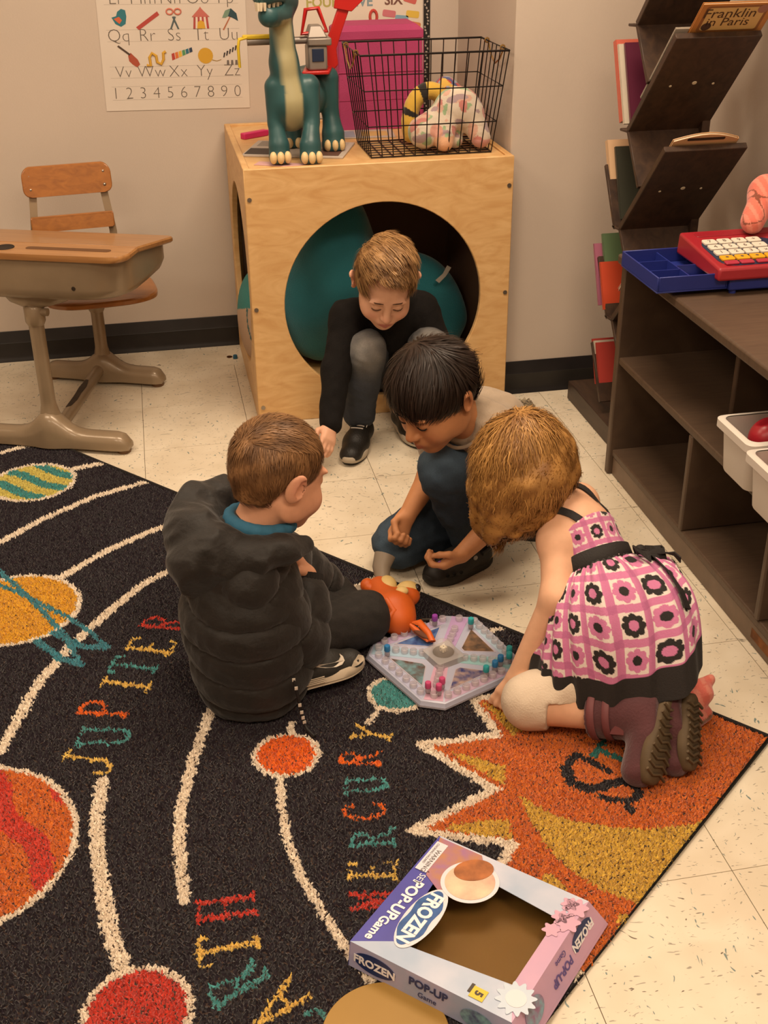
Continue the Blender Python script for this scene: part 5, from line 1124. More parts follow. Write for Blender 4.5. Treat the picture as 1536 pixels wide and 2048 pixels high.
# ================================================================== orange toy animal lying on its back
ot = empty('orange_toy_animal', 'orange toy animal with big ears lying upside down on the rug', 'toy', (.515, -1.335, RUGZ))
m_ot = mat('orange_toy_plastic', '#c4581a', .5, var=(12, .08)); m_cr = mat('cream_toy_plastic', '#d6b878', .5); m_gy = mat('grey_toy_feet', '#8f8272', .5)
F = Field((.42, -1.46, .0), (.62, -1.10, .16), .0028)
hc = np.array((.512, -1.338, RUGZ + .043))
F.ell(hc, (.046, .044, .042), k=.01); F.ell(hc + (.006, -.03, -.012), (.034, .028, .03), k=.02)
F.ell(hc + (.035, .035, .008), (.030, .026, .024), k=.008)
F.cone(hc + (-.008, .04, .0), hc + (-.014, .085, .0), .030, .030, k=.015)
def otc(V):
    return np.tile(srgb('#c4581a'), (len(V), 1))
F.cut(lambda x, y, z: RUGZ - z); o = F.build('body', m_ot, ot); OT = (-.515, 1.335, -RUGZ); o.location = OT
def oadd(b, nm, m, **k): o = b.build(nm, m, ot, smooth=k.pop('smooth', 70), **k); o.location = OT; return o
H = Vector(hc)
oadd(MB().ball(H + Vector((.040, .046, .012)), (.028, .024, .024), 20, 14), 'muzzle', m_cr); oadd(MB().ball(H + Vector((.060, .040, .022)), (.0085, .009, .0095), 14, 10), 'nose', mat('toy_black', '#1a1614', .25)); oadd(MB().ball(H + Vector((.022, .018, .034)), (.014, .011, .009), 16, 10, Matrix.Rotation(-.4, 3, 'Z')), 'eye_patch', m_cr)
oadd(MB().ball(H + Vector((.002, .075, .018)), (.020, .028, .016), 16, 12), 'belly', m_cr)
oadd(MB().tube([H + Vector(v) for v in ((-.036, -.012, .022), (-.046, -.022, .010), (-.042, -.036, .004), (-.022, -.044, .006), (-.006, -.034, .020), (-.018, -.014, .034))], .0085, 10, closed=True), 'ear', m_ot); oadd(MB().ball(H + Vector((-.026, -.028, .016)), (.012, .012, .008), 12, 8), 'ear_lining', mat('ear_brown', '#5a3018', .7))
oadd(MB().tube([H + Vector(v) for v in ((.020, -.040, -.006), (.036, -.066, -.016), (.054, -.098, -.018), (.060, -.108, -.017), (.056, -.088, -.010), (.044, -.056, -.002))], .0075, 10, closed=True), 'ear', m_ot); oadd(MB().ball(H + Vector((.044, -.078, -.014)), (.011, .030, .005), 12, 8, Matrix.Rotation(.5, 3, 'Z')), 'ear_lining', mat('ear_brown', '#5a3018', .7))
oadd(MB().tube([H + Vector((-.022, .066, .006)), H + Vector((-.038, .080, .010)), H + Vector((-.040, .092, .008))], [.010, .013, .015], 12), 'arm', m_ot); oadd(MB().ball(H + Vector((-.040, .092, .010)), (.016, .018, .016), 14, 10), 'paw', m_ot)
oadd(MB().tube([H + Vector((-.004, .105, .01)), H + Vector((-.002, .128, .03)), H + Vector((.010, .146, .050))], [.016, .020, .024], 16), 'leg', m_gy); oadd(MB().tube([H + Vector((-.028, .098, -.008)), H + Vector((-.05, .108, -.016)), H + Vector((-.06, .112, -.018))], [.013, .016, .017], 14), 'leg', m_gy)
oadd(MB().tube([H + Vector((.058, -.006, -.030)), H + Vector((.082, .0, -.036)), H + Vector((.09, -.018, -.036)), H + Vector((.078, -.026, -.036))], .0035, 8), 'tail', mat('toy_tail', '#3a322c', .6))
# ================================================================== people
def hframe(fwd, up):
    """head axes as columns: x left, y back, z up"""
    y = -Vector(fwd).normalized(); z = Vector(up); z = (z - y * z.dot(y)).normalized(); x = y.cross(z)
    return np.array([[x.x, y.x, z.x], [x.y, y.y, z.y], [x.z, y.z, z.z]])

def head(F, c, M, s=1.0, neck=None, smile=0.0, ears=True, stick=0.0):
    c = np.array(c); W = lambda p: c + M @ (np.array(p, dtype=float) * s)
    E_ = lambda p, r, k=.01, op='add', R=None: F.ell(W(p), np.array(r) * s, M if R is None else M @ R, k=k * s, op=op)
    E_((0, .014, .032), (.072, .087, .073)); E_((0, -.030, -.020), (.060, .052, .070), .03); E_((0, -.046, -.070), (.036, .036, .032), .03); E_((0, -.060, -.090), (.018, .018, .014), .02)
    for q in (-1, 1):
        E_((q * .036, -.052, -.040), (.026, .026, .026), .02); E_((q * .052, -.004, -.050), (.012, .030, .030), .025)
        E_((q * .029, -.088, .000), (.017, .012, .011), .012, 'sub'); E_((q * .028, -.0705, -.004), (.014, .0125, .0125), .004)
        E_((q * .030, -.076, .016), (.020, .008, .006), .012)
        if ears:
            Re = np.array(Euler((.15, q * .28, q * (.35 + stick * 20))).to_matrix()); E_((q * (.077 + stick), .020, -.008), (.0080, .020, .031), .004, 'add', Re); E_((q * (.083 + stick), .013, -.006), (.006, .011, .019), .004, 'sub', Re)
    F.cone(W((0, -.076, .006)), W((0, -.098, -.030)), .0075 * s, .0105 * s, k=.012 * s); 
    for q in (-1, 1): E_((q * .0095, -.0905, -.034), (.0075, .0085, .0065), .006)
    E_((0, -.080, -.058), (.022, .012, .014), .014)
    mz = .004 * smile
    for q in (-1, 1):
        F.cone(W((0, -.0915, -.0565)), W((q * .018, -.082, -.058 + mz)), .0042 * s, .003 * s, k=.004 * s); F.cone(W((0, -.0905, -.066)), W((q * .015, -.083, -.063 + mz)), .0050 * s, .003 * s, k=.004 * s)
    if neck is not None: F.cone(W((0, .018, -.045)), neck, .042 * s, .045 * s, k=.025)
    return W

def skin_cols(W_inv, base, lip='#b0615a', blush='#cf8672', s=1.0):
    """skin tint: lips, cheeks and ears of the head frame get their own colour"""
    def f(V):
        L = W_inv(V); c = np.tile(np.array(srgb(base)), (len(V), 1)); b = np.array(srgb(blush)); l = np.array(srgb(lip))
        w = np.zeros(len(V))
        for q in (-1, 1):
            w = np.maximum(w, .55 * np.exp(-(((L[:, 0] - q * .038) / .018) ** 2 + ((L[:, 2] + .038) / .016) ** 2 + ((L[:, 1] + .07) / .03) ** 2))); w = np.maximum(w, .5 * np.exp(-(((L[:, 0] - q * .085) / .010) ** 2 + ((L[:, 1] - .018) / .02) ** 2 + ((L[:, 2] + .005) / .03) ** 2)))
        w = np.maximum(w, .45 * np.exp(-((L[:, 0] / .012) ** 2 + ((L[:, 1] + .102) / .01) ** 2 + ((L[:, 2] + .03) / .01) ** 2)))
        c = c * (1 - w[:, None]) + b * w[:, None]
        m = np.clip(1.6 - ((L[:, 0] / .0185) ** 2 + ((L[:, 2] + .0615) / .0078) ** 2), 0, 1) * (L[:, 1] < -.078); c = c * (1 - .8 * m[:, None]) + l * .8 * m[:, None]
        return c
    return f
m_skin = attr_mat('skin', rough=.5, spec=.35, sss=0.0, var=.04, vscale=60)
m_lash = mat('lash_brow_brown', '#5a3c28', .8); m_lashd = mat('lash_brow_dark', '#241812', .8)

def push(F, p, off=.0008):
    """move a point onto the surface of a field"""
    p = np.array(p, float)
    def smp(q):
        g = (q - F.lo) / F.h; i = np.clip(np.floor(g).astype(int), 0, F.n - 2); t = g - i; v = 0.0
        for a in (0, 1):
            for b in (0, 1):
                for c in (0, 1): v += F.f[i[0] + a, i[1] + b, i[2] + c] * (t[0] if a else 1 - t[0]) * (t[1] if b else 1 - t[1]) * (t[2] if c else 1 - t[2])
        return v
    for _ in range(12):
        d = smp(p) - off; e = F.h
        g = np.array([smp(p + np.eye(3)[k] * e) - smp(p - np.eye(3)[k] * e) for k in range(3)]); n_ = np.linalg.norm(g)
        if n_ < 1e-7: break
        p = p - g / n_ * np.clip(d, -.01, .01)
    return Vector(p)

def face_marks(par, W, s, mb, ml, F=None):
    """lash lines and brows as thin curved strips"""
    for q in (-1, 1):
        MB().tube([push(F, W((q * x, y, z))) for x, y, z in ((.015, -.0805, -.0085), (.022, -.0835, -.0122), (.029, -.0838, -.0128), (.037, -.0805, -.0115), (.042, -.0765, -.0085))], [.0009, .0019, .0022, .0020, .0010], 6).build('eyelashes', ml, par, smooth=80)
        MB().tube([push(F, W((q * x, y, z)), .0002) for x, y, z in ((.012, -.0855, .0155), (.022, -.0865, .0185), (.033, -.0835, .0195), (.044, -.0745, .0165))], [.0010, .0022, .0020, .0008], 6).build('eyebrow', mb, par, smooth=80)

HAIRLINE = ([-.12, -.085, -.062, -.045, -.030, -.012, .0, .010, .030, .042, .06, .12], [.062, .058, .046, .030, .008, -.028, -.030, .004, .010, -.045, -.062, -.070])
def hair(par, c, M, s, th, cols, flow, n=2600, length=.03, lift=.006, width=.0011, line=HAIRLINE, seed=1, cut=None, lumps=.0, extra=None, mname='hair', curl=0.0, frontlen=1.0, grav=0.0, topth=0.0):
    """hair as a shell over the skull plus combed strands; everything in head coordinates, then moved to the head"""
    rng = np.random.default_rng(seed); c = np.array(c)
    F = Field((-.14, -.16, -.17), (.14, .16, .16), .003)
    ce = np.array((0, .014, .032)); ra = np.array((.072, .087, .073)) + th
    F.ell(ce, ra, k=.005)
    if topth: F.ell(ce + (0, -.01, .018 + topth * .4), (ra[0] - .006, ra[1] - .008, ra[2] - .012 + topth * .6), k=.02)
    F.cone((0, .045, -.005), (0, .040, -.045), .052 + th, .040 + th, k=.02)
    if extra: extra(F)
    if lumps: F.displace(lambda P: lumps * vnoise(P * np.array((1, 1, .6)), 30, seed))
    zt = lambda y: np.interp(y, *line)
    F.cut(lambda x, y, z: (zt(y) - z) * .7)
    if cut: F.cut(cut)
    V, Q = F.nets(1)
    base = [np.array(srgb(q)) for q in cols]
    def shade(P, r):
        t = np.clip(.5 + .5 * vnoise(P * np.array((1.2, .7, 1.2)), 26, seed + 3) * .9 + (r - .5) * .7, 0, 1)[:, None]
        return base[0] * (1 - t) + base[1] * t
    Cc = shade(V, np.full(len(V), .35))
    # strands rooted on the outer surface
    nrm = (V - ce) / ra ** 2; nrm /= np.linalg.norm(nrm, axis=1)[:, None]
    out = np.nonzero(((V - ce) ** 2 / (ra - .006) ** 2).sum(1) > .96)[0] if not extra else np.arange(len(V))
    pick = rng.choice(out, size=min(n, len(out) * 3), replace=True); P = V[pick] + rng.normal(0, .0012, (len(pick), 3)); N = nrm[pick]; SEG = 5
    L = length * rng.uniform(.6, 1.15, len(pick)) * np.where(P[:, 1] < -.045, frontlen, 1.0); r = rng.random(len(pick)); wd = width * rng.uniform(.7, 1.3, len(pick))
    pts = [P]; d = flow(P); d = d - N * (d * N).sum(1)[:, None]; d /= np.maximum(np.linalg.norm(d, axis=1), 1e-6)[:, None]; d += rng.normal(0, .16, d.shape)
    ph = rng.uniform(0, 6.28, len(pick))
    for k in range(SEG):
        q = pts[-1] + d * (L / SEG)[:, None]; nn = (q - ce) / ra ** 2; nn /= np.maximum(np.linalg.norm(nn, axis=1), 1e-6)[:, None]
        if not extra:
            kk = np.sqrt((((q - ce) / ra) ** 2).sum(1)); q = np.where((kk < 1.02)[:, None], q + nn * ((1.02 - kk) * .08)[:, None] + nn * (lift * (k + 1) / SEG * .35), q + nn * (lift / SEG * .5))
        if curl: q = q + np.stack([np.sin(ph + k * 2.1), np.cos(ph * 1.3 + k * 2.3), np.sin(ph * .7 + k * 1.7)], -1) * curl
        pts.append(q); d2_ = flow(q); d2_ = d2_ - nn * (d2_ * nn).sum(1)[:, None]; d2_ /= np.maximum(np.linalg.norm(d2_, axis=1), 1e-6)[:, None]; d = d * .55 + d2_ * .45
        if grav: d = d + (M.T @ np.array((0, 0, -grav)))
        d /= np.maximum(np.linalg.norm(d, axis=1), 1e-6)[:, None]
    vs = []; cs = []
    for k, q in enumerate(pts):
        t = d if k == SEG else pts[min(k + 1, SEG)] - pts[max(k - 1, 0)]; sd = np.cross(t, N); sd /= np.maximum(np.linalg.norm(sd, axis=1), 1e-6)[:, None]; w = wd * (1 - .85 * (k / SEG) ** 2)
        vs += [q + sd * w[:, None], q - sd * w[:, None]]; cc_ = shade(P, r); cs += [cc_, cc_]
    m_ = len(pick); SV = np.stack(vs, 1).reshape(-1, 3); SC_ = np.stack(cs, 1).reshape(-1, 3); b0 = (np.arange(m_) * 2 * (SEG + 1))[:, None]
    SQ = np.concatenate([b0 + np.array([[2 * k, 2 * k + 1, 2 * k + 3, 2 * k + 2]]) for k in range(SEG)])
    AV = np.concatenate([V, SV]); AQ = np.concatenate([Q, SQ + len(V)]); AC = np.concatenate([Cc, SC_])
    me = np_mesh('hair', c + (AV * s) @ M.T, AQ); set_colors(me, AC)
    return add('hair', me, attr_mat('hair_strands', rough=.48, spec=.35), par)

def hand(F, w, d, n, s=1.0, curl=(.5, .5, .5, .5), thumb=(.5, .4), side=1, k=.004):
    """palm and five fingers: w wrist, d towards the knuckles, n palm normal; side +1 puts the thumb on d x n"""
    w = np.array(w, float); d = np.array(d, float); d /= np.linalg.norm(d); n = np.array(n, float); n -= d * (n @ d); n /= np.linalg.norm(n); a = np.cross(d, n) * side
    P = lambda u, v, z: w + (d * u + a * v + n * z) * s
    F.cone(P(.006, .010, 0), P(.045, .016, .001), .0125 * s, .0115 * s, k=.01); F.cone(P(.006, -.006, 0), P(.045, -.015, .001), .0125 * s, .0105 * s, k=.01); F.cone(P(.01, 0, 0), P(.046, 0, .001), .012 * s, .0115 * s, k=.01)
    for i, (v, L, r) in enumerate(((.0195, .9, .0068), (.0065, 1.0, .007), (-.0065, .94, .0068), (-.0185, .76, .006))):
        p = P(.050, v, .0); ang = curl[i] * .9; dd = d + a * v * 6
        for seg, (l, rr) in enumerate(((.026, 1.0), (.018, .94), (.014, .86))):
            ang2 = ang + (curl[i] * 1.1) * seg; q = p + (dd * math.cos(ang2) + n * math.sin(ang2)) * l * L * s; F.cone(p, q, r * rr * s, r * rr * .95 * s, k=k); p = q
    t0 = P(.012, .018, .003); t1 = t0 + (d * .6 + a * (.75 - .4 * thumb[1]) + n * thumb[0] * .6) * .026 * s; t2 = t1 + (d * .85 + a * (.1 - .7 * thumb[1]) + n * thumb[0] * .7) * .020 * s; t3 = t2 + (d * .8 - a * thumb[1] * .8 + n * .3) * .012 * s
    F.cone(t0, t1, .0095 * s, .0080 * s, k=.006); F.cone(t1, t2, .0078 * s, .0072 * s, k=k); F.cone(t2, t3, .0072 * s, .006 * s, k=k)

def garment(name, par, m, lo, hi, prims, h=.004, fold=(.0015, 18, 1), colors=None, cut=None, smooth=2, k=.015, post=None):
    """prims: (a, b, ra, rb[, k[, prof]])"""
    F = Field(lo, hi, h)
    for p in prims: F.cone(p[0], p[1], p[2], p[3], k=p[4] if len(p) > 4 else k, prof=p[5] if len(p) > 5 else None, squash=p[6] if len(p) > 6 else None)
    if fold: F.displace(lambda P: fold[0] * vnoise(P, fold[1], fold[2]) + fold[0] * .6 * vnoise(P, fold[1] * 2.3, fold[2] + 5))
    if post: post(F)
    if cut: F.cut(cut)
    return F.build(name, m, par, smooth=smooth, colors=colors)

def shoe(par, toe, heel, tilt_up, m_up, m_sole, L=None, wid=.033, hgt=.052, collar=.03, detail=None, m_out=None):
    """low shoe; local y from heel to toe, z up"""
    toe = Vector(toe); heel = Vector(heel); y = (toe - heel); L = L or y.length; M4 = basis(heel, y.cross(Vector(tilt_up)), y)
    F = Field((-.06, -.03, -.01), (.06, L + .03, .13), .003)
    F.cone((0, .036, .034), (0, L * .55, .032), wid * .90, wid * .94, k=.02); F.cone((0, L * .55, .030), (0, L - wid * .92, .024), wid * .98, wid * .90, k=.02, squash=((0, 0, 1), .85)); F.cone((0, .040, .04), (0, .046, hgt + .012), wid * .86, collar, k=.012); F.cone((0, .055, .05), (0, L * .6, .042), .020, .018, k=.02)
    F.cone((0, .044, hgt + .006), (0, .046, hgt + .05), collar * .82, collar * .85, k=.004, op='sub')
    F.cut(lambda x, y_, z: .016 - z)
    V, Q = F.nets(2); s_ = add('shoe', np_mesh('shoe', V, Q), m_up, par, matrix=M4)
    def outline(g, z, lift=0.0):
        pts = []
        for k_ in range(40):
            a = 2 * math.pi * k_ / 40; yy = L / 2 + (L / 2 + g) * math.sin(a); t = yy / L; ww = wid * (.86 + .22 * math.exp(-((t - .70) / .22) ** 2) + .05 * math.exp(-((t - .12) / .12) ** 2)) + g; cx = math.copysign(abs(math.cos(a)) ** .62, math.cos(a)) * ww
            pts.append(Vector((cx, yy, z + lift * max(0, t - .75) ** 2)))
        return pts
    MB().loft([outline(-.003, .004, .12), outline(.001, .007, .12), outline(.0015, .018, .12), outline(-.001, .024, .10)]).build('sole', m_sole, s_, smooth=50)
    MB().loft([outline(-.006, .0005, .14), outline(-.002, .0015, .14), outline(-.002, .006, .12)]).build('outsole', m_out or mat('outsole_black', '#1c1917', .7), s_, smooth=50)
    if detail: detail(s_, V, L)
    return s_
def surf_top(V, x, y):
    d = (V[:, 0] - x) ** 2 + (V[:, 1] - y) ** 2; i = np.argsort(d)[:14]; return float(V[i, 2].max())
def surf_side(V, y, z, sg):
    d = (V[:, 1] - y) ** 2 + (V[:, 2] - z) ** 2; i = np.nonzero((d < .006 ** 2) & (V[:, 0] * sg > 0))[0]
    return float((V[i, 0] * sg).max()) * sg if len(i) else .033 * sg
def laces(s_, V, L):
    ml = mat('lace_white', '#b9b0a6', .7)
    for y in (.072, .088, .104):
        MB().tube([(x, y + .004 * (1 - (x / .016) ** 2), surf_top(V, x, y) + .0012) for x in (-.017, -.010, 0, .010, .017)], .0019, 6).build('lace', ml, s_, smooth=80)
    for q in (-1, 1): MB().tube([(q * .024, .062, surf_top(V, q * .024, .062) + .001), (q * .0225, .085, surf_top(V, q * .0225, .085) + .001)], .0016, 6).build('lace', ml, s_, smooth=80)

def inv_head(c, M, s): c = np.array(c); return lambda V: ((V - c) @ M) / s
def lerp(a, b, t): return tuple(np.array(a) * (1 - t) + np.array(b) * t)

# ---------------------------------------------------------------- boy in the black sweater sitting in the cube
pa = empty('person', 'boy in black sweater and faded jeans sitting in the play cube', 'person', (.68, -.38, 0))
hA, fA, MA = (.672, -.452, .487), None, hframe((-.10, -.86, -.56), (.02, -.45, .9)); sA = 1.0
nkA = (.695, -.345, .40); chA = (.712, -.285, .335); peA = (.745, -.09, .125)
shR, elR, wrR = (.590, -.350, .362), (.535, -.440, .245), (.503, -.535, .128); shL, elL, wrL = (.800, -.305, .352), (.855, -.385, .225), (.79, -.50, .20)
hpR, knR, anR = (.685, -.13, .135), (.622, -.405, .285), (.606, -.385, .085); hpL, knL, anL = (.805, -.12, .135), (.806, -.385, .270), (.752, -.315, .085)
F = Field((.40, -.72, .03), (.92, .02, .62), .003)
WA = head(F, hA, MA, sA, nkA, smile=1.0, stick=.006)
for a, b, r0, r1 in ((nkA, chA, .045, .075), (chA, peA, .08, .075), (shR, elR, .034, .027), (elR, wrR, .027, .0185), (shL, elL, .034, .027), (elL, wrL, .027, .0185), (shR, chA, .04, .05), (shL, chA, .04, .05), (hpR, knR, .055, .042), (knR, anR, .042, .028), (hpL, knL, .055, .042), (knL, anL, .042, .028), (peA, hpR, .06, .055), (peA, hpL, .06, .055)): F.cone(a, b, r0, r1, k=.015)
hand(F, wrR, (-.30, -.80, -.62), (-.45, .05, -.6), .92, (.25, .3, .35, .4), (.3, .1), side=-1); hand(F, wrL, (-.6, -.6, -.5), (0, .3, -.9), .9, (.5, .5, .5, .5), side=1)
F.build('body', m_skin, pa, colors=skin_cols(inv_head(hA, MA, sA), '#d2a083', lip='#a4504c'), smooth=1)
SHIFT = []
def under(e, x, y):   # children were made in world coordinates: bring them under the moved empty
    for c_ in e.children:
        c_.location = (c_.location.x - x, c_.location.y - y, c_.location.z)
face_marks(pa, WA, sA, m_lash, m_lash, F)
m_blk = mat('black_knit', '#120f0e', .9, var=(40, .2), bump=(240, .35), spec=.25)
garment('sweater', pa, m_blk, (.46, -.62, .06), (.93, .02, .46), [(nkA, chA, .052, .090, .03), (chA, lerp(chA, peA, .6), .098, .100, .03), (lerp(chA, peA, .6), peA, .100, .105, .03), (shR, elR, .047, .040), (elR, lerp(elR, wrR, .93), .040, .031), (shL, elL, .047, .040), (elL, lerp(elL, wrL, .93), .040, .031), (shR, chA, .05, .06, .03), (shL, chA, .05, .06, .03)], fold=(.0022, 14, 2))
def denim(k1, k2, dark, light, sd):
    def f(V):
        c = np.tile(np.array(srgb(dark)), (len(V), 1)) * (1 + .10 * vnoise(V, 40, sd))[:, None]
        w = np.zeros(len(V))
        for kk, wt, rr in ((k1, .95, .06), (k2, .95, .06)): w = np.maximum(w, wt * np.exp(-((V - np.array(kk)) ** 2).sum(1) / rr ** 2))
        w = np.clip(w * (1 + .25 * vnoise(V, 25, sd + 2)), 0, 1)[:, None]; return c * (1 - w) + np.array(srgb(light)) * w
    return f
m_den = attr_mat('denim', rough=.85, bump=(500, .35), var=.08, vscale=240)
garment('jeans', pa, m_den, (.50, -.52, .04), (.93, .03, .40), [(peA, hpR, .085, .08), (peA, hpL, .085, .08), (hpR, knR, .075, .056, .02), (knR, lerp(knR, anR, .5), .056, .048, .02), (lerp(knR, anR, .5), lerp(knR, anR, .97), .048, .045, .02), (hpL, knL, .075, .056, .02), (knL, lerp(knL, anL, .5), .056, .048, .02), (lerp(knL, anL, .5), lerp(knL, anL, .97), .048, .045, .02)], fold=(.002, 17, 4), colors=denim(np.array(knR) + (0, -.05, .02), np.array(knL) + (0, -.04, .03), '#2c3038', '#85827e', 3))
hair(pa, hA, MA, sA, .0065, ('#6e4c2c', '#aa8254'), lambda P: np.stack([.75 + 0 * P[:, 0] - P[:, 0] * 3, -1.0 + 4 * np.maximum(P[:, 1], 0), -.35 - 4 * np.abs(P[:, 0]) * (P[:, 2] < .07)], -1), n=5200, length=.032, lift=.008, seed=5, lumps=.004, topth=.030, frontlen=.42,
     line=([-.13, -.085, -.066, -.050, -.030, -.012, .0, .010, .030, .042, .06, .12], [.066, .060, .050, .028, .004, -.030, -.032, .004, .010, -.045, -.062, -.070]), cut=lambda x, y, z: np.maximum(np.where(y < -.045, (.068 + .024 * np.clip((-x + .030) / .05, -.95, 1) - z) * .6, -1.0), np.where((np.abs(x) > .066) & (y > -.012) & (y < .045), (.022 - z) * .6, -1.0)))
m_ub = mat('shoe_black_mesh', '#17130f', .55, bump=(200, .3)); m_sw = mat('sole_white', '#b4a896', .55); 
shoe(pa, (.548, -.535, 0), (.632, -.338, 0), (0, 0, 1), m_ub, m_sw, detail=laces, wid=.035); shoe(pa, (.772, -.475, 0), (.742, -.265, 0), (0, 0, 1), m_ub, m_sw, detail=laces, wid=.034)
under(pa, .68, -.38)

# ---------------------------------------------------------------- boy in the tan T-shirt kneeling on one knee
pb = empty('person', 'dark-haired boy in tan T-shirt and jeans kneeling on one knee', 'person', (.74, -1.10, 0))
hB, MB_, sB = (.626, -1.214, .486), hframe((-.74, -.46, -.48), (-.38, -.20, .9)), .99
nkB, chB, peB = (.712, -1.160, .402), (.765, -1.105, .345), (.855, -.985, .18)
sLb, eLb, wLb = (.770, -1.195, .372), (.790, -1.225, .205), (.684, -1.247, .118); sRb, eRb, wRb = (.700, -1.035, .372), (.655, -1.065, .225), (.590, -1.108, .150)
hLb, kLb, aLb = (.84, -1.05, .17), (.668, -1.165, .288), (.735, -1.125, .085); hRb, kRb, aRb = (.835, -.95, .17), (.578, -1.075, .062), (.86, -1.005, .05)
F = Field((.50, -1.36, .0), (1.02, -.85, .66), .003)
WB = head(F, hB, MB_, sB, nkB, smile=.2)
for a, b, r0, r1 in ((nkB, chB, .045, .075), (chB, peB, .08, .08), (sLb, eLb, .035, .028), (eLb, wLb, .030, .0195), (sRb, eRb, .035, .028), (eRb, wRb, .030, .0195), (sLb, chB, .04, .05), (sRb, chB, .04, .05), (hLb, kLb, .055, .042), (kLb, aLb, .042, .028), (hRb, kRb, .055, .042), (kRb, aRb, .042, .028), (peB, hLb, .06, .055), (peB, hRb, .06, .055)): F.cone(a, b, r0, r1, k=.015)
hand(F, wLb, (-.86, -.12, -.42), (.15, .5, .85), 1.0, (.75, .8, .85, .9), (.75, .55), side=-1); hand(F, wRb, (-.50, -.40, -.72), (.2, -.75, .25), 1.0, (.95, 1.0, 1.0, 1.0), (.8, .7), side=1)
F.build('body', m_skin, pb, colors=skin_cols(inv_head(hB, MB_, sB), '#bb8158', '#a0594a', '#b8704c'), smooth=1)
face_marks(pb, WB, sB, m_lashd, m_lashd, F)
m_tan = mat('tan_jersey', '#9d8b77', .85, var=(12, .05), bump=(300, .2), sheen=.2)
def neckcut(nk, dirn, r):
    nk = np.array(nk); dirn = np.array(dirn, float); dirn /= np.linalg.norm(dirn)
    return lambda x, y, z: np.maximum(-1.0 * (np.sqrt((x - nk[0]) ** 2 + (y - nk[1]) ** 2 + (z - nk[2]) ** 2) - r), -1.0)
garment('t_shirt', pb, m_tan, (.60, -1.34, .08), (1.0, -.85, .50), [(lerp(nkB, chB, .05), chB, .056, .090, .03), (chB, lerp(chB, peB, .55), .096, .098, .03), (lerp(chB, peB, .55), peB, .100, .106, .03), (sLb, lerp(sLb, eLb, .55), .050, .048, .02), (sRb, lerp(sRb, eRb, .55), .050, .048, .02), (sLb, chB, .052, .06, .03), (sRb, chB, .052, .06, .03)], fold=(.0032, 12, 6), cut=lambda x, y, z: .06 - np.sqrt((x - .655) ** 2 + (y + 1.215) ** 2 + (z - .410) ** 2))
MB().tube([Vector(nkB) + Vector((-.012, -.006, -.004)) + Vector(frame((-.62, -.50, .60))[0]) * (.055 * math.cos(a)) + Vector(frame((-.62, -.50, .60))[1]) * (.058 * math.sin(a)) for a in np.linspace(0, 6.283, 29)[:-1]], .0042, 8, closed=True).build('collar', m_tan, pb, smooth=80)
garment('jeans', pb, m_den, (.50, -1.26, .0), (1.0, -.84, .38), [(peB, hLb, .085, .08), (peB, hRb, .085, .08), (hLb, kLb, .072, .062, .02), (kLb, lerp(kLb, aLb, .5), .062, .052, .02), (lerp(kLb, aLb, .5), lerp(kLb, aLb, .93), .052, .047, .02), (hRb, kRb, .075, .058, .02), (kRb, lerp(kRb, aRb, .5), .056, .050, .02), (lerp(kRb, aRb, .5), lerp(kRb, aRb, .95), .050, .042, .02)], fold=(.0026, 15, 9), colors=denim(np.array(kLb) + (-.02, -.02, .04), np.array(kRb) + (-.03, -.03, .0), '#1f2c39', '#46596a', 8), cut=lambda x, y, z: .001 - z)
hair(pb, hB, MB_, sB, .0090, ('#1b120d', '#2e1f17'), lambda P: np.stack([-P[:, 0] * 1.5 + np.sign(P[:, 0] + .02) * .35, -1.0 + 3.2 * np.maximum(P[:, 1] + .02, 0) * 6, -.45 - 5 * np.abs(P[:, 0])], -1), n=3800, length=.045, lift=.001, width=.0010, seed=8, lumps=.001, topth=.004,
     line=([-.13, -.095, -.070, -.050, -.030, -.012, .0, .010, .030, .042, .06, .13], [.042, .042, .032, .020, .000, -.034, -.030, .006, .012, -.035, -.060, -.070]))
m_croc = mat('clog_black', '#231f1c', .6, bump=(60, .05))
def croc_detail(side_list):
    def f(s_, V, L):
        for y in (.118, .135, .152):
            for q in (-1, 1):
                z = .030; x = surf_side(V, y, z, q); MB().cyl((x - q * .002, y, z), (x + q * .0012, y, z), .0042, n=10).build('vent_hole', mat('hole_dark', '#070605', .9), s_)
        for x, y in ((-.012, .13), (.012, .13), (0, .145), (-.014, .15), (.014, .15)): MB().lathe([(0, .0014), (.004, .0012), (.0045, -.001)], (x, y, surf_top(V, x, y)), 10).build('vent_hole', mat('hole_dark', '#070605', .9), s_)
        for q in (-1, 1):
            x = surf_side(V, .072, .05, q); MB().lathe([(0, .003), (.005, .0025), (.006, 0)], (x, .072, .05), 12, axis=(q, 0, 0)).build('strap_rivet', mat('rivet_grey', '#8f8880', .4), s_, smooth=60)
        MB().tube([(.036 * math.cos(a), .055 - .052 * math.sin(a), .056 + .012 * math.sin(a)) for a in np.linspace(.0, math.pi, 13)], .0055, 8).build('heel_strap', m_croc, s_, smooth=70)
    return f
shoe(pb, (.618, -1.178, 0), (.792, -1.098, 0), (0, 0, 1), m_croc, m_croc, detail=croc_detail(0), wid=.036, hgt=.045, m_out=m_croc)
s2 = shoe(pb, (1.0, -1.02, .02), (.86, -.985, .055), (.2, .1, -.9), m_croc, m_croc, detail=croc_detail(0), wid=.033, hgt=.045, m_out=m_croc)
MB().lathe([(0, .003), (.006, .0025), (.007, 0)], (.012, .135, .052), 12).build('shoe_charm', mat('charm_red', '#a8442c', .5), s2, smooth=60)
under(pb, .74, -1.10)
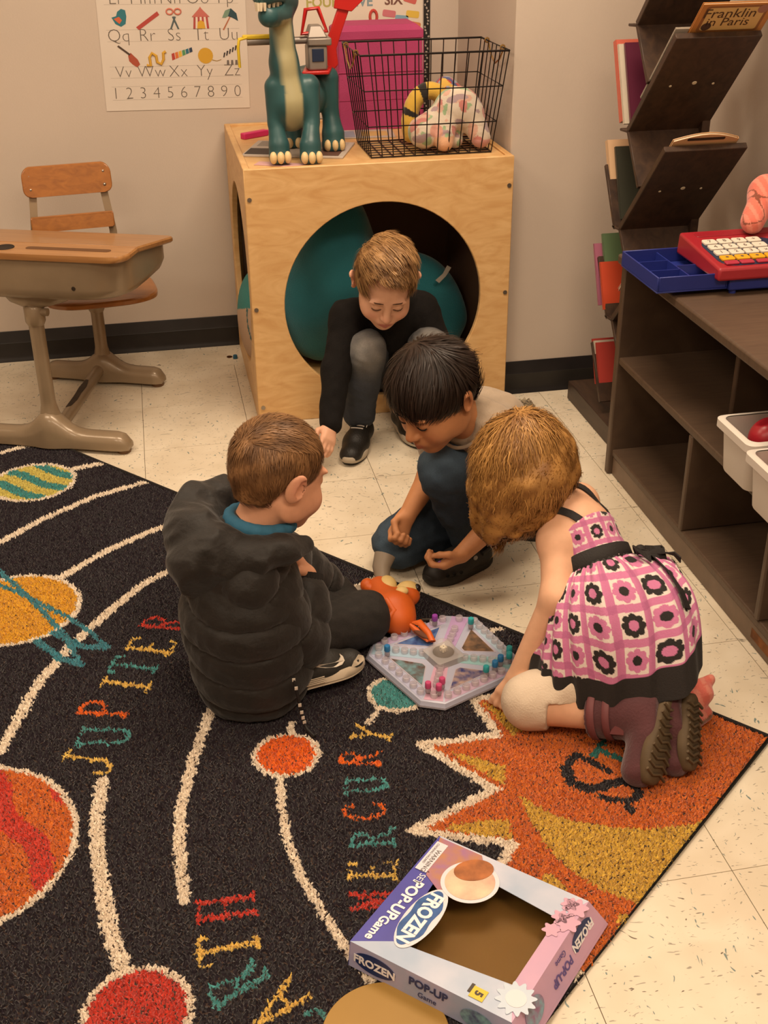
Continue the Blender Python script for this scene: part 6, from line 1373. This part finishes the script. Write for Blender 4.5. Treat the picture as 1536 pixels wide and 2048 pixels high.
pegh = MB().lathe([(0, 0), (.006, 0), (.0066, .002), (.0062, .014), (.005, .0155), (0, .0155)], (0, 0, 0), 14).build('game_peg', mat('peg_lilac', '#a070c0', .35), loc=(.632, -1.262, .098), smooth=45); tag(pegh, 'lilac peg held in the kneeling boy\'s hand', 'game peg')

# ---------------------------------------------------------------- boy in the black puffer jacket
pc = empty('person', 'short-haired boy in hooded black puffer jacket sitting on the rug', 'person', (.20, -1.50, RUGZ))
hC, MC, sC = (.272, -1.462, .466), hframe((.80, .50, -.33), (.10, .10, 1)), 1.0
nkC, chC, peC = (.225, -1.475, .365), (.190, -1.490, .288), (.185, -1.515, .125)
sRc, eRc, wRc = (.198, -1.535, .290), (.294, -1.528, .128), (.318, -1.446, .230); sLc, eLc, wLc = (.225, -1.375, .315), (.33, -1.32, .16), (.39, -1.28, .07)
hRc, kRc, aRc = (.24, -1.49, .10), (.438, -1.378, .070), (.30, -1.44, .06); hLc, kLc, aLc = (.23, -1.42, .10), (.385, -1.30, .068), (.24, -1.40, .05)
F = Field((.03, -1.72, .0), (.56, -1.20, .64), .003)
WC = head(F, hC, MC, sC, nkC)
for a, b, r0, r1 in ((nkC, chC, .045, .072), (chC, peC, .075, .08), (sRc, eRc, .033, .027), (eRc, wRc, .027, .019), (sLc, eLc, .033, .027), (eLc, wLc, .027, .019), (sRc, chC, .04, .05), (sLc, chC, .04, .05), (hRc, kRc, .05, .04), (kRc, aRc, .038, .028), (hLc, kLc, .05, .04), (kLc, aLc, .038, .028)): F.cone(a, b, r0, r1, k=.015)
hand(F, wRc, (-.45, .22, .80), (-.75, -.30, -.4), 1.0, (.85, .95, 1.0, 1.05), (.8, .5), side=1); hand(F, wLc, (.55, .6, -.5), (0, 0, -1), .95, (.2, .25, .3, .3), (.3, .2), side=-1)
F.build('body', m_skin, pc, colors=skin_cols(inv_head(hC, MC, sC), '#d0997a'), smooth=1)
m_puf = mat('black_nylon', '#1e1a17', .62, var=(30, .15), bump=(110, .35), spec=.35, sheen=.15)
def baf(nb, amp, ph=0.0): return lambda t, P: amp * 1.3 * (np.abs(np.sin(math.pi * (t * nb + ph + .05 * vnoise(P, 9, 2)))) ** .34 - .8)
def zbaf(t, P):   # body baffles, rings at set heights with a slight sag
    q = (P[..., 2] + .035 * np.cos((np.arctan2(P[..., 1] + 1.51, P[..., 0] - .18) + 1.3)) * .6) / .062
    return .013 * (np.abs(np.sin(math.pi * q)) ** .32 - .8)
F = Field((.0, -1.74, .0), (.44, -1.24, .46), .0035)
lo_ = (.190, -1.515, .062)
F.cone((.195, -1.513, .085), (.188, -1.508, .20), .118, .118, k=.02, prof=zbaf); F.cone((.188, -1.508, .20), chC, .116, .098, k=.03, prof=zbaf); F.cone(chC, lerp(nkC, chC, .45), .098, .07, k=.03)
F.displace(lambda P: .0016 * vnoise(P, 13, 4) + .0009 * vnoise(P, 34, 9) + .0012 * np.abs(vnoise(P * np.array((1, 1, .35)), 24, 17))); F.cut(lambda x, y, z: (RUGZ + .004) - z)
jk = F.build('puffer_jacket', m_puf, pc, smooth=1)
def sleeve(sh, el, wr, cuff):
    lo = np.minimum.reduce([sh, el, wr]) - .09; hi = np.maximum.reduce([sh, el, wr]) + .09; F = Field(lo, hi, .0035); m1 = lerp(sh, el, .5)
    F.cone(sh, m1, .054, .057, k=.008, prof=baf(1.5, .010, .5)); F.cone(m1, el, .058, .050, k=.006, prof=baf(1.5, .010, .25)); F.cone(el, lerp(el, wr, .66), .052, .048, k=.003, prof=baf(1.6, .010, .2))
    F.displace(lambda P: .0016 * vnoise(P, 15, 8) + .0018 * np.abs(vnoise(P, 26, 19))); F.cut(lambda x, y, z: (RUGZ + .004) - z)
    F.build('sleeve', m_puf, pc, smooth=1)
    x_, y_, z_ = frame(Vector(wr) - Vector(el)); rings = []
    for t in np.linspace(.60, 1.02, 8):
        c_ = Vector(lerp(el, wr, t)); r_ = .036 - .006 * (t - .6) / .4 + (.004 if t < .65 else 0)
        rings.append([c_ + (x_ * math.cos(a) + y_ * math.sin(a)) * (r_ + .0011 * math.sin(a * 26)) for a in np.linspace(0, 2 * math.pi, 105)[:-1]])
    if cuff: MB().loft(rings).build('ribbed_cuff', mat('ribbed_knit', '#1a1613', .9, bump=(200, .3)), pc, smooth=50)
sleeve((.198, -1.560, .300), eRc, wRc, True); sleeve((.215, -1.41, .30), eLc, wLc, True)
F = Field((.0, -1.66, .26), (.36, -1.30, .52), .0035)   # hood bunched behind the neck
hoodp = [(.305, -1.535, .350), (.262, -1.558, .352), (.200, -1.560, .352), (.140, -1.535, .360), (.108, -1.475, .375), (.118, -1.405, .380), (.165, -1.360, .375), (.225, -1.36, .360), (.275, -1.38, .345)]
hr = [.016, .027, .037, .044, .047, .044, .037, .028, .018]
for i in range(len(hoodp) - 1): F.cone(hoodp[i], hoodp[i + 1], hr[i], hr[i + 1], k=.03)
F.cone((.125, -1.52, .315), (.135, -1.43, .32), .062, .058, k=.04); F.cone((.10, -1.54, .335), (.115, -1.42, .345), .042, .042, k=.03)
F.displace(lambda P: .010 * np.abs(vnoise(P, 7, 14)) + .004 * np.abs(vnoise(P, 17, 31)) - .004)
F.cone((.225, -1.465, .36), (.225, -1.465, .48), .058, .085, k=.02, op='sub')
F.build('hood', m_puf, pc, smooth=2)
F = Field((.10, -1.60, .32), (.36, -1.34, .46), .003)
for i in range(18):
    a, b = 2 * math.pi * i / 18, 2 * math.pi * (i + 1) / 18; P_ = lambda t: (.232 + .056 * math.cos(t), -1.472 + .060 * math.sin(t), .378 - .012 * math.cos(t - .5))
    F.cone(P_(a), P_(b), .0125, .0125, k=.006)
F.build('shirt_collar', mat('blue_cotton', '#2f6480', .85, bump=(200, .2)), pc, smooth=2)
m_bj = attr_mat('black_denim', rough=.85, bump=(500, .4), var=.10, vscale=200)
def bjc(V): c = np.tile(np.array(srgb('#211d1a')), (len(V), 1)); return c * (1 + .15 * vnoise(V, 50, 3))[:, None]
garment('trousers', pc, m_bj, (.10, -1.66, .0), (.54, -1.24, .20), [(peC, hRc, .08, .07), (peC, hLc, .08, .07), (hRc, kRc, .064, .056, .02), (kRc, aRc, .052, .044, .02), (hLc, kLc, .064, .056, .02), (kLc, aLc, .05, .044, .02)], fold=(.002, 18, 5), colors=bjc, cut=lambda x, y, z: (RUGZ + .002) - z)
hair(pc, hC, MC, sC, .0045, ('#5c3f26', '#8a6440'), lambda P: np.stack([P[:, 0] * 12 + .3 * P[:, 2], np.where(P[:, 2] > .06, -1.0, .25) + 0 * P[:, 1], np.where(P[:, 2] > .06, -.2, -1.0)], -1), n=7000, length=.017, lift=.003, width=.0008, seed=12,
     line=([-.12, -.085, -.062, -.045, -.030, -.012, .0, .010, .030, .042, .06, .12], [.062, .058, .046, .030, .008, -.020, -.022, .006, .014, -.038, -.052, -.056]))
m_gk = mat('shoe_grey_black', '#2b2926', .55, bump=(160, .25)); m_wh2 = mat('shoe_white_rubber', '#c3b39c', .5)
SWOOSH = [(.062, .047), (.075, .0445), (.095, .038), (.118, .0335), (.132, .034), (.140, .0395), (.1395, .048), (.134, .0545), (.1335, .048), (.128, .0435), (.118, .0425), (.100, .0445), (.080, .0475)]
def nike(s_, V, L):
    q = -1 if (s_.matrix_world.to_3x3() @ Vector((1, 0, 0))).y > 0 else 1; q = SIDE_C
    outp = [Vector((surf_side(V, y, z, q) + q * .0006, y, z)) for y, z in SWOOSH]; inp = [p - Vector((q * .003, 0, 0)) for p in outp]
    MB().loft([inp, outp]).build('swoosh', mat('swoosh_white', '#d8cdbd', .45), s_)
    toe = [Vector((surf_side(V, y, z, q) + q * .0004, y, z)) for y, z in ((.150, .020), (.168, .022), (.184, .026), (.186, .034), (.176, .040), (.160, .032))]; MB().loft([[p - Vector((q * .003, 0, 0)) for p in toe], toe]).build('toe_guard', m_wh2, s_)
    for k in range(4): MB().tube([(surf_side(V, y, .026, q) * 1.0 + q * .001, y, .022 - k * .0035 + .0 * y) for y in (.012, .05, .09)], .0013, 6).build('midsole_line', m_wh2, s_)
SIDE_C = 1
shoe(pc, (.420, -1.490, RUGZ + .010), (.236, -1.545, RUGZ + .012), (-.10, .34, .93), m_gk, m_wh2, detail=nike, wid=.036, hgt=.06, m_out=m_wh2)
# zip pull cord with white marks hanging from the jacket front
zp = MB().tube([(.262, -1.628, .125), (.268, -1.640, .085), (.273, -1.645, .045), (.276, -1.640, .026), (.281, -1.652, .016), (.292, -1.672, RUGZ + .003)], .0035, 8).build('zip_cord', mat('cord_black', '#141110', .6), pc, smooth=60)
for p in ((.2625, -1.6325, .12), (.2655, -1.639, .105), (.270, -1.6455, .07), (.2725, -1.6485, .055), (.2745, -1.6485, .042), (.277, -1.6445, .028)):
    MB().box((-.003, -.0005, -.0035), (.003, .0008, .0035)).build('cord_mark', mat('cord_white', '#cfc6b8', .6), zp, loc=p)
under(pc, .20, -1.50)
for c_ in pc.children: c_.location.z -= RUGZ

# ---------------------------------------------------------------- girl in the pink flowered dress
pd = empty('person', 'girl in pink and black flowered dress kneeling on the rug', 'person', (.84, -1.70, RUGZ))
hD, MD, sD = (.740, -1.480, .428), hframe((-.72, .12, -.68), (-.55, .30, .78)), .98
nkD, chD, waD, peD = (.795, -1.497, .362), (.828, -1.548, .322), (.854, -1.612, .278), (.868, -1.725, .165)
sNd, eNd, wNd = (.785, -1.575, .322), (.760, -1.656, .250), (.690, -1.652, .078); sFd, eFd, wFd = (.858, -1.470, .340), (.835, -1.50, .20), (.79, -1.55, .10)
kNd, aNd = (.700, -1.712, .062), (.868, -1.815, .082); kFd, aFd = (.760, -1.640, .062), (.915, -1.775, .082); hNd, hFd = (.842, -1.748, .135), (.882, -1.690, .135)
F = Field((.58, -1.98, .005), (1.02, -1.34, .62), .003)
WD = head(F, hD, MD, sD, nkD, ears=False)
for a, b, r0, r1 in ((nkD, chD, .042, .066), (chD, waD, .066, .058), (waD, peD, .06, .066), (sNd, eNd, .036, .031), (eNd, wNd, .031, .019), (sFd, eFd, .034, .028), (eFd, wFd, .028, .018), (sNd, chD, .042, .05), (sFd, chD, .042, .05), (hNd, kNd, .050, .044), (kNd, aNd, .043, .034), (hFd, kFd, .050, .044), (kFd, aFd, .042, .03)): F.cone(a, b, r0, r1, k=.018)
hand(F, wNd, (-.45, -.10, -.75), (.35, .55, -.35), .92, (.15, .2, .2, .25), (.2, .1), side=1); hand(F, wFd, (-.7, -.1, -.6), (.2, 0, -.9), .9, (.4, .4, .4, .5), side=-1)
F.cut(lambda x, y, z: (RUGZ + .001) - z)
FDb = F; F.build('body', m_skin, pd, colors=skin_cols(inv_head(hD, MD, sD), '#d8a888'), smooth=1)
PINK, WHT, BLKC, DPINK = (np.array(srgb(q)) for q in ('#bf7098', '#d9cbc4', '#1d1715', '#b0628c'))
def flower_print(u, v, cell=.046):
    i = np.floor(u / cell); j = np.floor(v / cell); x = u / cell - i - .5; y = v / cell - j - .5; r = np.hypot(x, y); th_ = np.arctan2(y, x); kind = np.mod(i + j, 2) < .5
    c = np.tile(WHT, (len(u), 1)); c[(np.abs(x) > .36) | (np.abs(y) > .38)] = PINK; c[(np.abs(x) > .36) & (np.abs(y) > .38)] = DPINK
    pet = r < .34 * (.80 + .20 * np.abs(np.cos(4 * th_)) ** .6 * 1.2); c[pet & kind] = BLKC; c[pet & ~kind] = PINK; c[(r < .15) & kind] = PINK; c[(r < .145) & ~kind] = BLKC; return c
hem = [(.708, -1.668, .102), (.700, -1.722, .090), (.732, -1.768, .090), (.798, -1.812, .098), (.876, -1.856, .124), (.950, -1.870, .160), (.985, -1.80, .185), (.985, -1.70, .195), (.94, -1.60, .19), (.85, -1.54, .16), (.79, -1.57, .12), (.735, -1.62, .108)]
hemc = np.array((.83, -1.70, .13)); ha = np.unwrap([math.atan2(p[1] - hemc[1], p[0] - hemc[0]) for p in hem]); hp_ = np.array(hem)
NT, NV = 760, 180; th_ = np.linspace(0, 2 * math.pi, NT, endpoint=False)
o_ = np.argsort(np.mod(ha, 2 * math.pi)); aa = np.mod(ha, 2 * math.pi)[o_]; hs = hp_[o_]; aa3 = np.concatenate([aa - 2 * math.pi, aa, aa + 2 * math.pi]); hs3 = np.concatenate([hs] * 3)
HM = np.stack([np.interp(th_, aa3, hs3[:, k]) for k in range(3)], -1); HM = sum(np.roll(HM, k, 0) for k in range(-16, 17)) / 33
axd = np.array(chD) - np.array(peD); axd /= np.linalg.norm(axd); lat = np.array((.72, .66, .1)); lat -= axd * (lat @ axd); lat /= np.linalg.norm(lat); frt = np.cross(axd, lat)
def ringdir(t): d = np.stack([np.cos(t), np.sin(t), 0 * t], -1); d = d - (d @ axd)[:, None] * axd; return d / np.linalg.norm(d, axis=1)[:, None]
wr = ringdir(th_); WR = np.array(waD) + wr * (.070 * (1 - .12 * np.abs(wr @ frt)))[:, None]
tv = np.linspace(0, 1, NV); V = []; Cc = []
fd = .0065 * np.sin(th_ * 17 + .5 * np.sin(th_ * 5)) + .0025 * np.sin(th_ * 29 + 1.3) + .006 * np.sin(th_ * 7 + .6)
for t in tv:
    p = WR * (1 - t) + HM * t; out_ = p - (np.array(waD) * (1 - t) + hemc * t); out_ /= np.linalg.norm(out_, axis=1)[:, None]
    bl = .044 * (1 - .75 * np.exp(-((np.mod(th_ - math.pi + math.pi, 2 * math.pi) - math.pi) / .75) ** 2))
    p = p + out_ * (bl * math.sin(math.pi * t ** .75) + fd * (.35 + .75 * t * (1 - .75 * t * t)) + (.004 * np.sin(th_ * 55) * max(0, 1 - t * 5)))[:, None] + np.array((0, 0, .030)) * math.sin(math.pi * t)
    p[:, 2] = np.maximum(p[:, 2], .05)
    uu = th_ * 6 * .05 / 2 + .004 + .004 * np.sin(th_ * 3 + t * 4); c = flower_print(uu, np.full(NT, t * .235 + .02) + .012 * np.sin(th_ * 2 + .7), .05); 
    if t > .80: c[:] = BLKC
    if t < .02: c[:] = BLKC
    V.append(p); Cc.append(c)
V = np.concatenate(V); Cc = np.concatenate(Cc); i_, j_ = np.meshgrid(np.arange(NV - 1), np.arange(NT), indexing='ij'); i_ = i_.ravel(); j_ = j_.ravel(); j2 = (j_ + 1) % NT
me = np_mesh('skirt', V, np.stack([i_ * NT + j_, (i_ + 1) * NT + j_, (i_ + 1) * NT + j2, i_ * NT + j2], -1)); set_colors(me, Cc)
m_dress = attr_mat('dress_print', rough=.8, bump=(350, .2), sheen=.1)
sk = add('skirt', me, m_dress, pd); sd_ = sk.modifiers.new('solid', 'SOLIDIFY'); sd_.thickness = .002; sd_.offset = -1
F = Field((.70, -1.72, .20), (.98, -1.40, .42), .0022)
F.cone(lerp(nkD, chD, .75), chD, .064, .070, k=.02); F.cone(chD, waD, .0715, .066, k=.02)
up_ = axd; F.cut(lambda x, y, z: np.maximum(((x - chD[0]) * up_[0] + (y - chD[1]) * up_[1] + (z - chD[2]) * up_[2]) + .030 - .55 * np.abs((x - chD[0]) * frt[0] + (y - chD[1]) * frt[1] + (z - chD[2]) * frt[2]), -((x - waD[0]) * up_[0] + (y - waD[1]) * up_[1] + (z - waD[2]) * up_[2]) - .006))
def bod(V): q = V - np.array(waD); return flower_print(np.arctan2(q @ frt, q @ lat) * .075 + .3, q @ axd + .01, .042)
F.build('bodice', m_dress, pd, colors=bod, smooth=1)
m_sash = mat('black_sash', '#1c1715', .75, bump=(300, .25))
wl_ = [Vector(p) for p in (np.array(waD) + axd * .006 + wr[::20] * (.072 * (1 - .12 * np.abs(wr[::20] @ frt)))[:, None])]
rings = [[p + Vector(axd) * z + (p - Vector(waD)).normalized() * o2 for p in wl_] for z, o2 in ((-.020, .0), (-.018, .003), (.018, .003), (.020, .0))]
MB().loft(rings, caps=False).build('sash', m_sash, pd, smooth=60)
# bow at the back with two tails
SG = V.reshape(NV, NT, 3)
def on_skirt(t, a, off): k = int((a % (2 * math.pi)) / (2 * math.pi) * NT) % NT; p = SG[int(t * (NV - 1)), k]; q = p - (np.array(waD) * (1 - t) + hemc * t); return Vector(p + q / np.linalg.norm(q) * off)
def ribbon(name, path, w, off=.004, lift=None):
    pts = [on_skirt(t, a, off + (lift[i] if lift else 0)) for i, (t, a) in enumerate(path)]; rg_ = []
    for k_, p in enumerate(pts):
        t_ = (pts[min(k_ + 1, len(pts) - 1)] - pts[max(k_ - 1, 0)]).normalized(); n_ = (p - Vector(waD)).normalized(); sd2 = t_.cross(n_).normalized(); n_ = sd2.cross(t_); rg_.append([p + sd2 * (x * w[k_]) + n_ * (z * .0012) for x, z in ((-1, -1), (1, -1), (1, 1), (-1, 1))])
    MB().loft(rg_).build(name, m_sash, pd, smooth=60)
A0 = math.radians(-38)
ribbon('bow_tail', [(0.0, A0), (.12, A0 - .10), (.26, A0 - .16), (.40, A0 - .20), (.52, A0 - .22)], (.006, .009, .011, .012, .013), .005)
ribbon('bow_tail', [(0.0, A0 + .1), (.10, A0 + .34), (.22, A0 + .46), (.36, A0 + .5)], (.006, .010, .012, .013), .010, (.004, .012, .012, .006))
ribbon('bow_loop', [(0.0, A0 + .05), (.02, A0 + .3), (.06, A0 + .55), (.13, A0 + .6), (.16, A0 + .42), (.08, A0 + .2), (.01, A0 + .05)], (.006, .012, .014, .013, .012, .009, .006), .008, (.004, .022, .026, .018, .010, .006, .004))
ribbon('bow_loop', [(0.0, A0 - .05), (.01, A0 - .28), (.05, A0 - .42), (.10, A0 - .34), (.06, A0 - .16), (.01, A0 - .04)], (.006, .010, .012, .011, .009, .006), .008, (.004, .014, .016, .010, .006, .004))
MB().ball(on_skirt(.01, A0, .010), (.012, .012, .012), 12, 8).build('bow_knot', m_sash, pd, smooth=80)
# shoulder straps
for pth in (((.848, -1.628, .335), (.832, -1.605, .362), (.806, -1.575, .374), (.782, -1.545, .372), (.765, -1.525, .355), (.752, -1.522, .33)), ((.905, -1.560, .345), (.885, -1.52, .375), (.860, -1.485, .388), (.830, -1.455, .385), (.80, -1.44, .36))):
    P4 = [Vector(q) for q in pth]; pts = []
    for a, b in zip(P4[:-1], P4[1:]): pts += [a.lerp(b, t) for t in (0, .25, .5, .75)]
    pts = [push(FDb, p, .0022) for p in pts]
    rg_ = []
    for k_, p in enumerate(pts):
        t_ = (pts[min(k_ + 1, len(pts) - 1)] - pts[max(k_ - 1, 0)]).normalized(); n_ = (push(FDb, p, .006) - push(FDb, p, .001)).normalized(); sd2 = t_.cross(n_).normalized(); rg_.append([p + sd2 * (x * .0075) + n_ * (z * .0012) for x, z in ((-1, -1), (1, -1), (1, 1), (-1, 1))])
    MB().loft(rg_).build('strap', m_sash, pd, smooth=60)
garment('leggings', pd, mat('white_legging', '#cbb9a4', .85, bump=(300, .3)), (.60, -1.86, .0), (.98, -1.56, .27), [(peD, hNd, .066, .056, .02), (peD, hFd, .066, .056, .02), (hNd, kNd, .054, .051, .02), (kNd, lerp(kNd, aNd, .18), .052, .049, .02), (hFd, kFd, .060, .052, .02), (kFd, lerp(kFd, aFd, .18), .052, .049, .02)], fold=(.001, 16, 2), cut=lambda x, y, z: np.maximum((RUGZ + .001) - z, ((x - .735) * .85 + (y + 1.733) * -.52) - .0 - 9.0 * (z > .095)))
m_boot = mat('maroon_suede', '#4a2226', .8, var=(20, .15), bump=(220, .35), sheen=.3); m_bsole = mat('boot_sole_brown', '#54442f', .75, var=(30, .12)); m_strap = mat('maroon_strap', '#6a3a3c', .6)
def boot(leg0, heel, toe, out):
    """short boot: shaft along the lying shin, foot hanging down to the toe; sole facing away from the shin"""
    leg0 = np.array(leg0, float); heel = np.array(heel, float); toe = np.array(toe, float); out = np.array(out, float); out /= np.linalg.norm(out)
    lo = np.minimum.reduce([leg0, heel, toe]) - .08; hi = np.maximum.reduce([leg0, heel, toe]) + .08; lo[2] = max(lo[2], 0)
    ank = heel - out * .045 + (toe - heel) * .12
    F = Field(lo, hi, .003); F.cone(leg0, ank, .052, .047, k=.02); F.cone(ank, lerp(heel - out * .022, toe - out * .022, .4), .046, .034, k=.025); F.cone(lerp(heel - out * .026, toe - out * .026, .1), lerp(heel - out * .026, toe - out * .026, .85), .034, .031, k=.015)
    F.displace(lambda P: .0016 * vnoise(P, 16, 7)); F.cut(lambda x, y, z: np.maximum((RUGZ + .001) - z, (x - heel[0]) * out[0] + (y - heel[1]) * out[1] + (z - heel[2]) * out[2] + .006))
    ld = (ank - leg0) / np.linalg.norm(ank - leg0); F.cut(lambda x, y, z: -((x - leg0[0]) * ld[0] + (y - leg0[1]) * ld[1] + (z - leg0[2]) * ld[2]))
    b_ = F.build('boot', m_boot, pd, smooth=2)
    yv = Vector(toe - heel); L = yv.length; M4 = basis(Vector(heel) - Vector(out) * .004, yv.cross(-Vector(out)), yv)      # local z points into the boot
    def outl(g, z):
        pts = []
        for k_ in range(40):
            a = 2 * math.pi * k_ / 40; yy = L * .48 + (L * .54 + g) * math.sin(a); t = yy / L; ww = .030 * (.85 + .25 * math.exp(-((t - .72) / .25) ** 2)) + g; pts.append(Vector((math.copysign(abs(math.cos(a)) ** .65, math.cos(a)) * ww, yy, z)))
        return pts
    so = MB().loft([outl(-.004, -.016), outl(0, -.013), outl(.002, 0), outl(0, .003)]).build('sole', m_bsole, b_, matrix=M4, smooth=45)
    for k_ in range(9):
        yy = .012 + k_ * (L - .02) / 8.5; wv = .024 if .3 < yy / L < .5 else .029
        MB().tube([(-wv, yy - .004, -.0165), (-wv * .4, yy + .003, -.018), (wv * .3, yy - .003, -.018), (wv, yy + .004, -.0165)], .0030, 6).build('tread', m_bsole, so, smooth=60)
    c0 = leg0 + ld * .035; x_, y_, _ = frame(ld)
    for dd, w_ in ((.012, .0525), (.040, .051)):
        cc = Vector(leg0 + ld * dd); MB().loft([[cc + (x_ * math.cos(a) + y_ * math.sin(a)) * (w_ + o2) + Vector(ld) * z for a in np.linspace(0, 6.283, 33)[:-1]] for z, o2 in ((-.007, .0), (-.006, .0015), (.006, .0015), (.007, 0))], caps=False).build('ankle_strap', m_strap, b_, smooth=60)
    bw = Vector(leg0 + ld * .034) + Vector((-.10, -.95, .22)).normalized() * .0535
    for q in (-1, 1): MB().loft([[bw + Vector((.20 * q, .20 * q, .95 * q)) * u + Vector(ld) * (v * w_) + Vector((-.1, -.95, .2)) * z for v, z in ((-1, -.001), (1, -.001), (1, .003), (-1, .003))] for u, w_ in ((0, .005), (.010, .011), (.019, .013))]).build('boot_bow', m_strap, b_, smooth=50)
boot((.800, -1.772, .070), (.912, -1.845, .125), (.846, -1.935, .030), (.62, -.62, .48)); boot((.855, -1.735, .070), (.955, -1.838, .125), (.928, -1.918, .030), (.70, -.55, .45))
def dh(F):
    g = MD.T @ np.array((0, 0, -1.0))
    for x, y, z, L, r in ((-.045, .03, -.01, .085, .034), (.045, .03, -.01, .085, .034), (-.055, -.02, .0, .095, .030), (.055, -.02, .0, .095, .030), (0, .065, -.01, .065, .036), (-.04, -.06, .02, .105, .028), (.04, -.06, .02, .105, .028), (.0, -.085, .03, .10, .028), (.066, .005, -.02, .07, .026), (.060, .035, -.03, .06, .028), (-.066, .005, -.02, .07, .026)):
        F.cone((x, y, z), tuple(np.array((x, y, z)) + g * L), r, r * .6, k=.035)
gD = MD.T @ np.array((0, 0, -1.0))
hair(pd, hD, MD, sD, .012, ('#7a5228', '#b98a4c'), lambda P: np.tile(gD, (len(P), 1)) * .9 + (P - np.array((0, .03, .08))) * 6, n=15000, length=.060, lift=.01, width=.0010, seed=21, lumps=.001, extra=dh, curl=.0030, grav=.15,
     line=([-.2, .2], [-.14, -.14]), cut=lambda x, y, z: np.where(y > .035, -.075 - z, -1.0))
under(pd, .84, -1.70)
for c_ in pd.children: c_.location.z -= RUGZ
